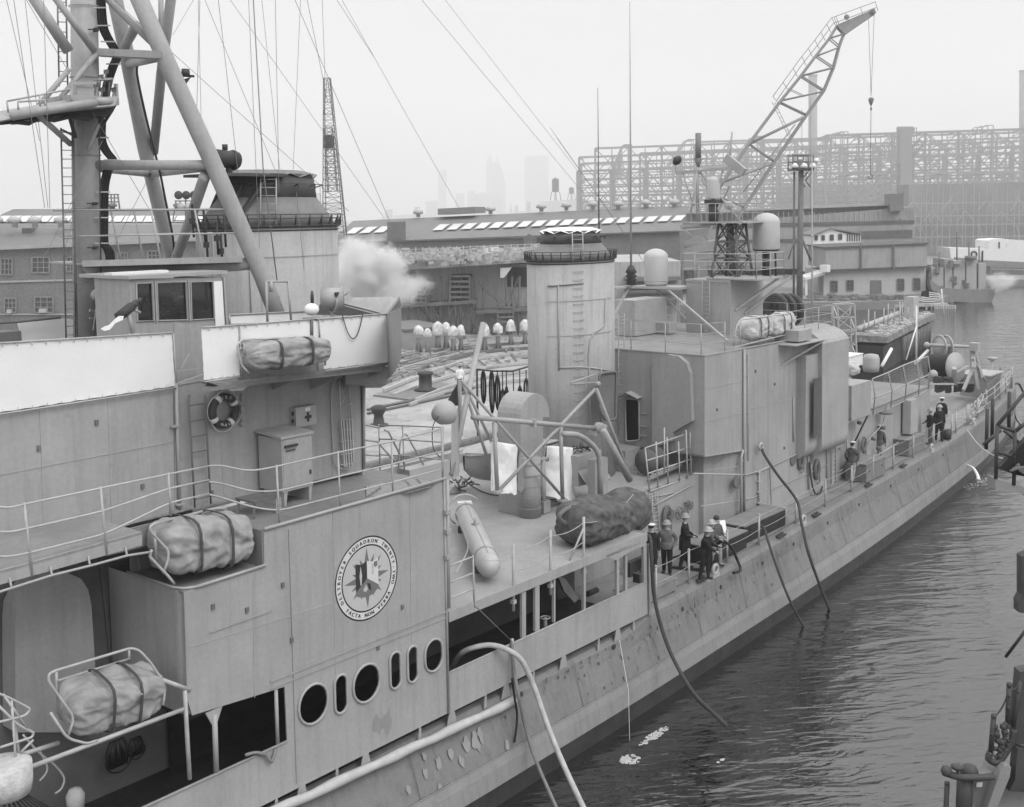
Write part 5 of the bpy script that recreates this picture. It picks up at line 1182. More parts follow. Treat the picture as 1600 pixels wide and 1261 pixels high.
wrapped([(866,699),(904,701),(908,784),(862,774)], 'white canvas wrapped gear right of the round duct', 5)
m = M(); m.prism([P(p,y=3.9) for p in ((812,702),(822,760),(815,770),(809,765))], (.1,.2,0)); m.build('grey_tarpaulin', TARP, label='folded grey tarpaulin beside the left white wrapped gear', cat='tarpaulin')
# box and folded table right of it
m = M(); xa = P((903,730),y=3.6).x; xb = P((940,730),y=3.6).x; m.box((xa,3.6,5.7),(xb,4.6,6.7)); m.prism([(xa,3.2,5.75),(xb,3.2,5.75),(xb,3.62,6.2),(xa,3.62,6.2)], (0,0,.04)); part(m, 'ready_service_box', PAINT2)
m = M(); 
for i in range(30):
    a = random.uniform(0,6.28); r_ = random.uniform(.1,.4); q = Vector(((xa+xb)/2+r_*cos(a)*1.2, 3.9+r_*.5*sin(a), 6.78+random.uniform(0,.12))); m.tube([q, q+Vector((random.uniform(-.3,.3),random.uniform(-.2,.2),random.uniform(-.08,.1)))], .02, 4)
m.build('rope_pile', ROPED, label='heap of dark rope on top of the ready service box', cat='rope')
# bent davit arm
m = M(); m.tube(rounded([P(p,y=2.8) for p in ((880,678),(905,679),(938,705),(938,775))], 1.4, 10), .09, 10); m.box(P((930,720),y=2.85),P((950,775),y=2.85)+Vector((0,.3,0))); part(m, 'crane_davit', PAINT)
# screened door panel on funnel side
m = M(); fr_ = rounded([P(p,y=4.4) for p in ((935,584),(962,580),(961,655),(945,657),(936,640))], .15, 3, True); m.prism(fr_, (0,.03,0)); m.tube([p-Vector((0,.03,0)) for p in fr_], .05, 6, closed=True); part(m, 'wire_mesh_screen', DIM)
# pipe/ladder rack by the hangar
m = M()
for a, b in (((1008,700),(1078,676)),((1010,720),(1080,698)),((1012,740),(1084,716)),((1015,768),(1088,742))): m.tube([P(a,y=2.9),P(b,y=3.0)], .026, 6)
RKK = part(m, 'pipe_rack', RAIL)
for a, b in (((1008,700),(1015,768)),((1025,690),(1028,762)),((1042,683),(1044,756)),((1038,668),(1038,740)),((1072,672),(1074,748)),((1078,676),(1080,742)),((1060,690),(1062,752))): m = M(); m.tube([P(a,y=2.9),P(b,y=2.9)], .028, 6); part(m, 'post', RAIL, RKK)
for i in range(9): m = M(); m.tube([P((1012+i*1.2,752-i*2.2),y=3.2+.1*i), P((1078+i,722-i*1.6),y=3.3+.1*i)], .035, 6); m.build('stowed_pipe', RAIL if i%2 else DIM, label='one of the long pipes stowed in the rack by the hangar', cat='pipe', group='pipes stowed in the rack by the hangar')
m = M(); c_ = P((1017,720),y=4.0); m.lathe(c_, [(.5,-.3),(.5,-.25),(.2,-.25),(.2,.25),(.5,.25),(.5,.3)], 18, ax='x'); m.build('hose_reel', DIM, label='hose reel standing behind the pipe rack', cat='reel')
# steps below the hangar door
m = M(); ladder(m, P((982,748),y=4.6), P((994,715),y=5.2), .5, 5, .03, (0,1,0)); m.box((34.6,5.0,5.1),(35.6,6.6,5.9)) ; each(m, 'door_step', PAINT, SHIP)
# torpedo-like launcher / paravane canister on deck
A, B = P((727,800),y=2.5), P((767,885),y=1.15); A = P((727,800), z=5.55); B = P((763,882), z=5.55)
TC = thing('torpedo_canister', 'long pale grey canister with a white box at its end lying on the upper deck', 'canister', (A+B)/2-Vector((0,0,.42)))
ax_ = (B-A).normalized(); m = M(); pts = [A-ax_*.1, A, B, B+ax_*.16, B+ax_*.30, B+ax_*.37]; m.tube(pts, [.25,.31,.31,.29,.2,.05], 20); m.build('shell', grey('canister paint', .45,.4,.05,2), TC)
m = M()
for f in (.05,.9): q = A.lerp(B,f); sdv = ax_.cross(Vector((0,0,1))); m.tube(arc(q, .325, 0, 2*pi, 20, sdv, (0,0,1))[:-1], .018, 5, closed=True)
m.tube([A+Vector((0,0,.315)), B+Vector((0,0,.315))], .012, 4); q = A.lerp(B,.48)+Vector((0,0,.33)); m.box(q-Vector((.08,.08,.02)), q+Vector((.08,.08,.03))); m.cyl(q, q+Vector((0,0,.16)), .03); m.build('band', PAINT2, TC)
q = A-ax_*.12; m = M(); m.obox(q+Vector((0,0,.05)), ax_*.12, ax_.cross(Vector((0,0,1)))*.22, (0,0,.24)); m.build('end_box', WHITE, TC)
for f in (.12,.85): q = A.lerp(B,f); m = M(); m.obox(q-Vector((0,0,.36)), ax_*.06, ax_.cross(Vector((0,0,1)))*.3, (0,0,.1)); m.build('cradle', DIM, TC)
m = M(); q = A-ax_*.2; sdv = ax_.cross(Vector((0,0,1))); m.tube(arc(q, .5, .2*pi, 1.3*pi, 14, sdv*-1, (0,0,1)), .03, 6); m.tube(spline([P(p,y=1.2) for p in ((712,800),(724,830),(731,855),(722,878),(712,895))],5), .016, 5); m.build('handling_line', ROPE, TC)
m = M()
for i in range(5): m.tube(arc(P((710,768),z=5.14)+Vector((0,0,.03*i)), .28-.03*i, 0, 2*pi, 16, (1,0,0),(0,.5,0))[:-1], .02, 5, closed=True)
m.build('rope_coil', ROPE, label='small pale rope coil on deck beside the seal deckhouse rail', cat='rope')
m = M(); 
for i in range(26): q = P((722,762),z=5.2)+Vector((random.uniform(-.4,.4),random.uniform(-.4,.4),random.uniform(0,.3))); m.tube([q, q+Vector((random.uniform(-.3,.3),random.uniform(-.3,.3),random.uniform(-.1,.2)))], .03, 5)
part(m, 'deck_fittings', DIM)
for k, pts in enumerate((((735,758),(765,772),(820,778),(900,782),(930,786)),((800,765),(850,780),(905,788),(930,790)))):
    m = M(); m.tube(spline([P(p,z=5.12) for p in pts],6), .018, 5); m.build('deck_line', ROPED, label='dark line snaking over the upper deck toward the canvas bundle', cat='rope', group='dark lines snaking over the upper deck')
# whip antennas
for (px_, pyb, pyt, y_, bot, lb) in ((986,415,3,6.0,440,'tallest vertical whip antenna on an insulator beside the second funnel'),):
    b, t = P((986,415),y=y_), P((984,3),y=y_); WA = thing('whip_antenna', lb, 'antenna', b-Vector((0,0,.5)))
    m = M(); m.tube([b, b.lerp(t,.5), t], [.045,.03,.012], 6); m.ball(b.lerp(t,.4),.05,6); m.build('whip', PAINT2, WA)
    m = M(); m.lathe(b-Vector((0,0,.75)), [(.1,0),(.22,.06),(.12,.14),(.24,.2),(.13,.28),(.24,.34),(.14,.42),(.22,.5),(.1,.75)], 12); m.build('insulator', DARK, WA)
    m = M(); m.box(b+Vector((-.9,.1,-.85)), b+Vector((.3,.4,-.78))); m.bar(b+Vector((-.9,.2,-1.9)), b+Vector((.1,.2,-.85)), .08); m.box(b+Vector((-1.1,.2,-2.5)), b+Vector((-.6,.5,-1.8))); m.build('bracket', PAINT2, WA)
b, t = P((936,372),y=10.5), P((934,137),y=10.5); m = M(); m.tube([b, t], [.04,.012], 6); m.ball(b.lerp(t,.38),.05,6); m.build('whip_antenna', DIM, label='shorter thin whip antenna left of the tallest one', cat='antenna')
b, t = P((1269,520),y=3.2), P((1269,243),y=3.2); m = M(); m.tube([b, t], [.04,.02], 6); m.ball(b.lerp(t,.33),.06,6); m.ball(b.lerp(t,.55),.06,6); m.ball(t,.05,6); m.build('whip_antenna', RAIL, label='pale whip antenna rising from the after corner of the hangar roof', cat='antenna')
b, t = P((411,262),y=5), P((394,-30),y=5); m = M(); m.tube([P((433,440),y=4.6), b, t], .016, 5); m.build('whip_antenna', WIRE, label='dark slender antenna wire rising past the forward funnel', cat='antenna')
# rigging wires
ys_ = random.Random(3)
wires = [((20,-10),(70,325)),((38,-10),(75,325)),((70,60),(78,325)),((15,20),(62,220)),((340,-10),(372,270)),((345,60),(442,295)),((388,-10),(410,490)),((408,-10),(462,500)),((430,-10),(436,300)),((470,-10),(458,270)),((478,-10),(512,160)),((503,-10),(508,125)),
 ((300,110),(545,330)),((360,0),(600,340)),((520,-10),(585,90)),((585,90),(720,330)),((655,-5),(910,300)),((692,-5),(905,270)),((860,200),(1000,400)),((870,215),(1010,415)),((430,300),(455,498)),((463,300),(475,420)),((500,290),(505,470)),((538,180),(632,400)),((310,10),(315,215)),((312,10),(306,220)),((270,55),(305,-5)),((160,220),(70,400)),((246,250),(170,400)),((100,100),(235,330)),((118,330),(75,480))]
for k, (a, b) in enumerate(wires):
    if -10 < a[1] < 200 and k not in (27,): t_ = (a[1]+10)/(b[1]-a[1]) if b[1] != a[1] else 0; a = (a[0]-(b[0]-a[0])*t_, -10) if b[1] > a[1] else a
    y_ = 3+ (k*37 % 70)/10.0; m = M(); m.tube([P(a,y=y_), P(b,y=y_)], .0065, 4, False); m.build('rigging_wire', WIRE, label='thin rigging wire crossing the pale sky', cat='wire', group='rigging wires against the sky')
# ---------------------------------------------------------------- main deck: boxes, bitts, ports, hose lines
def deck_edge_y(x): return lerp_tab(EDGE, x)
rp_ = [((1027,938),None)]
st = [(1075,925),(1139,892),(1189,870),(1246,832),(1295,811),(1335,780),(1368,755),(1397,742),(1429,722),(1455,710),(1469,702),(1502,688),(1493,680)]
tops = [(1073,872),(1138,853),(1188,818),(1247,788),(1294,766),(1334,765)]
xs_ = [29.3,31.4,34.1,36.6,40.0,43.1,46.0,48.6,51.3,54.2,57.4,60.8,64.5]
m = M()
for xa_, xb_ in zip(xs_, xs_[1:]):
    pa_, pb_ = Vector((xa_, deck_edge_y(xa_)+.30, 2.7)), Vector((xb_, deck_edge_y(xb_)+.30, 2.7))
    for f in (.55, 1.05): m.tube(sag(pa_+Vector((0,0,f)), pb_+Vector((0,0,f)), .05), .009, 4)
GR = part(m, 'guard_line', RAIL)
for x_ in xs_: m = M(); q = Vector((x_, deck_edge_y(x_)+.30, 2.66)); m.tube([q, q+Vector((0,0,1.12))], .04, 6); m.ball(q+Vector((0,0,1.12)), .05, 6); part(m, 'post', RAIL, GR)
def chock(x_, lb):
    q = Vector((x_, deck_edge_y(x_)+.02, 2.70)); m = M(); m.tube(arc(q+Vector((0,.05,.12)), .15, 0, 2*pi, 16, (1,0,0),(0,0,1))[:-1], .06, 8, closed=True); m.box(q+Vector((-.2,-.0,-.14)), q+Vector((.2,.25,-.02))); part(m, 'mooring_chock', RAIL)
for x_ in (32.8,40.2,56.4,64.8): chock(x_, '')
for x_ in (31.9,38.1,41.6,47.5,52.1): m = M(); q = Vector((x_, deck_edge_y(x_)+.06, 2.70)); m.obox(q, (.3,0,0),(0,.05,0),(0,0,.025)); m.obox(q+Vector((.1,.14,.01)), (.3,.03,0),(0,.04,0),(0,0,.025)); part(m, 'deck_cleat', DARK)
WB_ = grey('dark box paint', .03, .6, .2, 3); WT = grey('box lid grey', .22,.7,.15,3)
def dbox(c0, c1, h, label, side=WB_, dots=0):
    """low box on the main deck, near corners given in plan"""
    x0_, y0_ = c0; x1_, y1_ = c1; t = thing('deck_box', label, 'deck box', ((x0_+x1_)/2,(y0_+y1_)/2,2.69), 'long boxes on the main deck')
    m = M(); m.box((x0_,y0_,2.72),(x1_,y1_,2.7+h)); m.build('body', side, t)
    m = M(); m.box((x0_-.03,y0_-.03,2.7+h),(x1_+.03,y1_+.03,2.74+h)); m.build('lid', WT, t)
    m = M()
    for xx in (x0_+.1, x1_-.2): m.box((xx,y0_+.02,2.69),(xx+.1,y1_-.02,2.72))
    for i in range(dots): m.cyl(((x0_+.35+i*(x1_-x0_-.7)/max(1,dots-1)), y0_-.012, 2.72+h*.6), ((x0_+.35+i*(x1_-x0_-.7)/max(1,dots-1)), y0_, 2.72+h*.6), .05,.05,8)
    m.build('skid', DARK, t); return t
dbox((28.35,.32),(30.5,1.2), .38, 'low dark box on deck nearest the two standing men', WT)
dbox((33.3,.75),(35.9,1.75), .62, 'dark box with a white paper on its lid beside the group of helmeted men', WB_)
dbox((36.3,1.05),(39.5,2.0), .62, 'dark box just beyond the one with a white paper', WB_)
dbox((47.8,1.35),(49.9,2.3), .78, 'grey box with round holes beside which an officer stands on deck', grey('box paint grey', .20,.6,.15,3), 2)
dbox((54.2,1.9),(56.3,2.9), .75, 'grey box in front of the pair of men farthest aft', grey('box paint grey', .20,.6,.15,3), 2)
m = M(); m.prism([(34.9,1.2,3.37),(35.2,1.15,3.36),(35.35,1.3,3.75),(35.05,1.35,3.78)], (.03,.05,0)); m.build('white_paper', WHITE, label='white sheet of paper propped on the dark deck box', cat='paper')
m = M(); m.box((29.3,.9,3.1),(29.9,1.15,3.4)); m.tube(arc((29.6,1.02,3.42),.09,0,pi,8,(1,0,0),(0,0,1)), .02, 5); m.build('tool_case', DARK, label='small black tool case on the low box', cat='tool case')
m = M(); q = Vector((39.8,1.5,2.7)); m.lathe(q, [(.2,0),(.22,.4),(.2,.42)], 14); m.lathe(q+Vector((.45,.1,0)), [(.2,0),(.22,.42),(.2,.44)], 14); m.build('paint_bucket', RAIL, label='pair of pale buckets past the end of the dark deck boxes', cat='bucket')
m = M(); q = Vector((59.6,1.95,2.7)); m.lathe(q, [(.22,0),(.22,.5),(.2,.5)], 14); m.build('dark_bucket', DARK, label='dark bucket on deck by the farthest pair of men', cat='bucket')
# wall fittings near the first group
yF = 2.93
for p, r_ in (((1061,802),.22),((1071,803),.2),((1048,805),.2),((1080,790),.14),((1075,787),.12)):
    q = P(p,y=yF-.12); m = M(); m.tube(arc(q, r_, 0, 2*pi, 16, (1,0,0),(0,0,1))[:-1], .018, 5, closed=True)
    for k in range(3): a = k*pi/3; m.tube([q+Vector((r_*cos(a),0,r_*sin(a))), q-Vector((r_*cos(a),0,r_*sin(a)))], .012, 4)
    m.tube([q, q+Vector((0,.14,0))], .03, 5); part(m, 'valve_handwheel', DIM)
def coil(p, y, w_, h_, label, mat=ROPE):
    q = P(p,y=y); m = M()
    for i in range(5):
        k = 1-.11*i; m.tube([q+Vector((w_*k*cos(2*pi*j/20), -.05-.03*(i%2), h_*k*sin(2*pi*j/20))) for j in range(20)], .035, 6, closed=True)
    m.tube(spline([q+Vector((w_,-.05,-h_*.3)), q+Vector((w_*.6,-.1,-h_*1.25)), q+Vector((-w_*.2,-.08,-h_*1.5))],4), .03, 6)
    return m.build('hose_coil', mat, label=label, cat='fire hose', group='hose coils on the deckhouse side')
coil((1041,808), yF-.05, .26, .42, 'coiled grey hose on the bulkhead behind the men at the bulwark end', DIM)
coil((1250,722), YH-.03, .22, .28, 'coiled hose between two round ports on the hangar side', DIM)
coil((1275,733), YH-.03, .24, .42, 'long coiled hose below the last round port of the hangar side', DIM)
coil((1348,695), 2.38, .22, .38, 'coiled hose behind the two officers walking aft', DIM)
m = M(); m.tube(spline([P(p,y=YH-.15) for p in ((1265,722),(1267,745),(1272,768),(1280,772),(1285,760))],5), .04, 6); m.build('hanging_hose', ROPED, label='black hose hanging beside the long coil on the hangar side', cat='fire hose')
ladd = M(); ladder(ladd, P((1022,800),y=2.9), P((1019,770),y=2.9), .35, 8, .02, (1,0,0)); ladder(ladd, P((1025,830),y=2.9), P((1023,772),y=2.9), .35, 9, .022, (1,0,0)); part(ladd, 'ladder', RAIL)
m = M(); pipe([(1021,790),(1082,757)], yF-.05, .025); pipe([(1030,775),(1060,768)], yF-.03, .02); part(m, 'grab_rail', RAIL)
# discharge hoses over the side
def hose(pts3, r, mat, label, group='hoses led over the side', **k):
    m = M(); m.tube(spline(pts3, 6), r, 8); return m.build('hose', mat, label=label, cat='hose', group=group)
def mix(lst): return [P(p[:2], y=p[2]) for p in lst]
hose(mix([(1191,702,1.9),(1195,712,1.7),(1215,742,1.2),(1245,782,.5),(1252,815,-.2),(1262,860,-.7),(1280,912,-.9),(1300,962,-1.0)]), .052, ROPED, 'long black hose slanting from the hangar side into the water, right one of a pair')
q = P((1189,698),y=2.1); m = M(); m.tube(arc(q, .13, 0, 2*pi, 12, (1,0,0),(0,0,1))[:-1], .05, 6, closed=True); part(m, 'hose_lug', RAIL)
hose(mix([(1188,820,.7),(1195,828,.45),(1200,845,.1),(1215,890,-.4),(1235,940,-.8),(1266,998,-1.1)]), .045, ROPED, 'black hose dropping to the water from the rail near the dark boxes, left one')
hose(mix([(1003,832,.6),(1015,840,.1),(1018,870,-.15),(1022,930,-.2),(1035,985,-.5),(1055,1035,-1.1),(1085,1085,-2.4),(1115,1115,-3.9),(1134,1133,-4.9)]), .06, ROPED, 'thick dark hose hanging past the end of the bulwark and out to the water')
hose([P((1120,850),z=3.6), P((1132,846),z=3.8), P((1143,856),z=3.5), P((1150,870),y=.3), P((1157,890),y=.0), P((1146,895),y=-.05)], .05, BLACK, 'black hose hooked over the guard line beside the helmeted men')
hose([P((1048,872),z=2.76), P((1062,868),z=2.76), P((1072,860),z=2.76), P((1085,855),z=2.76)], .035, BLACK, 'thin black cable on deck behind the helmeted men')
hose([P((1045,886),z=2.76), P((1062,887),z=2.76), P((1095,890),z=2.76)], .05, BLACK, 'black cable on deck passing the feet of the helmeted men')
hose(mix([(705,1045,1.2),(712,1032,.9),(722,1020,.6),(740,1012,.3),(765,1008,.0),(790,1014,-.3),(815,1032,-.5),(835,1075,-.7),(858,1140,-1.3),(885,1205,-2.1),(925,1290,-3.4)]), .07, grey('pale worn hose', .42,.8,.2,4,bump=.01,bscale=20), 'pale thick hose arching over the bulwark and down toward the lower edge')
hose(mix([(800,1003,-.1),(802,1040,-.2),(810,1085,-.45),(822,1140,-.5),(838,1190,-1.1),(875,1275,-2.6)]), .045, grey('grey worn hose', .2,.8,.2,4), 'thin grey hose beside the pale thick one')
hose(mix([(800,1060,-.25),(804,1090,-.3),(808,1120,-.35),(804,1160,-.4)]), .03, BLACK, 'short black hose end hanging beside the pale thick hose')
hose(mix([(383,1180,-.02),(400,1176,-.05),(415,1180,-.08),(424,1190,-.1),(431,1170,-.03)]), .035, grey('grey worn hose', .2,.8,.2,4), 'short grey hose loop lying over the bulwark below the forward opening')
m = M(); m.tube(arc(P((803,1075),y=-.06), .0, 0, 1, 1, (1,0,0),(0,0,1)), .01, 3) ; m.tube([P((800,998),y=-.03), P((803,1072),y=-.06)], .05, 6); part(m, 'chafing_pole', PAINT2)
# water outlets: streams
def stream(pts, r0, r1, label):
    m = M(); P_ = spline(pts, 6); m.tube(P_, [r0+(r1-r0)*i/(len(P_)-1) for i in range(len(P_))], 6); return m.build('water_stream', grey('white water', .8,.3,.1,6), label=label, cat='water jet')
stream([P((1511,726),y=1.7),P((1520,731),y=1.3),P((1526,740),y=1.0),P((1529,750),y=.8)], .05, .10, 'white jet of water pouring from the hull near the stern')
# thin fall of water from a scupper
m = M(); m.tube([P((968,1000),y=-.2),P((982,1080),y=-.65),P((984,1165),y=-1.2)], .007, 4); m.build('water_trickle', grey('white water', .8,.3,.1,6), label='thin trickle of water falling from a scupper into the foam', cat='water jet')
def foam(c, w_, d_, seed, label, n=60, nm='foam_patch'):
    r_ = random.Random(seed); m = M(); c = Vector(c)
    for i in range(n):
        a, q = r_.uniform(0,6.28), r_.random()**.7; p = c+Vector((w_*q*cos(a), d_*q*sin(a), .012+.01*r_.random())); s_ = r_.uniform(.012,.05)
        k = r_.randint(5,8); m.add([p]+[p+Vector((s_*r_.uniform(.6,1.6)*cos(2*pi*j/k), s_*r_.uniform(.6,1.3)*sin(2*pi*j/k), -.01)) for j in range(k)], [(0,1+j,1+(j+1)%k) for j in range(k)])
    return m.build(nm, grey('foam', .45,.7,.2,10), label=label, cat='foam', kind='stuff')
foam(P((984,1187),z=0), .32, .25, 1, 'small white splash where a trickle falls beside the hull', 150)
foam(P((1022,1150),z=0), .75, .14, 2, 'floating white scrap of foam on the dark water', 170)
foam(P((1533,752),z=0), 2.6, .5, 3, 'white splash below the stern water jet', 150)
foam(P((1126,1189),z=0), .15, .04, 4, 'tiny bright fleck floating below the thick hose', 14)
# mooring line from the quarter
m = M(); m.tube(sag(P((1511,671),y=2.0), P((1566,716),y=-4.0), .3), .03, 5); m.build('mooring_line', ROPE, label='pale mooring line running down from the stern chock toward the right', cat='rope')
# ---------------------------------------------------------------- fantail: towed sonar hoist
W = 68.5
VD = thing('sonar_hoist', 'cable winch and hoist frame with a black cable drum on the stern deck', 'winch', (70,5.2,2.7))
a, b = P((1453,575),x=67), P((1487,575),x=70.5)
dc = P((1470,575),y=5.6); L0 = Vector((dc.x-1.3,6.0,dc.z)); L1 = Vector((dc.x+1.2,5.0,dc.z))
dA, dB = P((1453,574),y=6.6), P((1493,574),y=4.9)
m = M(); m.cyl(dA, dB, .78, .78, 28)
for i in range(22): q = dA.lerp(dB,(i+.5)/22); d_ = (dB-dA).normalized(); u_ = d_.orthogonal().normalized(); m.tube(arc(q, .79, 0, 2*pi, 24, u_, d_.cross(u_))[:-1], .04, 4, closed=True)
m.build('cable_drum', BLACK, VD)
m = M()
for q in (dB,): d_ = (dB-dA).normalized(); m.cyl(q-d_*.06, q+d_*.06, .9, .9, 28)
m.build('drum_flange', PAINT2, VD)
m = M(); a, b = P((1468,543),y=6.6), P((1478,543),y=6.3); d_ = (R0+FW*.25).normalized()
for q in (a, b): u_ = d_.orthogonal().normalized(); v_ = d_.cross(u_); m.tube(arc(q, .74, 0, 2*pi, 28, u_, v_)[:-1], .06, 6, closed=True); m.cyl(q-d_*.02, q+d_*.02, .70,.70,24)
m.build('sheave', PAINT2, VD)
m = M(); m.tube([P((1448,539),y=7.0), P((1523,542),y=4.8)], .11, 10); m.ball(P((1448,539),y=7.0), .2, 8); m.box(P((1523,542),y=4.4)-Vector((.25,.25,.25)), P((1523,542),y=4.4)+Vector((.25,.25,.25))); m.build('cross_arm', PAINT2, VD)
m = M(); 
for pa_, pb_, r_ in (((1519,546),(1521,575),.28),((1520,575),(1505,610),.16),((1522,575),(1528,608),.2),((1523,550),(1533,590),.2),((1495,582),(1512,572),.1),((1540,595),(1520,560),.1),((1491,600),(1491,575),.25),((1453,600),(1490,600),.1)): m.bar(P(pa_,y=4.6), P(pb_,y=4.4), r_)
m.build('hoist_frame', PAINT2, VD)
m = M()
for i in range(26):
    q = P((1462+random.uniform(0,75), 592+random.uniform(0,16)), y=4.7+random.uniform(0,1.5)); m.obox(q, (random.uniform(.1,.4),0,0),(0,random.uniform(.05,.3),0),(0,0,random.uniform(.05,.25)))
m.build('winch_machinery', DARK, VD)
m = M(); a = P((1455,540),y=6.9)
for i in range(12): q = P((1472,545),y=6.8).lerp(P((1455,573),y=6.6), i/11); m.box(q-Vector((.09,.09,.06)), q+Vector((.09,.09,.06)))
m.build('chain', BLACK, VD)
m = M(); m.box(P((1447,578),y=6.2)-Vector((.3,.3,.3)), P((1462,590),y=6.0)); m.ball(P((1458,585),y=5.6), .28, 10); m.build('hydraulic_pump', PAINT2, VD)
m = M(); q = P((1550,562),y=5.4); m.lathe(q, [(.34,.16),(.3,.05),(.1,-.1)], 16); m.tube([q-Vector((0,0,.1)), Vector((q.x,q.y,2.7))], .04, 6); FLD = m.build('deck_floodlight', RAIL, label='floodlight on a post at the stern', cat='floodlight')
m = M(); a = P((1541,592),y=4.6); m.box((a.x,4.4,2.7),(a.x+2.6,6.2,4.0)); m.box((a.x-.1,4.3,4.0),(a.x+2.7,6.3,4.1)); m.build('stern_hatch_house', PAINT2, SHIP)
for px_, y0_, y1_ in ((1563,575,612),(1578,577,620),(1581,590,615),(1559,640,620)): m = M(); m.tube([P((px_,y1_),y=4.6),P((px_,y0_),y=4.6)], .06, 6); each(m, 'stern_stanchion', DIM, SHIP)
m = M()    # rails and a canvas-netted section along the near quarter
for x_ in (61.5,64,66.5,69,71.5,74,76.5,79,81): q = Vector((x_, deck_edge_y(x_)+.25, 2.7)); m.tube([q, q+Vector((0,0,1.15))], .05, 5); 
for f in (.4,.8,1.15): m.tube([(x_, deck_edge_y(x_)+.25, 2.7+f) for x_ in (66.5,69,71.5,74,76.5,79,81)], .025, 4)
part(m, 'stern_railing', RAIL)
m = M(); 
for i in range(40): q = Vector((random.uniform(64,69), 0, 2.8+random.uniform(0,.9))); q.y = deck_edge_y(q.x)+.3+random.uniform(-.1,.2); m.tube([q, q+Vector((random.uniform(-.7,.7), random.uniform(-.1,.1), random.uniform(-.4,.4)))], .035, 4)
m.build('net_heap', ROPE, label='tangled net and rope heaped on the quarter rail', cat='net', kind='stuff')
m = M(); xs2 = (70.0,76.0); m.prism([(xs2[0],deck_edge_y(70)+.5,2.75),(xs2[1],deck_edge_y(76)+.5,2.75),(xs2[1],deck_edge_y(76)+.5,4.1),(xs2[0],deck_edge_y(70)+.5,4.1)], (0,.02,0)); m.build('windbreak_screen', DIM, label='grey mesh screen on the quarter rail near the stern', cat='screen')
m = M(); m.tube(spline([P(p,y=5.4) for p in ((1575,632),(1582,605),(1592,600),(1600,618),(1604,640))],5), .07, 6); m.tube(spline([P(p,y=4.4) for p in ((1565,640),(1578,630),(1588,655),(1596,665))],5), .05, 6); m.build('stern_fairlead_pipe', ROPED, label='bent pipe and cable hooping over the very stern', cat='pipe')
fs_ = P((1449,560),y=6.9), P((1446,478),y=6.9)
m = M(); m.tube([P((1432,568),y=7.2),P((1432,478),y=7.2)], .05, 6); m.tube([P((1416,562),y=7.4),P((1432,510),y=7.2)], .04, 6); FP = m.build('flagstaff', WHITE, label='white flagstaff with a leaning strut rising abaft the deckhouse', cat='flagstaff')
# ensign: striped cloth, waving
FLG = thing('flag', 'striped flag with a starry corner flying from a staff beyond the hangar', 'flag', P((1449,470),y=9))
c0_, c1_ = P((1437,462),y=9), P((1475,462),y=9)
fw, fh = .62, .62
def flagp(u, v):   # corners follow the picture
    a = P((1437,472),y=9.0); b = P((1465,455),y=9.0); c = P((1476,468),y=9.0)
    tl, tr, bl, br = P((1441,459),y=9), P((1468,452),y=9), P((1436,473),y=9), P((1476,468),y=9)
    q = tl.lerp(tr,u).lerp(bl.lerp(br,u), v); return q+Vector((0, .25*sin(u*7), .10*sin(u*6+v*2)))
for s_ in range(13):
    m = M(); n = 12; u0 = 0.0 if s_ >= 7 else .42
    vs = [flagp(u0+(1-u0)*i/n, (s_+k)/13) for k in (0,1) for i in range(n+1)]; m.add(vs, [(i,i+1,n+2+i,n+1+i) for i in range(n)], True); m.build('stripe', WHITE if s_%2 else grey('flag dark stripe', .06,.8), FLG)
m = M(); n = 6; vs = [flagp(.42*i/n, k*7/13) for k in (0,1) for i in range(n+1)]; m.add(vs, [(i,i+1,n+2+i,n+1+i) for i in range(n)], True); m.build('canton', grey('flag canton', .03,.8), FLG)
m = M(); m.tube([P((1475,495),y=9.05),P((1471,452),y=9.05)], .05, 6); m.build('staff', WHITE, FLG)
# covered heap by the hangar end and drums of hose
a = P((1322,577),y=3.4); m = M(); lump(m, a, (.5,0,0),(0,.5,0),(0,0,.33), 2.2, .10, 3.2, 31, 60, 50); m.build('covered_heap', TARPL, label='pale mottled canvas heap on the after deckhouse roof', cat='covered gear')
for i, px_ in enumerate((1212,1224,1236)):
    q = P((px_,484),y=9.0); m = M()
    for r_ in (.75,.62,.5): m.tube(arc(q, r_, 0, 2*pi, 20, (0.25,.97,0),(0,0,1))[:-1], .14, 6, closed=True)
    m.build('hose_drum', DARK, label=('left','middle','right')[i]+' one of three dark coils of hose on the far side of the hangar roof', cat='hose coil', group='dark hose coils on the hangar roof')
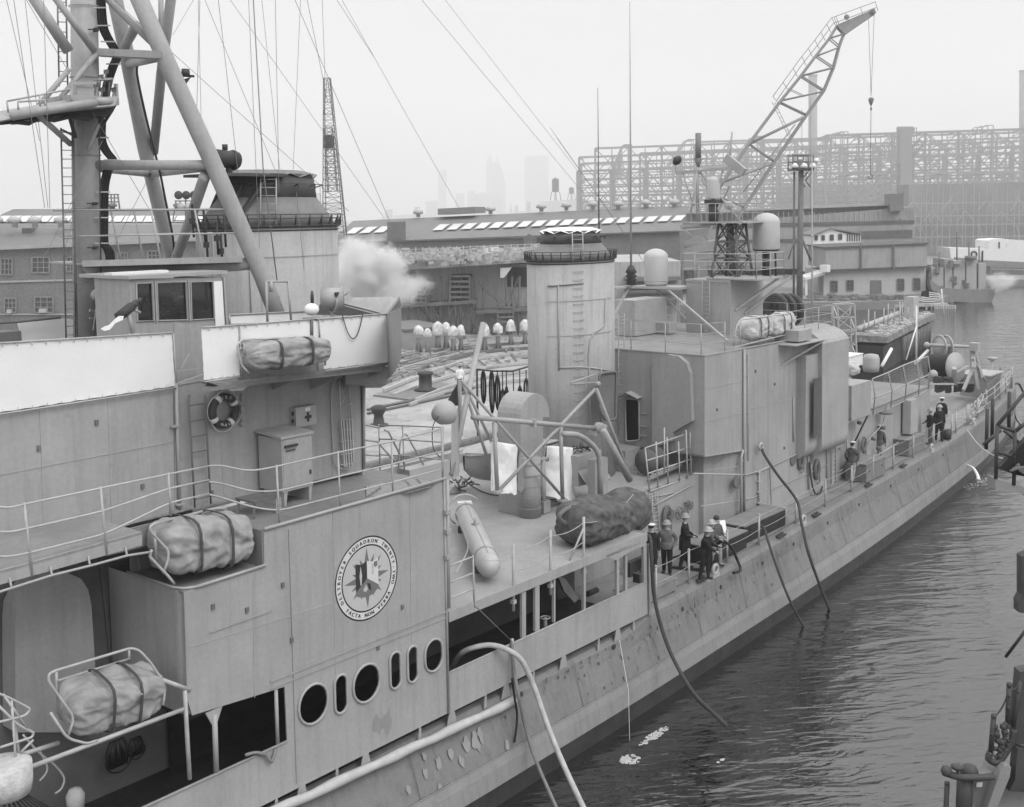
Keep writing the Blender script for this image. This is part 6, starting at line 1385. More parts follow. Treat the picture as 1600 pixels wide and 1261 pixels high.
# ================================================================ PEOPLE
def person(loc, yaw, label, coat=CLOTHD, legs=CLOTHD, hat='helmet', hatm=None, arms='down', stride=.12, h=1.76, lean=0.0, head=0.0, hair=True, longcoat=False, group=None):
    loc = Vector(loc); k = h/1.76; t = thing('person', label, 'person', loc, group)
    V, E, Rr = [], [], []
    def v(x, y, z, rx, ry=None, par=None):
        V.append((x+lean*max(0,z-.9), y, z)); Rr.append((rx, ry or rx))
        if par is not None: E.append((par, len(V)-1))
        return len(V)-1
    pel = v(0,0,.95,.145,.17); ab = v(0,0,1.10,.135,.165,pel); ch = v(.01,0,1.30,.145,.19,ab); nk0 = v(0,0,1.44,.09,.12,ch); nk = v(.01,0,1.50,.055,.055,nk0); hd = v(.02,0,1.58,.075,.07,nk); tp = v(.015,0,1.69,.085,.078,hd)
    for s in (1,-1):
        sh = v(0,.185*s,1.40,.075,.075,nk0)
        if arms == 'down': el, wr = (-.03,.25*s,1.13), (.06,.255*s,.89)
        elif arms == 'front': el, wr = (.04,.26*s,1.14), (.26,.13*s,1.08)
        elif arms == 'pockets': el, wr = (-.10,.31*s,1.15), (.05,.22*s,.97)
        elif arms == 'reach': el, wr = (.16,.22*s,1.17), (.40,.12*s,1.08+.06*s)
        elif arms == 'swing': el, wr = (-.10*s,.25*s,1.14), (.06*s+.02,.27*s,.90)
        e_ = v(*el,.056,.056,sh); w_ = v(*wr,.038,.038,e_); d = (Vector(wr)-Vector(el)).normalized()
        hn = v(*(Vector(wr)+d*.07), .036,.024,w_); 
        for f in (-.022,-.007,.008,.023):
            fg = v(*(Vector(wr)+d*.13+Vector((0,f,0))), .011,.011,hn); v(*(Vector(wr)+d*.165+Vector((.012,f,-.01))), .008,.008,fg)
        v(*(Vector(wr)+d*.07+Vector((.035,0,.01))), .011,.011,w_)
        st = stride*s
        hp = v(0,.095*s,.86,.105,.105,pel); kn = v(.02+st*.55,.105*s,.49,.068,.068,hp); an = v(-.02+st,.11*s,.10,.050,.050,kn); hl = v(-.03+st,.11*s,.045,.045,.045,an); v(.15+st,.13*s,.035,.040,.045,hl)
    me = bpy.data.meshes.new('body'); me.from_pydata(V, E, []); o = bpy.data.objects.new('tmp', me); COL.objects.link(o)
    sk = o.modifiers.new('s', 'SKIN'); sk.use_smooth_shade = True; sk.branch_smoothing = .4
    for i, r in enumerate(Rr): g_ = 1.28 if min(r) > .03 else 1.0; me.skin_vertices[0].data[i].radius = (r[0]*g_, r[1]*g_)
    me.skin_vertices[0].data[0].use_root = True
    o.modifiers.new('d', 'SUBSURF').levels = 1
    dg = bpy.context.evaluated_depsgraph_get(); e = o.evaluated_get(dg); m0 = e.to_mesh()
    vs = [x.co.copy() for x in m0.vertices]; fs = [tuple(p.vertices) for p in m0.polygons]; e.to_mesh_clear(); bpy.data.objects.remove(o)
    rot = Matrix.Rotation(yaw, 3, 'Z')
    b = M()
    for f in fs:
        c = sum((vs[i] for i in f), Vector())/len(f); z = c.z
        yy = abs(c.y)
        if z > 1.49 and yy < .12: mi = 2
        elif z < .07: mi = 3
        elif yy > .09 and z < 1.2 and ((arms == 'down' and z < .885 and yy > .19) or (arms == 'swing' and z < .9 and yy > .2) or (arms in ('front','reach') and c.x > (.27 if arms=='front' else .40)+lean*.2) or (arms == 'pockets' and False)): mi = 2
        elif z < .93: mi = 1
        else: mi = 0
        b.m.append(mi); b.f.append(f); b.sm.append(True)
    b.v = [tuple(loc+rot@(q*k)) for q in vs]
    body = b.build('body', [coat, legs, SKIN, DARK], t)
    H = loc+rot@Vector(((.02+lean*.72)*k, 0, 1.66*k)); fwd = rot@Vector((1,0,0)); sd = rot@Vector((0,1,0))
    m = M(); m.ball(loc+rot@(Vector((.09+lean*.68,0,1.615))*k), .018, 8)
    for s in (1,-1): m.ball(loc+rot@(Vector((.01+lean*.68,.078*s,1.62))*k), .022, 8)
    m.build('nose_and_ears', SKIN, t)
    if hair: m = M(); m.ball(H+fwd*-.018+Vector((0,0,.0)), .092*k, 12, (1,1,1.02)); m.build('hair', DARK, t)
    if hat == 'helmet':
        m = M(); c = H+Vector((0,0,.02)); m.lathe(c, [(.165,0),(.16,.012),(.125,.02),(.12,.06),(.09,.11),(.04,.135),(.005,.14)], 18, 1.1, 1.0); m.bar(c+fwd*-.1+Vector((0,0,.11)), c+fwd*.1+Vector((0,0,.11)), .02, .04); m.build('hard_hat', hatm or grey('hard hat', .34,.4,.05,4), t)
    elif hat == 'cap':
        m = M(); c = H+Vector((0,0,.035)); m.lathe(c, [(.09,0),(.095,.03),(.14,.06),(.135,.075),(.01,.085)], 18); m.build('cap_crown', WHITE, t)
        m = M(); m.obox(c+fwd*.11+Vector((0,0,.0)), fwd*.04, sd*.07, Vector((0,0,.008))); m.lathe(c, [(.096,.0),(.098,.03)], 16); m.build('cap_visor', BLACK, t)
    elif hat == 'knit': m = M(); m.ball(H+Vector((0,0,.03)), .105, 12, (1,1,.95)); m.build('knit_cap', DARK, t)
    m = M()    # jacket skirt and collar following the body
    zz = .62 if longcoat else .86
    prof = [(.215 if longcoat else .205, zz),(.205,.95),(.195,1.05)]
    vs2 = []; n = 20
    for r_, z_ in prof+[(.175,1.08)]:
        for j in range(n): a = 2*pi*j/n; vs2.append(loc+rot@(Vector((r_*cos(a)*.9+lean*max(0,z_-.9), r_*sin(a)*1.05, z_+.008*sin(a*5)))*k))
    m.add(vs2, [(i*n+j, i*n+(j+1)%n, (i+1)*n+(j+1)%n, (i+1)*n+j) for i in range(3) for j in range(n)], True); m.build('jacket_hem', coat, t)
    m = M(); m.tube([loc+rot@(Vector((.075*cos(a)+lean*.6, .085*sin(a), 1.475))*k) for a in [2*pi*j/14 for j in range(14)]], .022, 6, closed=True); m.build('collar', coat, t)
    return t
HL = grey('pale hard hat', .36,.4,.05,4); HM = grey('grey hard hat', .26,.4,.05,4)
KH = grey('khaki jacket grey', .14,.95,.25,8)
def at(px_, z=2.7): q = P(px_, z=z); return Vector((q.x, q.y, z))
TOCAM = lambda q: atan2(CAM.y-q.y, CAM.x-q.x)
q = at((1022,902)); q.y = 1.7; person(q, TOCAM(q)+.2, 'officer in a long dark coat and white cap at the end of the bulwark', CLOTHD, CLOTHD, 'cap', longcoat=True)
q = at((1042,896)); person(q, TOCAM(q)-.1, 'man in grey work jacket and hard hat, hands in his pockets, next to the officer', KH, CLOTHD, 'helmet', HM, 'pockets')
q = at((1086,893)); q.y += .25; person(q+Vector((.1,.2,0)), TOCAM(q)+1.5, 'tall helmeted man in a dark coat at the back of the group by the boxes', CLOTHD, CLOTHD, 'helmet', HM, 'front', longcoat=True, h=1.84)
q = at((1101,906)); person(q, TOCAM(q)+1.35, 'helmeted man in dark clothes nearest the rail, facing the boxes', CLOTHD, CLOTHD, 'helmet', HL, 'reach', lean=.15, h=1.72)
q = at((1110,895)); person(q+Vector((.0,.15,0)), TOCAM(q)+1.0, 'man in a brighter hard hat leaning over the hose in the middle of the group', CLOTHM, CLOTHD, 'helmet', HL, 'reach', lean=.25, h=1.76)
q = at((1119,888)); person(q+Vector((.25,.15,0)), TOCAM(q)+.9, 'dark haired man in pale trousers at the right side of the helmeted group', CLOTHM, CLOTHL, 'knit', None, 'front', h=1.72)
q = at((1331,752)); person(q, .1, 'officer in khaki trousers, dark jacket and white cap walking aft, nearer one', CLOTHM, CLOTHL, 'cap', None, 'swing', .2)
person(at((1374,722)), .15, 'officer in khaki trousers, dark jacket and white cap standing just beyond the holed deck box', CLOTHM, CLOTHL, 'cap', None, 'down', .1)
q = Vector((57.9,2.2,2.7)); person(q, TOCAM(q)-1.2, 'man in a dark jacket standing by the fire station box near the stern, left one', CLOTHD, CLOTHM, 'helmet', HM, 'front', .1)
q = at((1467,688)); person(q, TOCAM(q)+.3, 'man in a pale hard hat and open dark coat near the stern, facing us', CLOTHD, CLOTHD, 'helmet', HL, 'down', .1, h=1.82)
q = at((1471,672)); person(q, TOCAM(q)+2.9, 'man in a white cap half hidden behind the one in an open dark coat', CLOTHD, CLOTHD, 'cap', None, 'down', .1)
q = P((719,612), z=3); person(Vector((q.x,q.y,3.0)), 1.0, 'person in a white shirt standing on the quay beyond the davit', WHITE, CLOTHD, 'none', None, 'down', .1)
# ================================================================ WATER, QUAY AND DOCKYARD
def ground(name, z, pts, mat, th=0):
    m = M(); m.add([(x,y,z) for x,y in pts], [tuple(range(len(pts)))]); return m.build(name, mat, None, kind='structure')
def water_mat():
    m = bpy.data.materials.new('harbour water'); m.use_nodes = True; t = m.node_tree; b = t.nodes['Principled BSDF']; N = t.nodes.new; L = t.links.new
    b.inputs['Base Color'].default_value = (.008,.008,.008,1); b.inputs['Roughness'].default_value = .03; b.inputs['IOR'].default_value = 2.05; b.inputs['Specular IOR Level'].default_value = .5
    g = N('ShaderNodeNewGeometry')
    def noi(sc, det, sx_, sy_, rot, ds=0):
        mp = N('ShaderNodeMapping'); mp.inputs['Rotation'].default_value = (0,0,rot); mp.inputs['Scale'].default_value = (sx_,sy_,1); L(g.outputs['Position'], mp.inputs['Vector'])
        n = N('ShaderNodeTexNoise'); n.inputs['Scale'].default_value = sc; n.inputs['Detail'].default_value = det; n.inputs['Roughness'].default_value = .5; n.inputs['Distortion'].default_value = ds; L(mp.outputs[0], n.inputs['Vector']); return n.outputs[0]
    def axis(vx, vy, k):
        d = N('ShaderNodeVectorMath'); d.operation = 'DOT_PRODUCT'; L(g.outputs['Position'], d.inputs[0]); d.inputs[1].default_value = (vx*k, vy*k, 0); return d.outputs['Value']
    def wave(ku, kv, det, ds):
        c = N('ShaderNodeCombineXYZ'); L(axis(sin(PHI+.15), -cos(PHI+.15), ku), c.inputs[0]); L(axis(cos(PHI+.15), sin(PHI+.15), kv), c.inputs[1])
        n = N('ShaderNodeTexNoise'); n.inputs['Scale'].default_value = 1; n.inputs['Detail'].default_value = det; n.inputs['Roughness'].default_value = .45; n.inputs['Distortion'].default_value = ds; L(c.outputs[0], n.inputs['Vector']); return n.outputs[0]
    a = wave(.30, .85, 2, .9); c = wave(1.1, 3.4, 3, .8); e = wave(3.2, 9, 2, .4)
    s2 = N('ShaderNodeMath'); s2.operation = 'MULTIPLY_ADD'; L(e, s2.inputs[0]); s2.inputs[1].default_value = .16; L(c, s2.inputs[2])
    s1 = N('ShaderNodeMath'); s1.operation = 'MULTIPLY_ADD'; L(s2.outputs[0], s1.inputs[0]); s1.inputs[1].default_value = .34; L(a, s1.inputs[2])
    bp = N('ShaderNodeBump'); bp.inputs['Strength'].default_value = 1; bp.inputs['Distance'].default_value = .10; L(s1.outputs[0], bp.inputs['Height']); L(bp.outputs[0], b.inputs['Normal'])
    return m
WATER = water_mat()
ground('harbour_water', 0, [(-120,-590),(3380,-590),(3380,2780),(-120,2780)], WATER)
ground('harbour_bed', -6, [(-125,-595),(3385,-595),(3385,2785),(-125,2785)], DARK)
CONC = grey('quay concrete', .36, .85, .2, .3, spots=.7, spot_v=.24, spot_scale=.5, spot_th=.54, fine=.12)
CONCD = grey('quay wall', .14, .85, .2, .5, streak=.3)
BRICK = grey('brick wall', .17, .9, .12, .4, fine=.25)
ROOFM = grey('grey roof felt', .20, .9, .08, .1)
STEELG = grey('crane steel', .17, .7, .15, 1)
SKYL = grey('skylight glass', .62, .4, .08, .5)
def zv(Z, tilt=0):
    """a vertical plane facing us at distance Z metres; tilt turns its right end away (+)"""
    c = Vector((CAM.x+cos(PHI)*Z, CAM.y+sin(PHI)*Z)); r = Vector((sin(PHI+tilt), -cos(PHI+tilt))); return ((c.x,c.y),(c.x+r.x,c.y+r.y))
# quay: outer ground beyond the destroyer
qz = 3.0
def quay(name, pts, z, mat=CONC):
    m = M(); m.prism([(x,y,z) for x,y in pts], (0,0,-(z+3))); return m.build(name, mat, None, kind='structure')
QP = [(-118,19.5),(62,19.5),(76,34),(98,34),(98,400),(-118,400)]
quay('quay', QP, qz)
FS = [P(p, z=1.25) for p in ((1060,476),(1300,472),(1470,468),(1482,461),(1480,447),(1500,437),(1760,436))]
quay('far_shore', [(q.x,q.y) for q in FS]+[(3300,-700),(3300,2750),(100,2750),(100,110)], 1.22, grey('dark dock ground', .22,.9,.2,.1))
m = M(); m.tube([(-100,20.2,3.1),(60,20.2,3.1)], .25, 4); m.build('quay_edge_timber', WOOD, None, kind='structure')
# raised quay details: kerb strips, bollards, tracks
def bollard(px_, s, lb):
    q = P(px_, z=qz); m = M(); m.lathe((q.x,q.y,qz), [(.45*s,0),(.45*s,.08),(.28*s,.12),(.22*s,.5*s),(.36*s,.75*s),(.38*s,.9*s),(.2*s,1.0*s)], 18); m.build('bollard', DARK, label=lb, cat='bollard')
bollard((592,665), 1.15, 'single black mooring bollard nearest the ship on the pale quay')
q = P((665,613), z=qz); m = M(); m.box((q.x-3.2,q.y-1.6,qz),(q.x+3.2,q.y+1.6,qz+.12)); m.build('iron_plate', grey('steel plate',.2,.7,.2,1), label='dark steel plate with a capstan set into the quay', cat='deck plate')
m = M(); m.lathe((q.x,q.y,qz+.12), [(.75,0),(.75,.12),(.45,.2),(.42,1.0),(.55,1.1),(.5,1.25)], 20); m.build('capstan', DARK, label='black capstan standing on the steel plate on the quay', cat='capstan')
m = M()
for a, b in (((574,640),(740,606)),((574,646),(735,612))): m.tube(PL([a,b], z=qz+.08), .09, 4)
m.build('crane_rail', DIM, label='pair of crane rails crossing the near quay', cat='rail')
# curved crane track round the dock head: concentric rails with sleepers
cx0, cy0 = P((1150,470), z=qz).x, P((1150,470), z=qz).y
def curve_px(pts): return spline(PL(pts, z=qz+.15), 6)
TR = thing('crane_track', 'curving pairs of pale crane rails sweeping across the quay', 'crane track', P((700,570),z=qz))
for k, pts in enumerate((((600,610),(650,590),(720,566),(800,553),(900,547),(1050,545)),((615,617),(670,598),(740,578),(810,568),(900,562),(1050,560)),((600,598),(650,577),(720,555),(800,545),(900,540),(1050,538)),((650,625),(700,605),(760,588),(820,580),(900,575)),((620,575),(690,556),(760,544),(830,538),(950,533)),((620,560),(700,545),(780,538),(850,533)),((640,632),(700,612),(780,597),(860,590)),((610,590),(670,572),(750,551),(830,543)),((605,583),(665,565),(745,547),(830,539)),((625,568),(700,551),(780,542),(860,537)),((660,560),(730,541),(800,533),(860,529)))):
    c_ = curve_px(pts); m = M()
    for i in range(len(c_)-1): m.bar(c_[i], c_[i+1]+(c_[i+1]-c_[i])*.02, .2 if k < 4 else .14, .2)
    m.build('rail_beam', (RAIL if k in (0,1,3,6,8,10) else DIM), TR)
m = M(); c1_ = curve_px(((600,610),(650,590),(720,566),(800,553),(900,547),(1050,545))); c2_ = curve_px(((615,617),(670,598),(740,578),(810,568),(900,562),(1050,560)))
for a, b in list(zip(c1_, c2_))[8::2]:
    m.bar(a, b, .09, .1)
m.build('sleeper', DIM, TR)
r_ = random.Random(5)
m = M()
for i in range(260):
    px_ = (r_.uniform(605,860), r_.uniform(520,598)); 
    if px_[1] > 600-(px_[0]-600)*.14: continue
    q = P(px_, z=qz); m.obox((q.x,q.y,qz+.1), (r_.uniform(.2,.9),r_.uniform(-.3,.3),0),(r_.uniform(-.1,.1),r_.uniform(.06,.2),0),(0,0,r_.uniform(.05,.18)))
m.build('stacked_timber', [grey('pale timber',.30,.8,.45,.8)], label='scatter of stacked timber and steel along the crane tracks', cat='timber', kind='stuff')
for (pa, pb, w_, lb) in (((628,527),(700,520),4,'long low grey shed roof on the quay near the covered mounts'),):
    a, b = P((630,548),z=qz), P((700,541),z=qz); m = M(); t = thing('quay_shed', lb, 'shed', a)
    d_ = (b-a).normalized(); n_ = Vector((-d_.y,d_.x,0)); m.prism([a,b,b+n_*5,a+n_*5], (0,0,1.7)); m.build('wall', grey('shed wall',.30,.8,.1,.5), t); m = M(); m.prism([a-n_*.2+Vector((0,0,1.72)), b-n_*.2+Vector((0,0,1.72)), b+n_*5.2+Vector((0,0,1.9)), a+n_*5.2+Vector((0,0,1.9))], (0,0,.15)); m.build('roof', ROOFM, t)
# white canvas-covered gun mounts
for i, (px_, py_, s) in enumerate(((654,516,1.0),(684,513,1.1),(697,512,1.0),(708,517,1.0),(720,516,.85),(757,515,1.1),(778,513,1.0),(798,509,.95),(820,508,1.0),(668,520,.8))):
    q = P((px_,py_), z=qz+1.9); m = M(); s *= .45; c_ = Vector((q.x,q.y,qz+1.9)); vs = []; t = thing('covered_mount', 'white canvas covered mount number %s from the left beside the dock' % ('one','two','three','four','five','six','seven','eight','nine','ten')[i], 'covered mount', (q.x,q.y,qz), 'canvas covered mounts beside the dock')
    t['label'] = ['white covered mount farthest left beside the dock wall','left one of the touching pair of white covered mounts','right one of the touching pair of white covered mounts','wide white covered mount on a dark platform','smaller white covered mount on the right end of the platform','white covered mount behind the tip of the davit boom','white covered mount just right of the davit boom tip','pointed white covered mount between two rounder ones','white covered mount farthest right, beside the second funnel','small white covered mount low between the first and the pair'][i]
    prof = [(.95,-1.1),(1.0,-.5),(.95,.2),(.7,.8),(.35,1.2),(.02,1.35)]; n = 14; s *= .95
    for r0_, h_ in prof:
        for j in range(n): a = 2*pi*j/n; w_ = 1+.34*noise.noise(Vector((cos(a)*2+i*3, sin(a)*2, h_*1.5))); vs.append(c_+Vector((r0_*s*w_*cos(a), r0_*s*w_*sin(a), h_*s*(.75+.3*((i*37)%10)/10)+.12*s*noise.noise(Vector((i*2,cos(a)*2,sin(a)*2))))))
    m.add(vs, [(a_*n+j, a_*n+(j+1)%n, (a_+1)*n+(j+1)%n, (a_+1)*n+j) for a_ in range(5) for j in range(n)], True); m.build('canvas_cover', grey('mount canvas',.58,.9,.3,2.5), t)
    m = M(); m.cyl((q.x,q.y,qz),(q.x,q.y,qz+1.2),.4*s,.5*s,8); 
    for k in range(5): a = 2*pi*k/5; m.bar((q.x,q.y,qz+1.2),(q.x+.8*s*cos(a),q.y+.8*s*sin(a),qz), .1)
    m.build('trestle', STEELG, t)
# hanging bundles of rope and line of a rack (dark coils)
HB = [(755,595,40),(768,600,52),(777,601,42),(785,610,30),(791,618,55),(802,622,52),(812,611,40),(822,600,32)]
m = M(); m.tube(PL([(745,577),(770,580),(800,580),(828,572)], z=6.6), .05, 5); m.tube([P((745,577),z=6.6), P((745,577),z=6.6)-Vector((0,0,3.6))], .06, 5); m.build('drying_rack', DARK, label='thin rail carrying the row of dark hanging coils', cat='rack')
for i, (px_, py_, h_) in enumerate(HB):
    q = P((px_,578), z=6.55); L_ = h_*.062; zc = q.z-(py_-578)*.052; m = M()
    for k in range(5):
        ph = k*.6; m.tube([Vector((q.x+.16*(1-k*.1)*cos(2*pi*j/14)*cos(ph), q.y+.16*cos(2*pi*j/14)*sin(ph), zc+L_*.36*sin(2*pi*j/14))) for j in range(14)], .03, 5, closed=True)
    m.tube([Vector((q.x,q.y,q.z)), Vector((q.x,q.y,zc))], .03, 4); m.build('hanging_coil', BLACK, label='dark coil of line hanging from the rail beside the second funnel', cat='rope coil', group='dark coils hanging in a row')
# ---------------------------------------------------------------- carrier in the dock behind
vC = zv(112, radians(-6))
def Cv(p): return P(p, v=vC)
nC = Vector((cos(PHI),sin(PHI),0))
CA = thing('aircraft_carrier', 'large grey ship hull with scaffolding and open sponsons standing in the dry dock', 'ship', Cv((750,530)))
m = M(); m.prism([Cv(p) for p in ((540,540),(540,425),(620,418),(830,412),(1065,408),(1062,540))], nC*20); m.build('hull_side', grey('carrier side',.40,.7,.12,.35,streak=.3), CA)
m = M(); m.prism([Cv(p)-nC*2.5 for p in ((545,412),(600,408),(850,395),(850,407),(700,416),(640,420),(545,424))], nC*26); m.build('flight_deck_edge', grey('carrier deck edge',.30,.8,.25,1,spots=.8,spot_v=.1,spot_scale=2,spot_th=.55), CA)
m = M()
for a, b in (((605,480),(690,475)),((690,475),(745,472)),((745,488),(830,483)),((975,438),(1060,436)),((975,462),(1050,460))): m.prism([Cv(a)-nC*2,Cv(b)-nC*2,Cv(b)+nC,Cv(a)+nC], (0,0,.35))
each(m, 'sponson', STEELG, CA)
m = M()
for px_ in (640,655,672,690,703,712,722,738,757,790,800,812): m.tube([Cv((px_,430))-nC*1.6, Cv((px_+(px_%7-3),520))-nC*1.8], .10, 4)
for i in range(60):
    px_, py_ = r_.uniform(610,830), r_.uniform(425,515); a = Cv((px_,py_))-nC*1.7; m.tube([a, a+Vector((r_.uniform(-.2,.2),r_.uniform(-.2,.2),-r_.uniform(.6,2.5)))+ (Cv((px_+20,py_))-Cv((px_,py_)))*r_.uniform(-.6,1.2)], .06, 4)
for (x0_,y0_,x1_,y1_) in ((705,430,735,462),(778,470,802,500),(645,445,668,470)):
    for i in range(5): py_ = y0_+(y1_-y0_)*i/4; m.bar(Cv((x0_,py_))-nC*2, Cv((x1_,py_))-nC*2, .2)
    m.bar(Cv((x0_,y0_))-nC*2, Cv((x0_,y1_+10))-nC*2, .15); m.bar(Cv((x1_,y0_))-nC*2, Cv((x1_,y1_+10))-nC*2, .15)
m.build('scaffolding', STEELG, CA)
m = M()
for (x0_,y0_,x1_,y1_) in ((793,418,830,448),(640,425,650,436),(705,428,738,470),(616,436,640,452)): m.prism([Cv(p)-nC*.15 for p in ((x0_,y0_),(x1_,y0_),(x1_,y1_),(x0_,y1_))], nC*.1)
each(m, 'side_opening', grey('carrier opening',.08,.8,.2,1), CA)
m = M(); m.prism([Cv(p)-nC*2.2 for p in ((782,417),(800,416),(788,432),(782,432))], nC*1.5); m.prism([Cv(p)-nC*2.8 for p in ((756,386),(780,385),(780,397),(756,398))], nC*.3); each(m, 'pale_panel', WHITE, CA)
m = M()
for i in range(260):
    px_ = r_.uniform(590,850); a = Cv((px_, 404-(px_-600)*.03+r_.uniform(-14,6)))-nC*r_.uniform(0,10); m.obox(a, (r_.uniform(.05,.35),0,0),(0,r_.uniform(.05,.3),0),(0,0,r_.uniform(.04,.2)))
for k in range(3): m.tube([Cv((575,400-4*k))-nC*2.5, Cv((845,388-4*k))-nC*2.5], .05, 4)
for i in range(26): px_ = 580+i*10.4; m.tube([Cv((px_,408-i*.35))-nC*2.5, Cv((px_,388-i*.35))-nC*2.5], .05, 4)
m.build('deck_clutter', RAIL, CA, kind='stuff')
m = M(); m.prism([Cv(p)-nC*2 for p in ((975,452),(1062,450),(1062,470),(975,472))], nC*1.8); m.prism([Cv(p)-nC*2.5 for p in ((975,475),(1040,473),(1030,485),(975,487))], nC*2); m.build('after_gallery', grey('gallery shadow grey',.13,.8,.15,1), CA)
# steam
def vapour(name, centre, rad, dens, label, seed):
    mt = bpy.data.materials.new(name); mt.use_nodes = True; t = mt.node_tree; t.nodes.clear(); N = t.nodes.new; L = t.links.new
    o_ = N('ShaderNodeOutputMaterial'); vp = N('ShaderNodeVolumePrincipled'); L(vp.outputs[0], o_.inputs['Volume']); vp.inputs['Color'].default_value = (.98,.98,.98,1); vp.inputs['Anisotropy'].default_value = .1
    tc = N('ShaderNodeTexCoord'); ln = N('ShaderNodeVectorMath'); ln.operation = 'LENGTH'; L(tc.outputs['Object'], ln.inputs[0])
    nz = N('ShaderNodeTexNoise'); nz.inputs['Scale'].default_value = 2.3; nz.inputs['Detail'].default_value = 6; nz.inputs['Roughness'].default_value = .62; L(tc.outputs['Object'], nz.inputs['Vector'])
    mr = N('ShaderNodeMapRange'); L(ln.outputs['Value'], mr.inputs[0]); mr.inputs[1].default_value = .1; mr.inputs[2].default_value = 1.0; mr.inputs[3].default_value = .42; mr.inputs[4].default_value = -.42
    ad = N('ShaderNodeMath'); ad.operation = 'ADD'; L(nz.outputs[0], ad.inputs[0]); L(mr.outputs[0], ad.inputs[1])
    m2_ = N('ShaderNodeMapRange'); L(ad.outputs[0], m2_.inputs[0]); m2_.inputs[1].default_value = .54; m2_.inputs[2].default_value = .80; m2_.inputs[3].default_value = 0; m2_.inputs[4].default_value = dens; L(m2_.outputs[0], vp.inputs['Density'])
    m = M(); m.ball((0,0,0), 1.0, 20); o = m.build(name, mt, None, (0,0,0), label=label, cat='steam', kind='stuff'); o.location = centre; o.scale = rad; return o
vapour('steam_cloud', P((572,425),y=17), (3.1,2.8,2.9), 3.2, 'billowing white steam rising behind the forward funnel', 1)
vapour('steam_cloud', P((612,452),y=17.5), (3.4,3.0,1.8), 1.0, 'thin steam trailing off to the right of the main puff', 5)
vapour('steam_cloud', P((548,390),y=14), (1.1,1.1,1.2), 2.5, 'denser small steam puff at the funnel edge', 2)
vapour('steam_cloud', P((470,448),y=9.5), (2.4,1.2,.7), .6, 'thin steam veil drifting across the foot of the forward funnel', 4)
vapour('steam_cloud', P((1565,450),d=178)+Vector((0,0,1)), (4,5,3.2), .5, 'white steam drifting over the water beside the small distant ship', 3)
# ---------------------------------------------------------------- buildings
def frame(Z, tilt=0):
    v = zv(Z, tilt); n = Vector((cos(PHI+tilt), sin(PHI+tilt), 0)); return (lambda p, o=0: P(p, v=v)+n*o), n
def down(p, z): return Vector((p.x, p.y, z))
def bldg(name, label, Z, tilt, outline, depth, mat, cat='building', zb=2.5):
    """outline: roof line pixels left to right; walls run down to the ground"""
    f, n = frame(Z, tilt); top = [f(p) for p in outline]; t = thing(name, label, cat, down((top[0]+top[-1])/2, zb))
    m = M(); m.prism([down(top[0],zb)]+top+[down(top[-1],zb)], n*depth); m.build('wall', mat, t); return t, f, n
def winrow(t, f, n, rects, mat_frame=RAIL, mat_pane=None, mull=(2,2), proud=.06):
    for (x0_,y0_,x1_,y1_) in rects:
        c = [f(p) for p in ((x0_,y0_),(x1_,y0_),(x1_,y1_),(x0_,y1_))]
        m = M(); m.prism([q-n*proud for q in c], n*(proud*.6)); w_ = m.build('window_pane', mat_pane or grey('works window glass',.07,.3,.3,2), t)
        m = M()
        for i in range(4): m.bar(c[i]-n*(proud+.05), c[(i+1)%4]-n*(proud+.05), .14)
        for i in range(1, mull[0]): m.bar(c[0].lerp(c[1],i/mull[0])-n*(proud+.04), c[3].lerp(c[2],i/mull[0])-n*(proud+.04), .09)
        for i in range(1, mull[1]): m.bar(c[0].lerp(c[3],i/mull[1])-n*(proud+.04), c[1].lerp(c[2],i/mull[1])-n*(proud+.04), .09)
        m.build('window_frame', mat_frame, w_)
# left brick workshop
t, f, n = bldg('brick_workshop', 'long brick workshop with a strip of roof skylights at the left edge', 118, radians(-3), ((-80,392),(345,374)), 34, BRICK)
m = M(); m.prism([f((-80,393),-.5), f((345,374),-.5), f((345,351),6), f((-80,351),6)], n*.3); m.build('lower_roof', ROOFM, t)
m = M(); m.prism([f((-80,351),6), f((345,350),6), f((345,349),6.5), f((-80,350),6.5)], n*.3); m.prism([f((-80,351),6.2), f((345,349),6.2), f((345,324),14), f((-80,326),14)], n*.3); m.build('monitor_roof', ROOFM, t)
m = M(); m.prism([f((-80,388),-.7), f((345,371),-.7), f((345,375),-.7), f((-80,394),-.7)], n*.6); m.prism([f((-80,441),-.15), f((345,430),-.15), f((345,432.5),-.15), f((-80,444),-.15)], n*.15); m.prism([f((-80,490),-.15), f((345,490),-.15), f((345,492),-.15), f((-80,492),-.15)], n*.15); m.build('stone_band', grey('stone band',.34,.8,.1,.5), t)
for i in range(24):
    x_ = -72+17.3*i; m = M(); m.prism([f((x_,347.5),6.6), f((x_+15,347),6.6), f((x_+6,337),9.2), f((x_-9,337.5),9.2)], n*-.15); m.build('skylight', SKYL, t)
winrow(t, f, n, [(2,404,20,429),(51,402,78,426),(105,402,122,424),(8,466,26,488),(55,464,84,488),(-30,404,-10,430)], None or grey('sash paint',.22,.7,.1,2), None, (3,3))
winrow(t, f, n, [(185,395,200,418),(232,392,250,414)], grey('sash paint',.22,.7,.1,2), None, (3,3))
for a in ((64,482,75,488),(14,483,20,489)): m = M(); q = [f(p,-.5) for p in ((a[0],a[1]),(a[2],a[1]),(a[2],a[3]),(a[0],a[3]))]; m.prism(q, n*.5); m.build('air_conditioner', RAIL, t)
for x_ in (9,41,82,-20): q = f((x_,356), 2); m = M(); m.lathe(q, [(.3,0),(.3,.5),(.7,.6),(.65,1.0),(.1,1.2)], 12); m.build('roof_ventilator', RAIL, t)
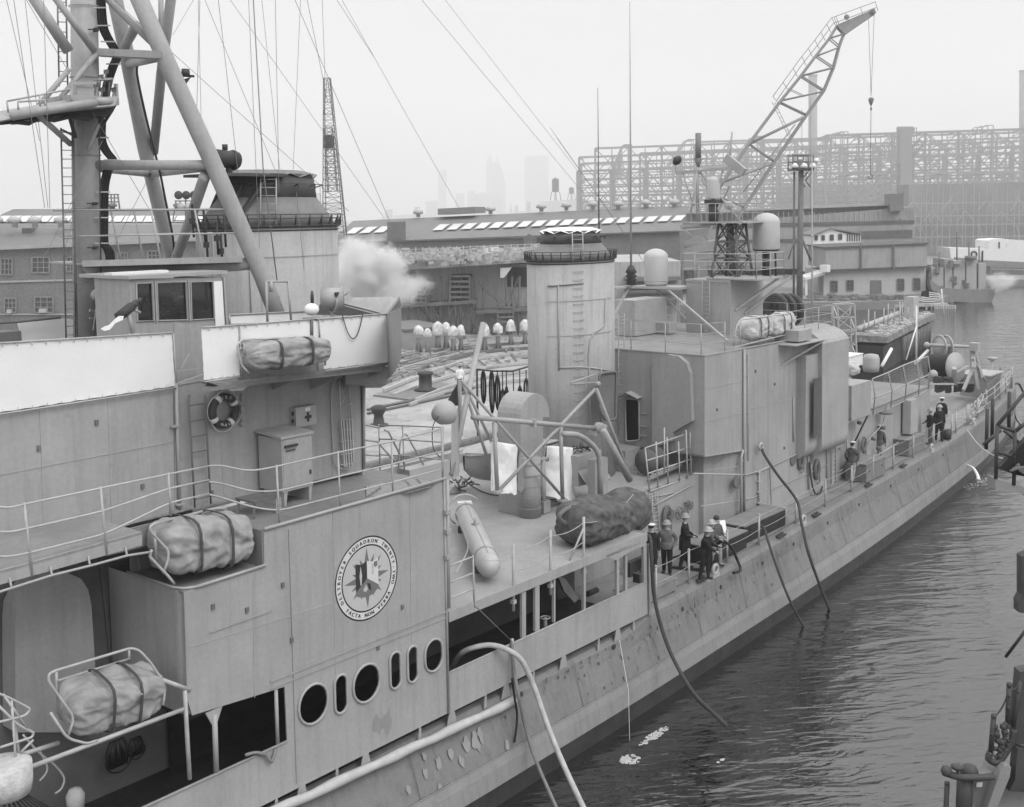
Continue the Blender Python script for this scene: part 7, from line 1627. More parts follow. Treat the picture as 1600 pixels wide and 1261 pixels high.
for x_ in (32,92,207,297): q = f((x_,325), 14); m = M(); m.lathe(q-Vector((0,0,.3)), [(.4,0),(.3,.5),(.6,.55),(.5,.85),(.1,.95)], 12); m.build('ridge_ventilator', DIM, t)
m = M(); m.prism([f(p,3) for p in ((13,357),(28,357),(28,381),(13,382))], n*1.5); m.build('roof_penthouse', DIM, t)
# scaffold rig on roof
m = M(); 
for a, b in (((69,306),(92,306)),((69,300),(92,300)),((69,313),(92,313)),((71,300),(66,330)),((78,300),(80,330)),((90,300),(94,330)),((84,300),(84,330)),((71,320),(90,328))): m.tube([f(a,16), f(b,16)], .09, 4)
m.build('roof_scaffold', STEELG, label='faint scaffold platform standing on the left workshop roof', cat='scaffold')
SLT = thing('yard_floodlights', 'bank of three round floodlights on a roof frame beside the mast leg', 'floodlights', frame(90)[0]((291,345)))
f2, n2 = frame(92)
for x_ in (280,292,304,): q = f2((x_,305)); m = M(); m.cyl(q-n2*.2, q+n2*.3, .34, .2, 14); m.build('lamp', DARK, SLT)
for x_ in (283,295): q = f2((x_,323)); m = M(); m.cyl(q-n2*.2, q+n2*.3, .3, .2, 12); m.build('lamp', RAIL, SLT)
m = M()
for a, b in (((273,314),(308,314)),((275,314),(270,345)),((300,314),(306,345)),((270,328),(308,328)),((280,314),(300,345)),((290,305),(290,345)),((270,345),(310,345))): m.tube([f2(a), f2(b)], .05, 4)
m.build('frame', STEELG, SLT)
# long shed with slanted skylights, behind the carrier
t, f, n = bldg('long_machine_shop', 'long low machine shop with a row of slanted skylights behind the dock', 190, radians(-16), ((520,379),(800,373),(1062,362)), 40, BRICK)
m = M(); m.prism([f((515,380),-.5), f((1064,361),-.5), f((1064,321),10), f((515,346),10)], n*.3); m.build('roof', ROOFM, t)
m = M(); m.prism([f((515,379),-.7), f((1064,360),-.7), f((1064,362),-.7), f((515,381.5),-.7)], n*.4); m.build('eave_band', grey('eave grey',.14,.8), t)
for i in range(24):
    x_ = 528+22.3*i+ (4 if i > 3 else 0)
    if 604 < x_ < 648 or x_ > 1045: continue
    yb, yt = 366-(x_-520)*.0395, 356.5-(x_-520)*.0375; m = M(); o1, o2 = 3.3, 5.8
    m.prism([f((x_,yb),o1), f((x_+15.5,yb-.6),o1), f((x_+20,yt-.6),o2), f((x_+4.5,yt),o2)], n*-.3); m.build('skylight', SKYL, t)
for x_, y_ in ((621,336),(739,331),(822,327),(863,325),(906,323),(948,323),(993,321),(1040,320)): q = f((x_,y_+4),10); m = M(); m.lathe(q, [(.35,0),(.35,.5),(.9,.65),(.85,1.1),(.4,1.4),(.05,1.45)], 14); m.build('roof_ventilator', RAIL, t)
m = M(); m.prism([f(p,8) for p in ((659,336),(659,326),(719,323),(720,333))], n*6); m.build('roof_penthouse', ROOFM, t)
m = M(); m.prism([f(p,-1) for p in ((820,400),(820,372),(829,365),(840,372),(840,400))], n*3); m.build('gable_annex', DIM, t)
m = M(); m.prism([f(p,-.3) for p in ((606,375),(606,347),(634,346),(634,374))], n*.3); m.build('blank_panel', DIM, t)
# corrugated stepped works on the right
t, f, n = bldg('corrugated_works', 'stepped corrugated works with dark window bands below the steel gantries', 245, radians(-5), ((1062,352),(1428,323)), 50, grey('corrugated iron',.30,.8,.15,.3,streak=.3))
m = M(); m.prism([f(p,-.4) for p in ((1062,331),(1388,318),(1388,321),(1062,334))], n*20); m.prism([f(p,3) for p in ((1062,352),(1062,331),(1388,319),(1428,326),(1428,340))], n*30); m.build('upper_roof', grey('pale roof',.36,.8,.1,.2), t)
for a in (((1062,352),(1428,344),(1428,349),(1062,358)),((1335,362),(1425,359),(1425,371),(1335,373)),((1062,376),(1330,372),(1330,377),(1062,381))): m = M(); m.prism([f(p,-.2) for p in a], n*.15); m.build('window_band', grey('dark glazing',.10,.5,.2,1), t)
for i in range(45): x_ = 1064+8*i; m = M(); m.bar(f((x_,331 if x_ < 1388 else 340),-.1), f((x_,348),-.1), .12); m.build('corrugation_rib', RAIL, t)
m = M(); q = [f(p,-2) for p in ((1387,330),(1387,303),(1408,302),(1408,329))]; m.prism(q, n*5); m.build('roof_tower', STEELG, t)
t, f, n = bldg('white_house', 'small white gabled house with dark windows below the corrugated works', 222, 0, ((1271,378),(1271,366),(1296,357),(1322,366),(1345,366),(1345,377)), 8, WHITE, 'house')
winrow(t, f, n, [(1273,368,1277,375),(1284,368,1288,375),(1297,367,1302,375),(1310,366,1315,374)], DARK, None, (1,1))
for i in range(6): m = M(); m.prism([f(p,-.1) for p in ((1323+i*3.7,366),(1325+i*3.7,366),(1325+i*3.7,377),(1323+i*3.7,377))], n*.05); m.build('porch_slot', DARK, t)
m = M(); m.prism([f(p,-.4) for p in ((1268,367),(1296,356),(1348,364),(1346,366),(1297,358),(1270,369))], n*9); m.build('roof', ROOFM, t)
# pier building
t, f, n = bldg('pier_shed', 'two storey pale pier shed with a metal clad upper floor and five openings', 184, radians(-4), ((1287,425),(1447,418)), 16, grey('pale shed wall',.44,.8,.08,.4,streak=.15), zb=1.25)
for a, b in ((1289,1342),(1344,1393),(1395,1446)): m = M(); m.prism([f(p,-.7) for p in ((a,421-(a-1289)*.02),(a,388-(a-1289)*.035),(b,388-(b-1289)*.035),(b,421-(b-1289)*.02))], n*.65); m.build('clad_panel', grey('metal cladding',.34,.7,.08,.5,streak=.25), t)
m = M(); m.prism([f(p,0) for p in ((1289,420),(1289,386),(1446,380),(1446,417))], n*14); m.build('upper_storey', grey('metal cladding',.34,.7,.08,.5,streak=.25), t)
m = M(); m.prism([f(p,-1) for p in ((1286,386),(1448,379),(1448,381.5),(1286,388.5))], n*16); m.prism([f(p,-.8) for p in ((1286,421),(1447,415),(1447,418),(1286,424.5))], n*.5); m.build('eave', grey('eave dark',.09,.8), t)
for x_ in (1343.5, 1394): m = M(); m.bar(f((x_,421),-.9), f((x_,381),-.9), .25); m.build('downpipe', DIM, t)
winrow(t, f, n, [(1298,439,1308,456),(1323,438,1333,454),(1402,436,1412,454),(1427,435,1437,453)], DIM, None, (2,3))
m = M(); m.prism([f(p,-.15) for p in ((1360,466),(1360,438),(1377,438),(1377,466))], n*.1); m.build('roller_door', DIM, t)
m = M(); m.prism([f(p,-1.5) for p in ((1256,433),(1287,424),(1287,428),(1256,437))], n*6); m.bar(f((1258,435),-1), f((1258,475),-1), .3); m.build('lean_to', WHITE, t)
m = M(); q = f((1285,418),-2); m.box(q-Vector((.6,.6,.6)), q+Vector((.6,.6,.5))); m.build('flood_box', WHITE, t)
# pier in front with timber piles
f, n = frame(172, radians(-4))
m = M(); m.prism([f((1180,482)), f((1480,474)), f((1488,478)), f((1180,487))], n*18)
PR = m.build('timber_pier', [grey('pier deck',.38,.85,.15,1)], label='low timber pier with piles in front of the pale shed', cat='pier')
for i in range(46):
    x_ = 1200+i*6.2; a = f((x_, 482-(x_-1200)*.016), .2); m = M(); m.cyl(Vector((a.x,a.y,-.5)), a, .17,.17,6); m.build('pile', RAIL if i%5==0 else grey('tarred timber',.05,.8), PR)
for i in range(9): x_ = 1462+i*3.4; m = M(); a = f((x_,479),-.3); m.bar(Vector((a.x,a.y,-.2)), a+Vector((0,0,.2)), .5); m.build('fender_plank', RAIL, PR)
m = M()
for i in range(60):
    q = f((r_.uniform(1205,1440), r_.uniform(468,476)), r_.uniform(1,6)); m.obox(q+Vector((0,0,.3)), (r_.uniform(.2,1.2),0,0),(0,r_.uniform(.1,.6),0),(0,0,r_.uniform(.1,.35)))
m.build('pier_clutter', STEELG, label='scatter of gear along the pier in front of the pale shed', cat='clutter', kind='stuff')
# dark lighter with outrigger deck
BG = thing('deck_barge', 'dark hulled barge with ribbed sides and a littered pale deck beyond the hangar', 'barge', P((1390,545),z=0))
zd = 3.2; c1_, c2_, c3_, c4_ = P((1325,523),z=zd), P((1387,526),z=zd), P((1462,489),z=zd), P((1345,500),z=zd)
u_ = (c3_-c2_); s_ = (c1_-c2_); D4 = c3_+s_*.75
m = M(); ins = .08
b2, b3, b4, b1 = c2_+s_*.1, c2_+u_*.93+s_*.12, D4-u_*.1, c1_-s_*.1
m.prism([down(q,zd-.9) for q in (b1,b2,b3,b4)], (0,0,-(zd+.3))); m.build('hull', grey('barge black',.03,.6,.3,1), BG)
m = M(); m.prism([c1_,c2_,c3_,D4], (0,0,-.6)); m.build('rubbing_deck', grey('barge deck',.20,.9,.3,1.5,spots=.7,spot_v=.4,spot_scale=2,spot_th=.55), BG)
for i in range(9):
    q = c2_+s_*.1+u_*(.35+.07*i); m = M(); q = down(q,0); m.tube([q+Vector((0,0,zd-.9)), q+Vector((0,0,1.2)), q+Vector((0,0,-.2))], [.42,.34,.30], 8); m.build('hull_rib', grey('barge rib',.13,.6,.2,2), BG)
m = M()
for i in range(170):
    q = c2_+s_*(.06+.86*r_.random())+u_*(.03+.94*r_.random()); m.obox(down(q,zd+.05), (r_.uniform(.1,.5),r_.uniform(-.2,.2),0),(r_.uniform(-.1,.1),r_.uniform(.04,.2),0),(0,0,r_.uniform(.03,.16)))
m.tube([c2_+s_*.9+u_*.1+Vector((0,0,.3)), c2_+s_*.75+u_*.75+Vector((0,0,.4))], .3, 6)
for i in range(16): q = c2_+s_*(.1+.8*r_.random())+u_*r_.random(); m.tube([q, q+Vector((0,0,r_.uniform(.8,2.2)))], .06, 4)
m.build('deck_clutter', RAIL, BG, kind='stuff')
m = M(); q = c2_+u_*.72+s_*.3; m.box(q, q+Vector((1.5,1.0,2.2))); m.build('deck_cabin', RAIL, BG)
# patrol vessel
SV = thing('small_warship', 'small grey warship seen bow on with twin deckhouses moored by the pier', 'ship', P((1510,478),z=0))
fS, nS = frame(178)
m = M()
hull = [(1452,436),(1470,449),(1500,452),(1550,452),(1556,449),(1553,465),(1548,476),(1500,477),(1490,474),(1470,470),(1456,452)]
m.prism([fS(p,0) for p in hull], nS*1.5)
hb = [fS(p) for p in ((1456,440),(1556,449),(1548,478),(1480,476))]
m.prism([fS(p,1.5) for p in ((1460,446),(1552,450),(1546,476),(1490,474))], nS*22); m.build('hull', grey('patrol grey',.22,.7,.1,.6,streak=.2), SV)
m = M(); m.prism([fS(p,-.06) for p in ((1490,471),(1549,475),(1548,479),(1500,480),(1492,477))], nS*1.2); m.build('boot_topping', BOOT, SV)
for a, nm in (((1459,448,1478,418),'deckhouse'),((1480,452,1492,405),'mast_house'),((1494,452,1512,408),'bridge'),((1514,452,1530,404),'bridge'),((1533,452,1545,412),'deckhouse')):
    m = M(); m.prism([fS(p,1) for p in ((a[0],a[1]),(a[0],a[3]),(a[2],a[3]),(a[2],a[1]))], nS*5); m.build(nm, PAINT2, SV)
m = M()
for a, b in (((1503,410),(1503,362)),((1498,372),(1508,372)),((1522,404),(1522,378)),((1538,412),(1538,385)),((1475,420),(1475,395)),((1466,430),(1550,428))): m.tube([fS(a,2), fS(b,2)], .12, 4)
for i in range(40): q = fS((r_.uniform(1456,1552), r_.uniform(412,450)), r_.uniform(.3,3)); m.obox(q, (r_.uniform(.1,.6),0,0),(0,r_.uniform(.1,.6),0),(0,0,r_.uniform(.1,.6)))
m.cyl(fS((1519,400),.5), fS((1519,406),.5), .9,.9,10); m.build('mast', STEELG, SV)
# white cutter with hull number
fw_, nw = frame(235); t = thing('white_cutter', 'white hulled vessel with a large dark hull number at the far right shore', 'ship', down(fw_((1550,410)),0))
m = M(); m.prism([fw_(p) for p in ((1484,387),(1545,389),(1545,376),(1550,374),(1570,373),(1572,388),(1578,374),(1610,376),(1610,412),(1500,410),(1486,404))], nw*7); m.build('hull', WHITE, t)
m = M(); m.prism([fw_(p,-.1) for p in ((1486,404),(1610,410),(1610,419),(1500,418))], nw*.5); m.build('lower_hull', grey('pier grey',.22,.8), t)
m = M()
vs, fs = glyph('91', 3.4); q = fw_((1528,402),-.15); rr_ = Vector((sin(PHI),-cos(PHI),0)); m.add([q+rr_*v.x+Vector((0,0,v.y)) for v in vs], fs); m.build('hull_number', INK, t)
m = M(); m.prism([fw_(p,-.1) for p in ((1560,378),(1562,378),(1562,388),(1560,388))], nw*.05); m.build('window', DARK, t)
m = M(); f, n = frame(228); m.prism([f(p) for p in ((1500,420),(1700,424),(1700,432),(1548,432),(1548,440),(1500,440))][:3]+[f((1700,434)), f((1500,434))], n*20); m.build('far_pier', grey('pier grey dark',.14,.8,.1,.3), label='low grey pier below the white vessel at the right edge', cat='pier')
# chimneys
for (x_, yt, w_, Z, lb) in ((1270,117,13,330,'tall round chimney behind the big crane jib'),(1598,110,10,330,'tall chimney cut by the right edge of the view')):
    Z *= 3.2; f, n = frame(Z); a, b = f((x_,345)), f((x_,yt)); m = M(); r0_ = w_/FPX*Z/2; m.tube([down(a,2), b], [r0_*1.15, r0_], 14); m.cyl(b-Vector((0,0,1)), b, r0_*1.15, r0_*1.15, 14); m.build('chimney', grey('brick chimney',.25,.9,.1,.3), label=lb, cat='chimney')
# skyline
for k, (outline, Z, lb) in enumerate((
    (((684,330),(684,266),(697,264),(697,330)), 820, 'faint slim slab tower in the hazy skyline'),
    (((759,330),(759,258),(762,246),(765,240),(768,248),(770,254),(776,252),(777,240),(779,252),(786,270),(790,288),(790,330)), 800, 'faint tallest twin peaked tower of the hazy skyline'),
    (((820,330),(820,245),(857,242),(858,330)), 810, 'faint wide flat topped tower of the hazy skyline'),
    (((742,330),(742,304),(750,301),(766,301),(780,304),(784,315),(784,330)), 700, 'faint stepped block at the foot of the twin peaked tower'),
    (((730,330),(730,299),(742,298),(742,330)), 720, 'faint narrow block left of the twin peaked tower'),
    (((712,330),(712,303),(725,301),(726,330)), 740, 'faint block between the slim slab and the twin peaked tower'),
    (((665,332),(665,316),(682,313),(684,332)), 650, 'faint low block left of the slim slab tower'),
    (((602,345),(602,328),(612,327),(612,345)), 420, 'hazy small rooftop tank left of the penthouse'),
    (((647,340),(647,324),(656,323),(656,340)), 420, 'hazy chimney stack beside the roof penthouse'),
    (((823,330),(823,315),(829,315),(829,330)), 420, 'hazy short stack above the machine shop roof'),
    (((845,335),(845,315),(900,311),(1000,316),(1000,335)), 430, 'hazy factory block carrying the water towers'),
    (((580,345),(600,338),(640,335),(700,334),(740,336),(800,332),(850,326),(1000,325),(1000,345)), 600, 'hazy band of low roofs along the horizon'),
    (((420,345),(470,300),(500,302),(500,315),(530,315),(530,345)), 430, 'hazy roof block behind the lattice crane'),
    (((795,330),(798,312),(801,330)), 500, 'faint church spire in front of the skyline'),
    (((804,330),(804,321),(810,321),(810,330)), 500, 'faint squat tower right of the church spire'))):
    f, n = frame(Z*4); m = M(); pts = [f(p) for p in outline]; m.prism([down(pts[0],1)]+pts[1:-1]+[down(pts[-1],1)], n*(12 if k > 6 else 25)); m.build('distant_building', grey('hazed masonry',.5,.9,.05,.1), label=lb, cat='building')  # masonry lightened: part of the haze is put into its colour
def water_tower(x_, y0_, y1_, yl, w_, Z, lb):
    f, n = frame(Z); k = Z/FPX; c = f((x_,y1_)); R__ = w_/2*k; t = thing('water_tower', lb, 'water tower', down(c,10)); h_ = (y1_-y0_)*k
    m = M(); m.lathe(c, [(R__,0),(R__,h_*.82),(R__*1.05,h_*.82),(.05,h_)], 16); m.build('tank', STEELG, t)
    m = M()
    for s1 in (-1,1):
        for s2 in (-1,1): m.tube([c+Vector((R__*.8*s1,R__*.8*s2,0)), c+Vector((R__*1.1*s1,R__*1.1*s2,-(yl-y1_)*k))], .4, 4)
    m.build('legs', STEELG, t)
water_tower(868,277,300,313,11,1100,'wooden water tower on stilts above the hazy factory roof')
water_tower(893,292,303,312,8,1300,'smaller water tower right of the one on stilts')
# lattice crane boom, left
f, n = frame(150); LC = thing('lattice_crane', 'slender upright lattice crane boom rising beside the forward funnel', 'crane', down(f((524,400)),3))
m = M(); lattice(m, f((525,400)), f((511,122)), 3.0, .8, 30, .06, .03, n); m.build('boom', STEELG, LC)
m = M(); lattice(m, f((520,300)), f((513,200)), 1.2, 1.0, 9, .05, .04, n); m.tube([f((512,124)), f((526,230)), f((545,400))], .05, 4); m.tube([f((511,122)), f((506,180))], .04, 4); m.build('pendant', STEELG, LC)
m = M(); q = f((514,222)); m.box(q-Vector((.5,.5,.8)), q+Vector((.5,.5,.8))); m.build('hook_block', DARK, LC)
# the big jib crane
f, n = frame(185); CR = thing('jib_crane', 'large cranked lattice jib crane with a hook hanging over the yard', 'crane', down(f((1130,440)),3))
CS = grey('jib steel',.27,.7,.1,1); CT = grey('jib steel, back chords',.15,.7,.1,1)  # jib grey lightened to carry some of the haze in its colour
top_c = [(1118,304),(1131,282),(1170,225),(1218,160),(1251,119),(1275,87),(1296,60),(1308,40)]
bot_c = [(1146,358),(1163,324),(1210,253),(1260,180),(1287,142),(1302,106),(1311,73),(1319,52)]
wz = .8
m = M()
for c_ in (top_c, bot_c):
    for o_ in (-wz, wz): m.tube([f(p,o_*(.35+.65*(1-i/7))) for i, p in enumerate(c_)], 0.181, 6)
m.build('chord', CS, CR)
m = M()
for a, b, r_s in (((1118,304),(1163,324),.1),((1131,284),(1208,255),.2),((1170,225),(1210,253),.13),((1170,225),(1256,183),.22),((1218,160),(1260,180),.14),((1222,157),(1286,143),.13),((1251,119),(1287,142),.13),((1251,119),(1301,106),.14),((1275,88),(1302,106),.11),((1275,88),(1311,74),.12),((1296,60),(1312,74),.1),((1296,60),(1318,53),.11),((1234,140),(1256,150),.06)):
    for o_ in (-wz*.7, wz*.7): m.tube([f(a,o_), f(b,o_)], r_s, 5)
for i in range(8):
    k = .35+.65*(1-i/7); m.tube([f(top_c[i],-wz*k), f(top_c[i],wz*k)], 0.090, 4); m.tube([f(bot_c[i],-wz*k), f(bot_c[i],wz*k)], 0.090, 4)
    if i < 7: k2 = .35+.65*(1-(i+1)/7); m.tube([f(bot_c[i],-wz*k), f(bot_c[i+1],wz*k2)], 0.068, 4); m.tube([f(top_c[i],wz*k), f(top_c[i+1],-wz*k2)], 0.068, 4)
m.build('lacing', CS, CR)
m = M(); m.prism([f(p,-.7) for p in ((1306,41),(1310,38),(1352,20),(1364,14),(1367,21),(1362,26),(1320,55),(1316,52))], n*1.4); m.build('jib_head', CS, CR)
for p, r_s in (((1361,21),.36),((1321,28),.34)): m = M(); q = f(p,-.8); m.cyl(q, q+n*.25, r_s*1.15, r_s*1.15, 18); m.build('sheave', STEELG, CR)
m = M()
wk = [(1205,152),(1246,95),(1272,62),(1296,30),(1304,27),(1364,5)]; wk2 = [(1211,158),(1249,104),(1276,70),(1299,38),(1306,36),(1365,14)]
m.tube([f(p,-1.2) for p in wk], 0.056, 4)


for i in range(14):
    s_ = i/13*(len(wk)-1); a = int(min(s_, len(wk)-2)); t_ = s_-a; p = [wk[a][j]+(wk[a+1][j]-wk[a][j])*t_ for j in (0,1)]; q = [wk2[a][j]+(wk2[a+1][j]-wk2[a][j])*t_ for j in (0,1)]; m.tube([f(p,-1.2), f((q[0]+3,q[1]+5),-1.2)], 0.051, 4)
m.tube([f(p,-1.2) for p in wk2], 0.056, 4); m.build('walkway_rail', CS, CR)
m = M(); ladder(m, f((1206,160),-1), f((1232,215),-1), 1.0, 8, .05, (1,0,0), .04); ladder(m, f((1160,300),-1), f((1240,195),-1), .8, 16, .05, n, .04); m.build('jib_ladder', CS, CR)
m = M()
for x_ in (1357,1366): m.tube([f((x_,22)), f((1361,150))], 0.040, 4)
m.tube([f((1253,170)), f((1253,330))], 0.034, 4); m.tube([f((1266,150)), f((1266,330))], 0.034, 4); m.build('hoist_rope', STEELG, CR)
m = M(); q = f((1361,157)); m.lathe(q, [(.05,-.9),(.28,-.4),(.45,.1),(.35,.4),(.1,.5)], 14); m.tube([f((1361,165)), f((1360,275))], 0.056, 4); m.tube(arc(f((1360,276)), .35, pi, 2.4*pi, 10, rr_, (0,0,1)), .09, 5); m.cyl(f((1361,168)), f((1361,172)), .16,.16,8); m.build('hook_block', STEELG, CR)
m = M()   # slewing machinery and A-frame low behind the masts
for a, b, w_ in (((1134,278),(1110,330),.6),((1158,342),(1150,372),.6),((950,428),(1100,372),.8),((955,432),(1060,415),.5),((1060,388),(1092,440),.8),((1060,388),(1048,440),.6),((1100,372),(1130,400),.6),((940,430),(1050,370),.25),((1145,290),(1110,372),.3)): m.bar(f(a,3), f(b,3), w_)
m.prism([f(p,2) for p in ((1058,395),(1100,380),(1150,372),(1160,420),(1050,425))], n*5); q = f((1056,395),1.5); m.cyl(q-n*.5, q+n*.5, 1.3,1.3,18); m.build('slewing_deck', CS, CR)
m = M()
for x_ in (1062,1092,1120,1150): m.bar(f((x_,415),2), down(f((x_,415),2),2.5), .7)
each(m, 'portal_leg', CS, CR)
# light tower
f, n = frame(98); LT = thing('light_tower', 'steel pole light tower with a railed floodlight platform in front of the gantries', 'light tower', down(f((1250,480)),2))
m = M(); m.tube([f((1252,250)), f((1249,490))], [.22,.26], 10); m.build('pole', STEELG, LT)
m = M()
for a, b in (((1235,243),(1267,243)),((1235,253),(1267,253)),((1235,264),(1267,264)),((1235,241),(1235,267)),((1267,241),(1267,267)),((1243,242),(1243,266)),((1259,242),(1259,266)),((1255,282),(1266,268)),((1255,282),(1262,292))):
    for o_ in (-.8,.8): m.tube([f(a,o_), f(b,o_)], .06, 4)
m.prism([f((1234,264),-.8),f((1268,264),-.8),f((1268,264),.8),f((1234,264),.8)], (0,0,-.12))
for o_ in (-1.5,-.9,-.5): q = .0; m.tube([f((1243+o_*2,268)), f((1242+o_*2,480))], .035, 4)
m.tube([f((1232,405)), f((1243,370))], .06, 4); m.tube([f((1252,370)), f((1268,408))], .12, 4); m.build('platform', STEELG, LT)
for x_ in (1238,1252,1266): m = M(); q = f((x_,261),-.9); m.lathe(q, [(.25,-.1),(.3,.05),(.1,.3)], 12); m.build('floodlight', WHITE, LT)
m = M(); q = f((1278,252),.5); m.lathe(q, [(.2,-.1),(.3,.05),(.1,.3)], 12); m.build('floodlight', WHITE, LT)
# building ways: rows of steel gantries
KF = 3.0
GS = grey('gantry steel',.2,.8,.1,.2)
def gantry_row(k, xl, xr, ytl, ytr, Z, tilt, lb):
    """one runway: upper truss, lower truss, columns with knee braces"""
    Z *= KF; f, n = frame(Z, tilt); t = thing('steel_gantry', lb, 'gantry', down(f(((xl+xr)/2,340)),2.5), 'steel gantries of the building ways')
    n_ = int((xr-xl)/26); m = M()
    def y_(x, off): return ytl+(ytr-ytl)*(x-xl)/(xr-xl)+off*(1+.25*(x-xl)/700)
    for o_ in (0, 26, 34, 60, 74, 92): m.bar(f((xl,y_(xl,o_))), f((xr,y_(xr,o_))), (.55 if o_ in (0,60) else .3)*KF)
    for i in range(n_+1):
        x = xl+i*26
        m.bar(f((x,y_(x,0))), f((x,y_(x,26))), (.25)*KF); m.bar(f((x,y_(x,60))), f((x,y_(x,92))), (.3)*KF)
        if i < n_:
            m.bar(f((x,y_(x,26 if i%2 else 0))), f((x+26,y_(x+26,0 if i%2 else 26))), (.22)*KF); m.bar(f((x,y_(x,34))), f((x+26,y_(x+26,60))), (.18)*KF); m.bar(f((x+26,y_(x+26,34))), f((x,y_(x,60))), (.18)*KF)
            m.bar(f((x,y_(x,92))), f((x+13,y_(x+13,74))), (.3)*KF); m.bar(f((x+26,y_(x+26,92))), f((x+13,y_(x+13,74))), (.3)*KF)
    m.build('runway_truss', GS, t)
    m = M()
    for i in range(0, n_+1, 2):
        x = xl+i*26; a = f((x,y_(x,0))); b = down(a,2.5); m.bar(a, b, .42*KF)
        for zz in (20, 40): m.bar(Vector((a.x,a.y,zz)), Vector((a.x,a.y,zz))+n*14*KF, .3*KF)
        m.bar(a+n*0, a+n*16*KF, .22*KF); m.bar(f((x,y_(x,60))), f((x,y_(x,60)))+n*16*KF, .22*KF); m.bar(f((x,y_(x,26))), f((x,y_(x,60)))+n*16*KF, .12*KF)
    m.build('column', GS, t); return t
gantry_row(0, 930, 1290, 232, 219, 330, radians(-6), 'hazy row of crane runways at the back left of the building ways')
gantry_row(1, 905, 1660, 246, 218, 318, radians(-8), 'hazy long crane runway second from the back')
gantry_row(2, 1090, 1660, 222, 205, 345, radians(-6), 'hazy highest crane runway at the back of the building ways')
gantry_row(3, 902, 1660, 268, 236, 300, radians(-8), 'hazy middle crane runway of the building ways')
gantry_row(5, 908, 1660, 256, 226, 309, radians(-8), 'hazy thin crane runway between the long one and the middle one')
gantry_row(6, 1000, 1660, 240, 212, 336, radians(-7), 'hazy crane runway just below the highest one')
gantry_row(4, 1290, 1660, 212, 200, 285, radians(-6), 'clearest crane runway at the right of the building ways')
f, n = frame(290*KF)
for i, (xa_, ya_, xb_, yb_) in enumerate(((958,247,975,226),(1045,240,1075,218),(1150,233,1180,213),(1275,218,1313,206),(1380,216,1420,200),(1500,208,1540,196))):
    m = M()
    for o_ in (0,10,20):
        a, b, c, d = f((xa_,ya_+20),o_), f((xb_,yb_),o_), f((xb_+12,yb_),o_), f((xb_+12,ya_+30),o_)
        m.bar(a,b,.6); m.bar(b,c,.6); m.bar(c,d,.5); m.bar(a,d,.5)
        for j in range(1,5): q = a.lerp(b,j/5); m.bar(q, Vector((q.x,q.y,d.z)), .35); m.bar(q, a.lerp(d,(j-1)/5), .35)
    m.build('gantry_crane', GS, label=('leftmost','second','third','fourth','fifth','rightmost')[i]+' hazy overhead crane trolley frame riding on the runways', cat='crane', group='overhead cranes on the building ways')
m = M(); f, n = frame(262*KF); m.bar(f((1413,205)), down(f((1413,340)),2.5), 7.8); m.prism([f(p,-1) for p in ((1403,212),(1403,198),(1426,198),(1429,202),(1426,213))], n*4); m.build('hammerhead_tower', STEELG, label='solid dark tower with a boxy head standing among the gantries', cat='crane tower')
m = M(); lattice(m, f((1300,375)), f((1440,222)), 6.6, 4.5, 22, .42, .27, n); m.build('leaning_boom', STEELG, label='hazy lattice boom leaning up to the right in front of the gantries', cat='crane boom')
m = M(); f, n = frame(355*KF); m.prism([f(p) for p in ((1220,345),(1220,286),(1430,290),(1660,280),(1660,350))], n*10); m.build('far_shed_wall', grey('far shed wall',.22,.9,.1,.1), label='broad grey shed wall behind the gantry columns', cat='building')
m = M(); f, n = frame(330); m.prism([f(p) for p in ((1420,402),(1420,288),(1660,283),(1660,402))], n*10); m.build('far_shed_wall', grey('slipway wall',.27,.9,.1,.1), label='large plain grey slipway wall at the right behind the warship', cat='building')  # wall colour paled to stand in for haze at this distance
for i in range(19):
    x_ = 1430+i*9.2+r_.uniform(-3,3); f, n = frame(300+ (i*7)%22); a = f((x_,278+(i*17)%34)); m = M(); m.bar(a, down(a,2.5), .17); 
    if i % 3 == 0: m.bar(a-Vector((0,0,6)), a-Vector((0,0,9))+rr_*2.4, .2); m.bar(a-Vector((0,0,6)), a-Vector((0,0,9))-rr_*2.4, .2)
    m.build('slipway_post', grey('pale post',.36,.8), label='slender steel post before the plain grey slipway wall', cat='post', group='slender posts before the slipway wall')
m = M(); f, n = frame(326)
for y_ in (318,338,352,371): m.bar(f((1421,y_)), f((1660,y_-3)), .5 if y_ != 338 else 1.1, .3)
for i in range(34):
    x_ = r_.uniform(1425,1600); y_ = r_.uniform(300,372); m.bar(f((x_,y_),-2), f((x_+r_.uniform(-9,9),y_+r_.uniform(8,22)),-2), .16)
m.build('slipway_framing', grey('pale post',.36,.8), label='pale horizontal walings and stray braces on the slipway wall', cat='framing', kind='stuff')
# small lattice stand and clutter by the hangar roof end
f, n = frame(75); m = M(); lattice(m, f((1322,560)), f((1318,475)), 1.1, 1.1, 4, .06, .04, n); m.build('lattice_stand', RAIL, label='short white lattice stand just beyond the after end of the hangar', cat='scaffold')
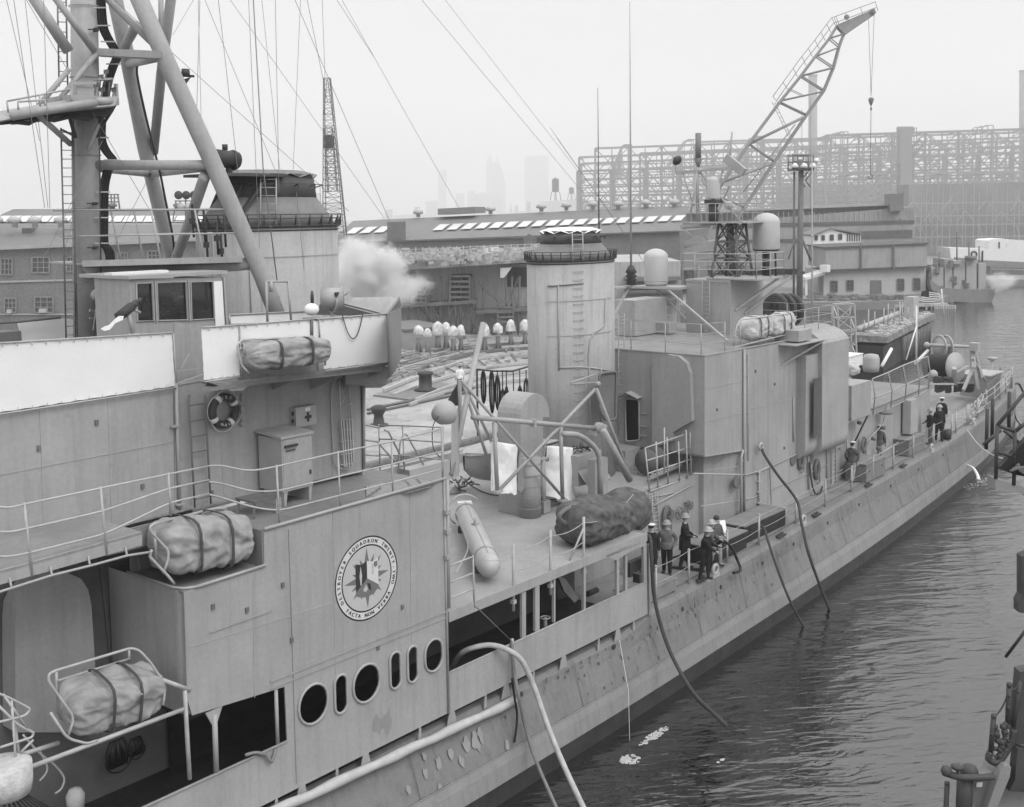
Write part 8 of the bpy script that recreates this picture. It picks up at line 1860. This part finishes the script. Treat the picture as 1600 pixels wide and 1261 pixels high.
# ---------------------------------------------------------------- near structures of the ship we stand on, right edge
OG = grey('own ship shaded grey', .06,.6,.2,3); OL = grey('own ship lit grey', .26,.6,.1,2)  # shaded and lit copies of one grey, light put into the colour
def N_(p, d): return P(p, d=d)
PF = thing('boarding_platform', 'dark railed outboard platform jutting in from the right edge', 'platform', N_((1600,760),15))
def fn(Z, tilt=0): return frame(Z, tilt)
f, n = frame(13.5)
m = M(); m.prism([f(p) for p in ((1555,748),(1600,762),(1640,772),(1640,800),(1600,772),(1556,765))], n*.25); m.build('floor_beam', OL, PF)
m = M()
for a, b, o_ in (((1558,665),(1556,748),0),((1586,672),(1584,758),0),((1558,665),(1604,610),0),((1558,665),(1586,674),0),((1586,674),(1610,655),0),((1558,706),(1586,714),0),((1586,712),(1612,690),0),((1570,650),(1568,715),.5),((1584,636),(1583,700),.6),((1600,620),(1599,680),.4),((1558,706),(1586,682),.4),((1586,680),(1610,700),.3)): m.tube([f(a,o_), f(b,o_)], .022, 6)
m.build('railing', OG, PF)
m = M(); m.prism([f(p,-.02) for p in ((1559,732),(1605,684),(1640,690),(1640,750),(1588,742))], n*.1); m.build('equipment_tray', BLACK, PF)
m = M()
for k in range(4): m.tube(spline([f((1575+k*4,735-k*4),-.05), f((1595,728+k*3),-.08), f((1640,730+k*4),-.08)],4), .02, 6)
m.build('stowed_hose', DIM, PF)
m = M(); m.prism([f(p) for p in ((1597,870),(1640,850),(1640,965),(1592,957),(1592,940),(1597,930))], n*.15); m.build('hull_bracket', OG, label='dark square bracket at the right edge above the water', cat='bracket')
m = M(); m.tube([f((1610,975)), f((1571,1027))], .02, 5); m.build('boat_hook', BLACK, label='thin dark pole slanting down to the left at the right edge', cat='pole')
f, n = frame(9.5)
m = M(); m.prism([f(p) for p in ((1594,1050),(1640,1040),(1640,1170),(1586,1162),(1588,1118),(1590,1100))], n*.12); m.prism([f(p,-.05) for p in ((1586,1166),(1640,1180),(1640,1235),(1573,1232),(1582,1215))], n*.12); m.build('ventilator_trunk', OG, label='tall dark trunk at the lower right edge', cat='trunk')
m = M(); m.prism([f(p,-.1) for p in ((1522,1290),(1556,1195),(1562,1188),(1572,1190),(1570,1205),(1545,1265),(1535,1290))], n*.3); m.build('splinter_rail', OL, label='pale sloping rail running up at the lower right', cat='rail')
m = M(); m.prism([f(p,.1) for p in ((1575,1220),(1585,1230),(1640,1245),(1640,1300),(1555,1300),(1565,1260))], n*.15); m.build('own_deck_edge', OL, label='grey deck corner in the lower right corner', cat='deck')
m = M(); m.prism([f(p) for p in ((1504,1240),(1518,1212),(1550,1207),(1560,1195),(1540,1250),(1530,1262),(1506,1250))], n*.1); m.build('housing', grey('own housing',.17,.5,.1,3), label='dark grey angular housing with a pale plate at the lower right', cat='housing')
m = M(); m.prism([f(p,-.02) for p in ((1525,1222),(1534,1221),(1533,1228),(1524,1228))], n*.01); m.build('name_plate', WHITE, label='small pale plate on the dark angular housing', cat='plate')
m = M()
m.tube(spline([f(p,-.1) for p in ((1470,1196),(1474,1200),(1490,1205),(1500,1206),(1520,1206),(1545,1205))],4), [.03]*21, 8); m.ball(f((1472,1196),-.1), .05, 8); m.tube([f((1489,1204),-.1), f((1489,1192),-.1)], .012, 5); m.lathe(f((1489,1190),-.1), [(.05,-.01),(.055,.01),(.03,.02)], 10)
m.tube([f((1508,1208)), f((1505,1290))], .07, 8); m.ball(f((1515,1207)), .08, 8)
m.build('hydrant', OG, label='dark pipe hydrant with a valve wheel reaching left at the lower right', cat='hydrant')
for k, (a, b, r_h) in enumerate((((1553,1116),(1548,1175),.022),((1577,1075),(1575,1130),.024),((1594,1066),(1583,1135),.02),((1480,1222),(1477,1290),.022))):
    m = M(); m.tube([f(a), f(b)], r_h, 6)
    for i in range(8): q = f(a).lerp(f(b), i/8); m.ball(q+Vector((r_.uniform(-.01,.01),0,r_.uniform(-.03,.03))), r_h*r_.uniform(.7,1.25), 6)
    m.build('chain_stanchion', OG, label=('short dark stanchion with a chain, left of the two upright ones at lower right','second dark stanchion up along the lower right edge','leaning dark stanchion farthest right','dark stanchion top poking up from the bottom edge')[k], cat='stanchion')
m = M(); m.tube(sag(f((1553,1118)), f((1576,1080)), .05), .008, 4); m.tube(sag(f((1577,1076)), f((1594,1068)), .03), .008, 4)
for i in range(26): q = f((1560+r_.uniform(-8,16), 1130+i*2+r_.uniform(-4,4))); m.ball(q, r_.uniform(.015,.035), 6)
m.tube([f((1578,1145)), f((1563,1162)), f((1568,1172))], .012, 5); m.tube(spline([f((1548,1175)), f((1545,1186)), f((1560,1190)), f((1580,1160)), f((1584,1140))],4), .03, 6)
m.build('chain_tangle', OG, label='tangle of dark chain and shackles hanging from the rail at the lower right', cat='chain')
# ---------------------------------------------------------------- haze
mt = bpy.data.materials.new('harbour haze'); mt.use_nodes = True; t = mt.node_tree; t.nodes.clear()
o_ = t.nodes.new('ShaderNodeOutputMaterial'); vp = t.nodes.new('ShaderNodeVolumePrincipled'); t.links.new(vp.outputs[0], o_.inputs['Volume'])
vp.inputs['Color'].default_value = (.99,.99,.99,1); vp.inputs['Density'].default_value = .0005; vp.inputs['Anisotropy'].default_value = .35
m = M(); m.box((-130,-800,-7), (3400,2800,420)); HZ = m.build('haze', mt, None, kind='stuff')
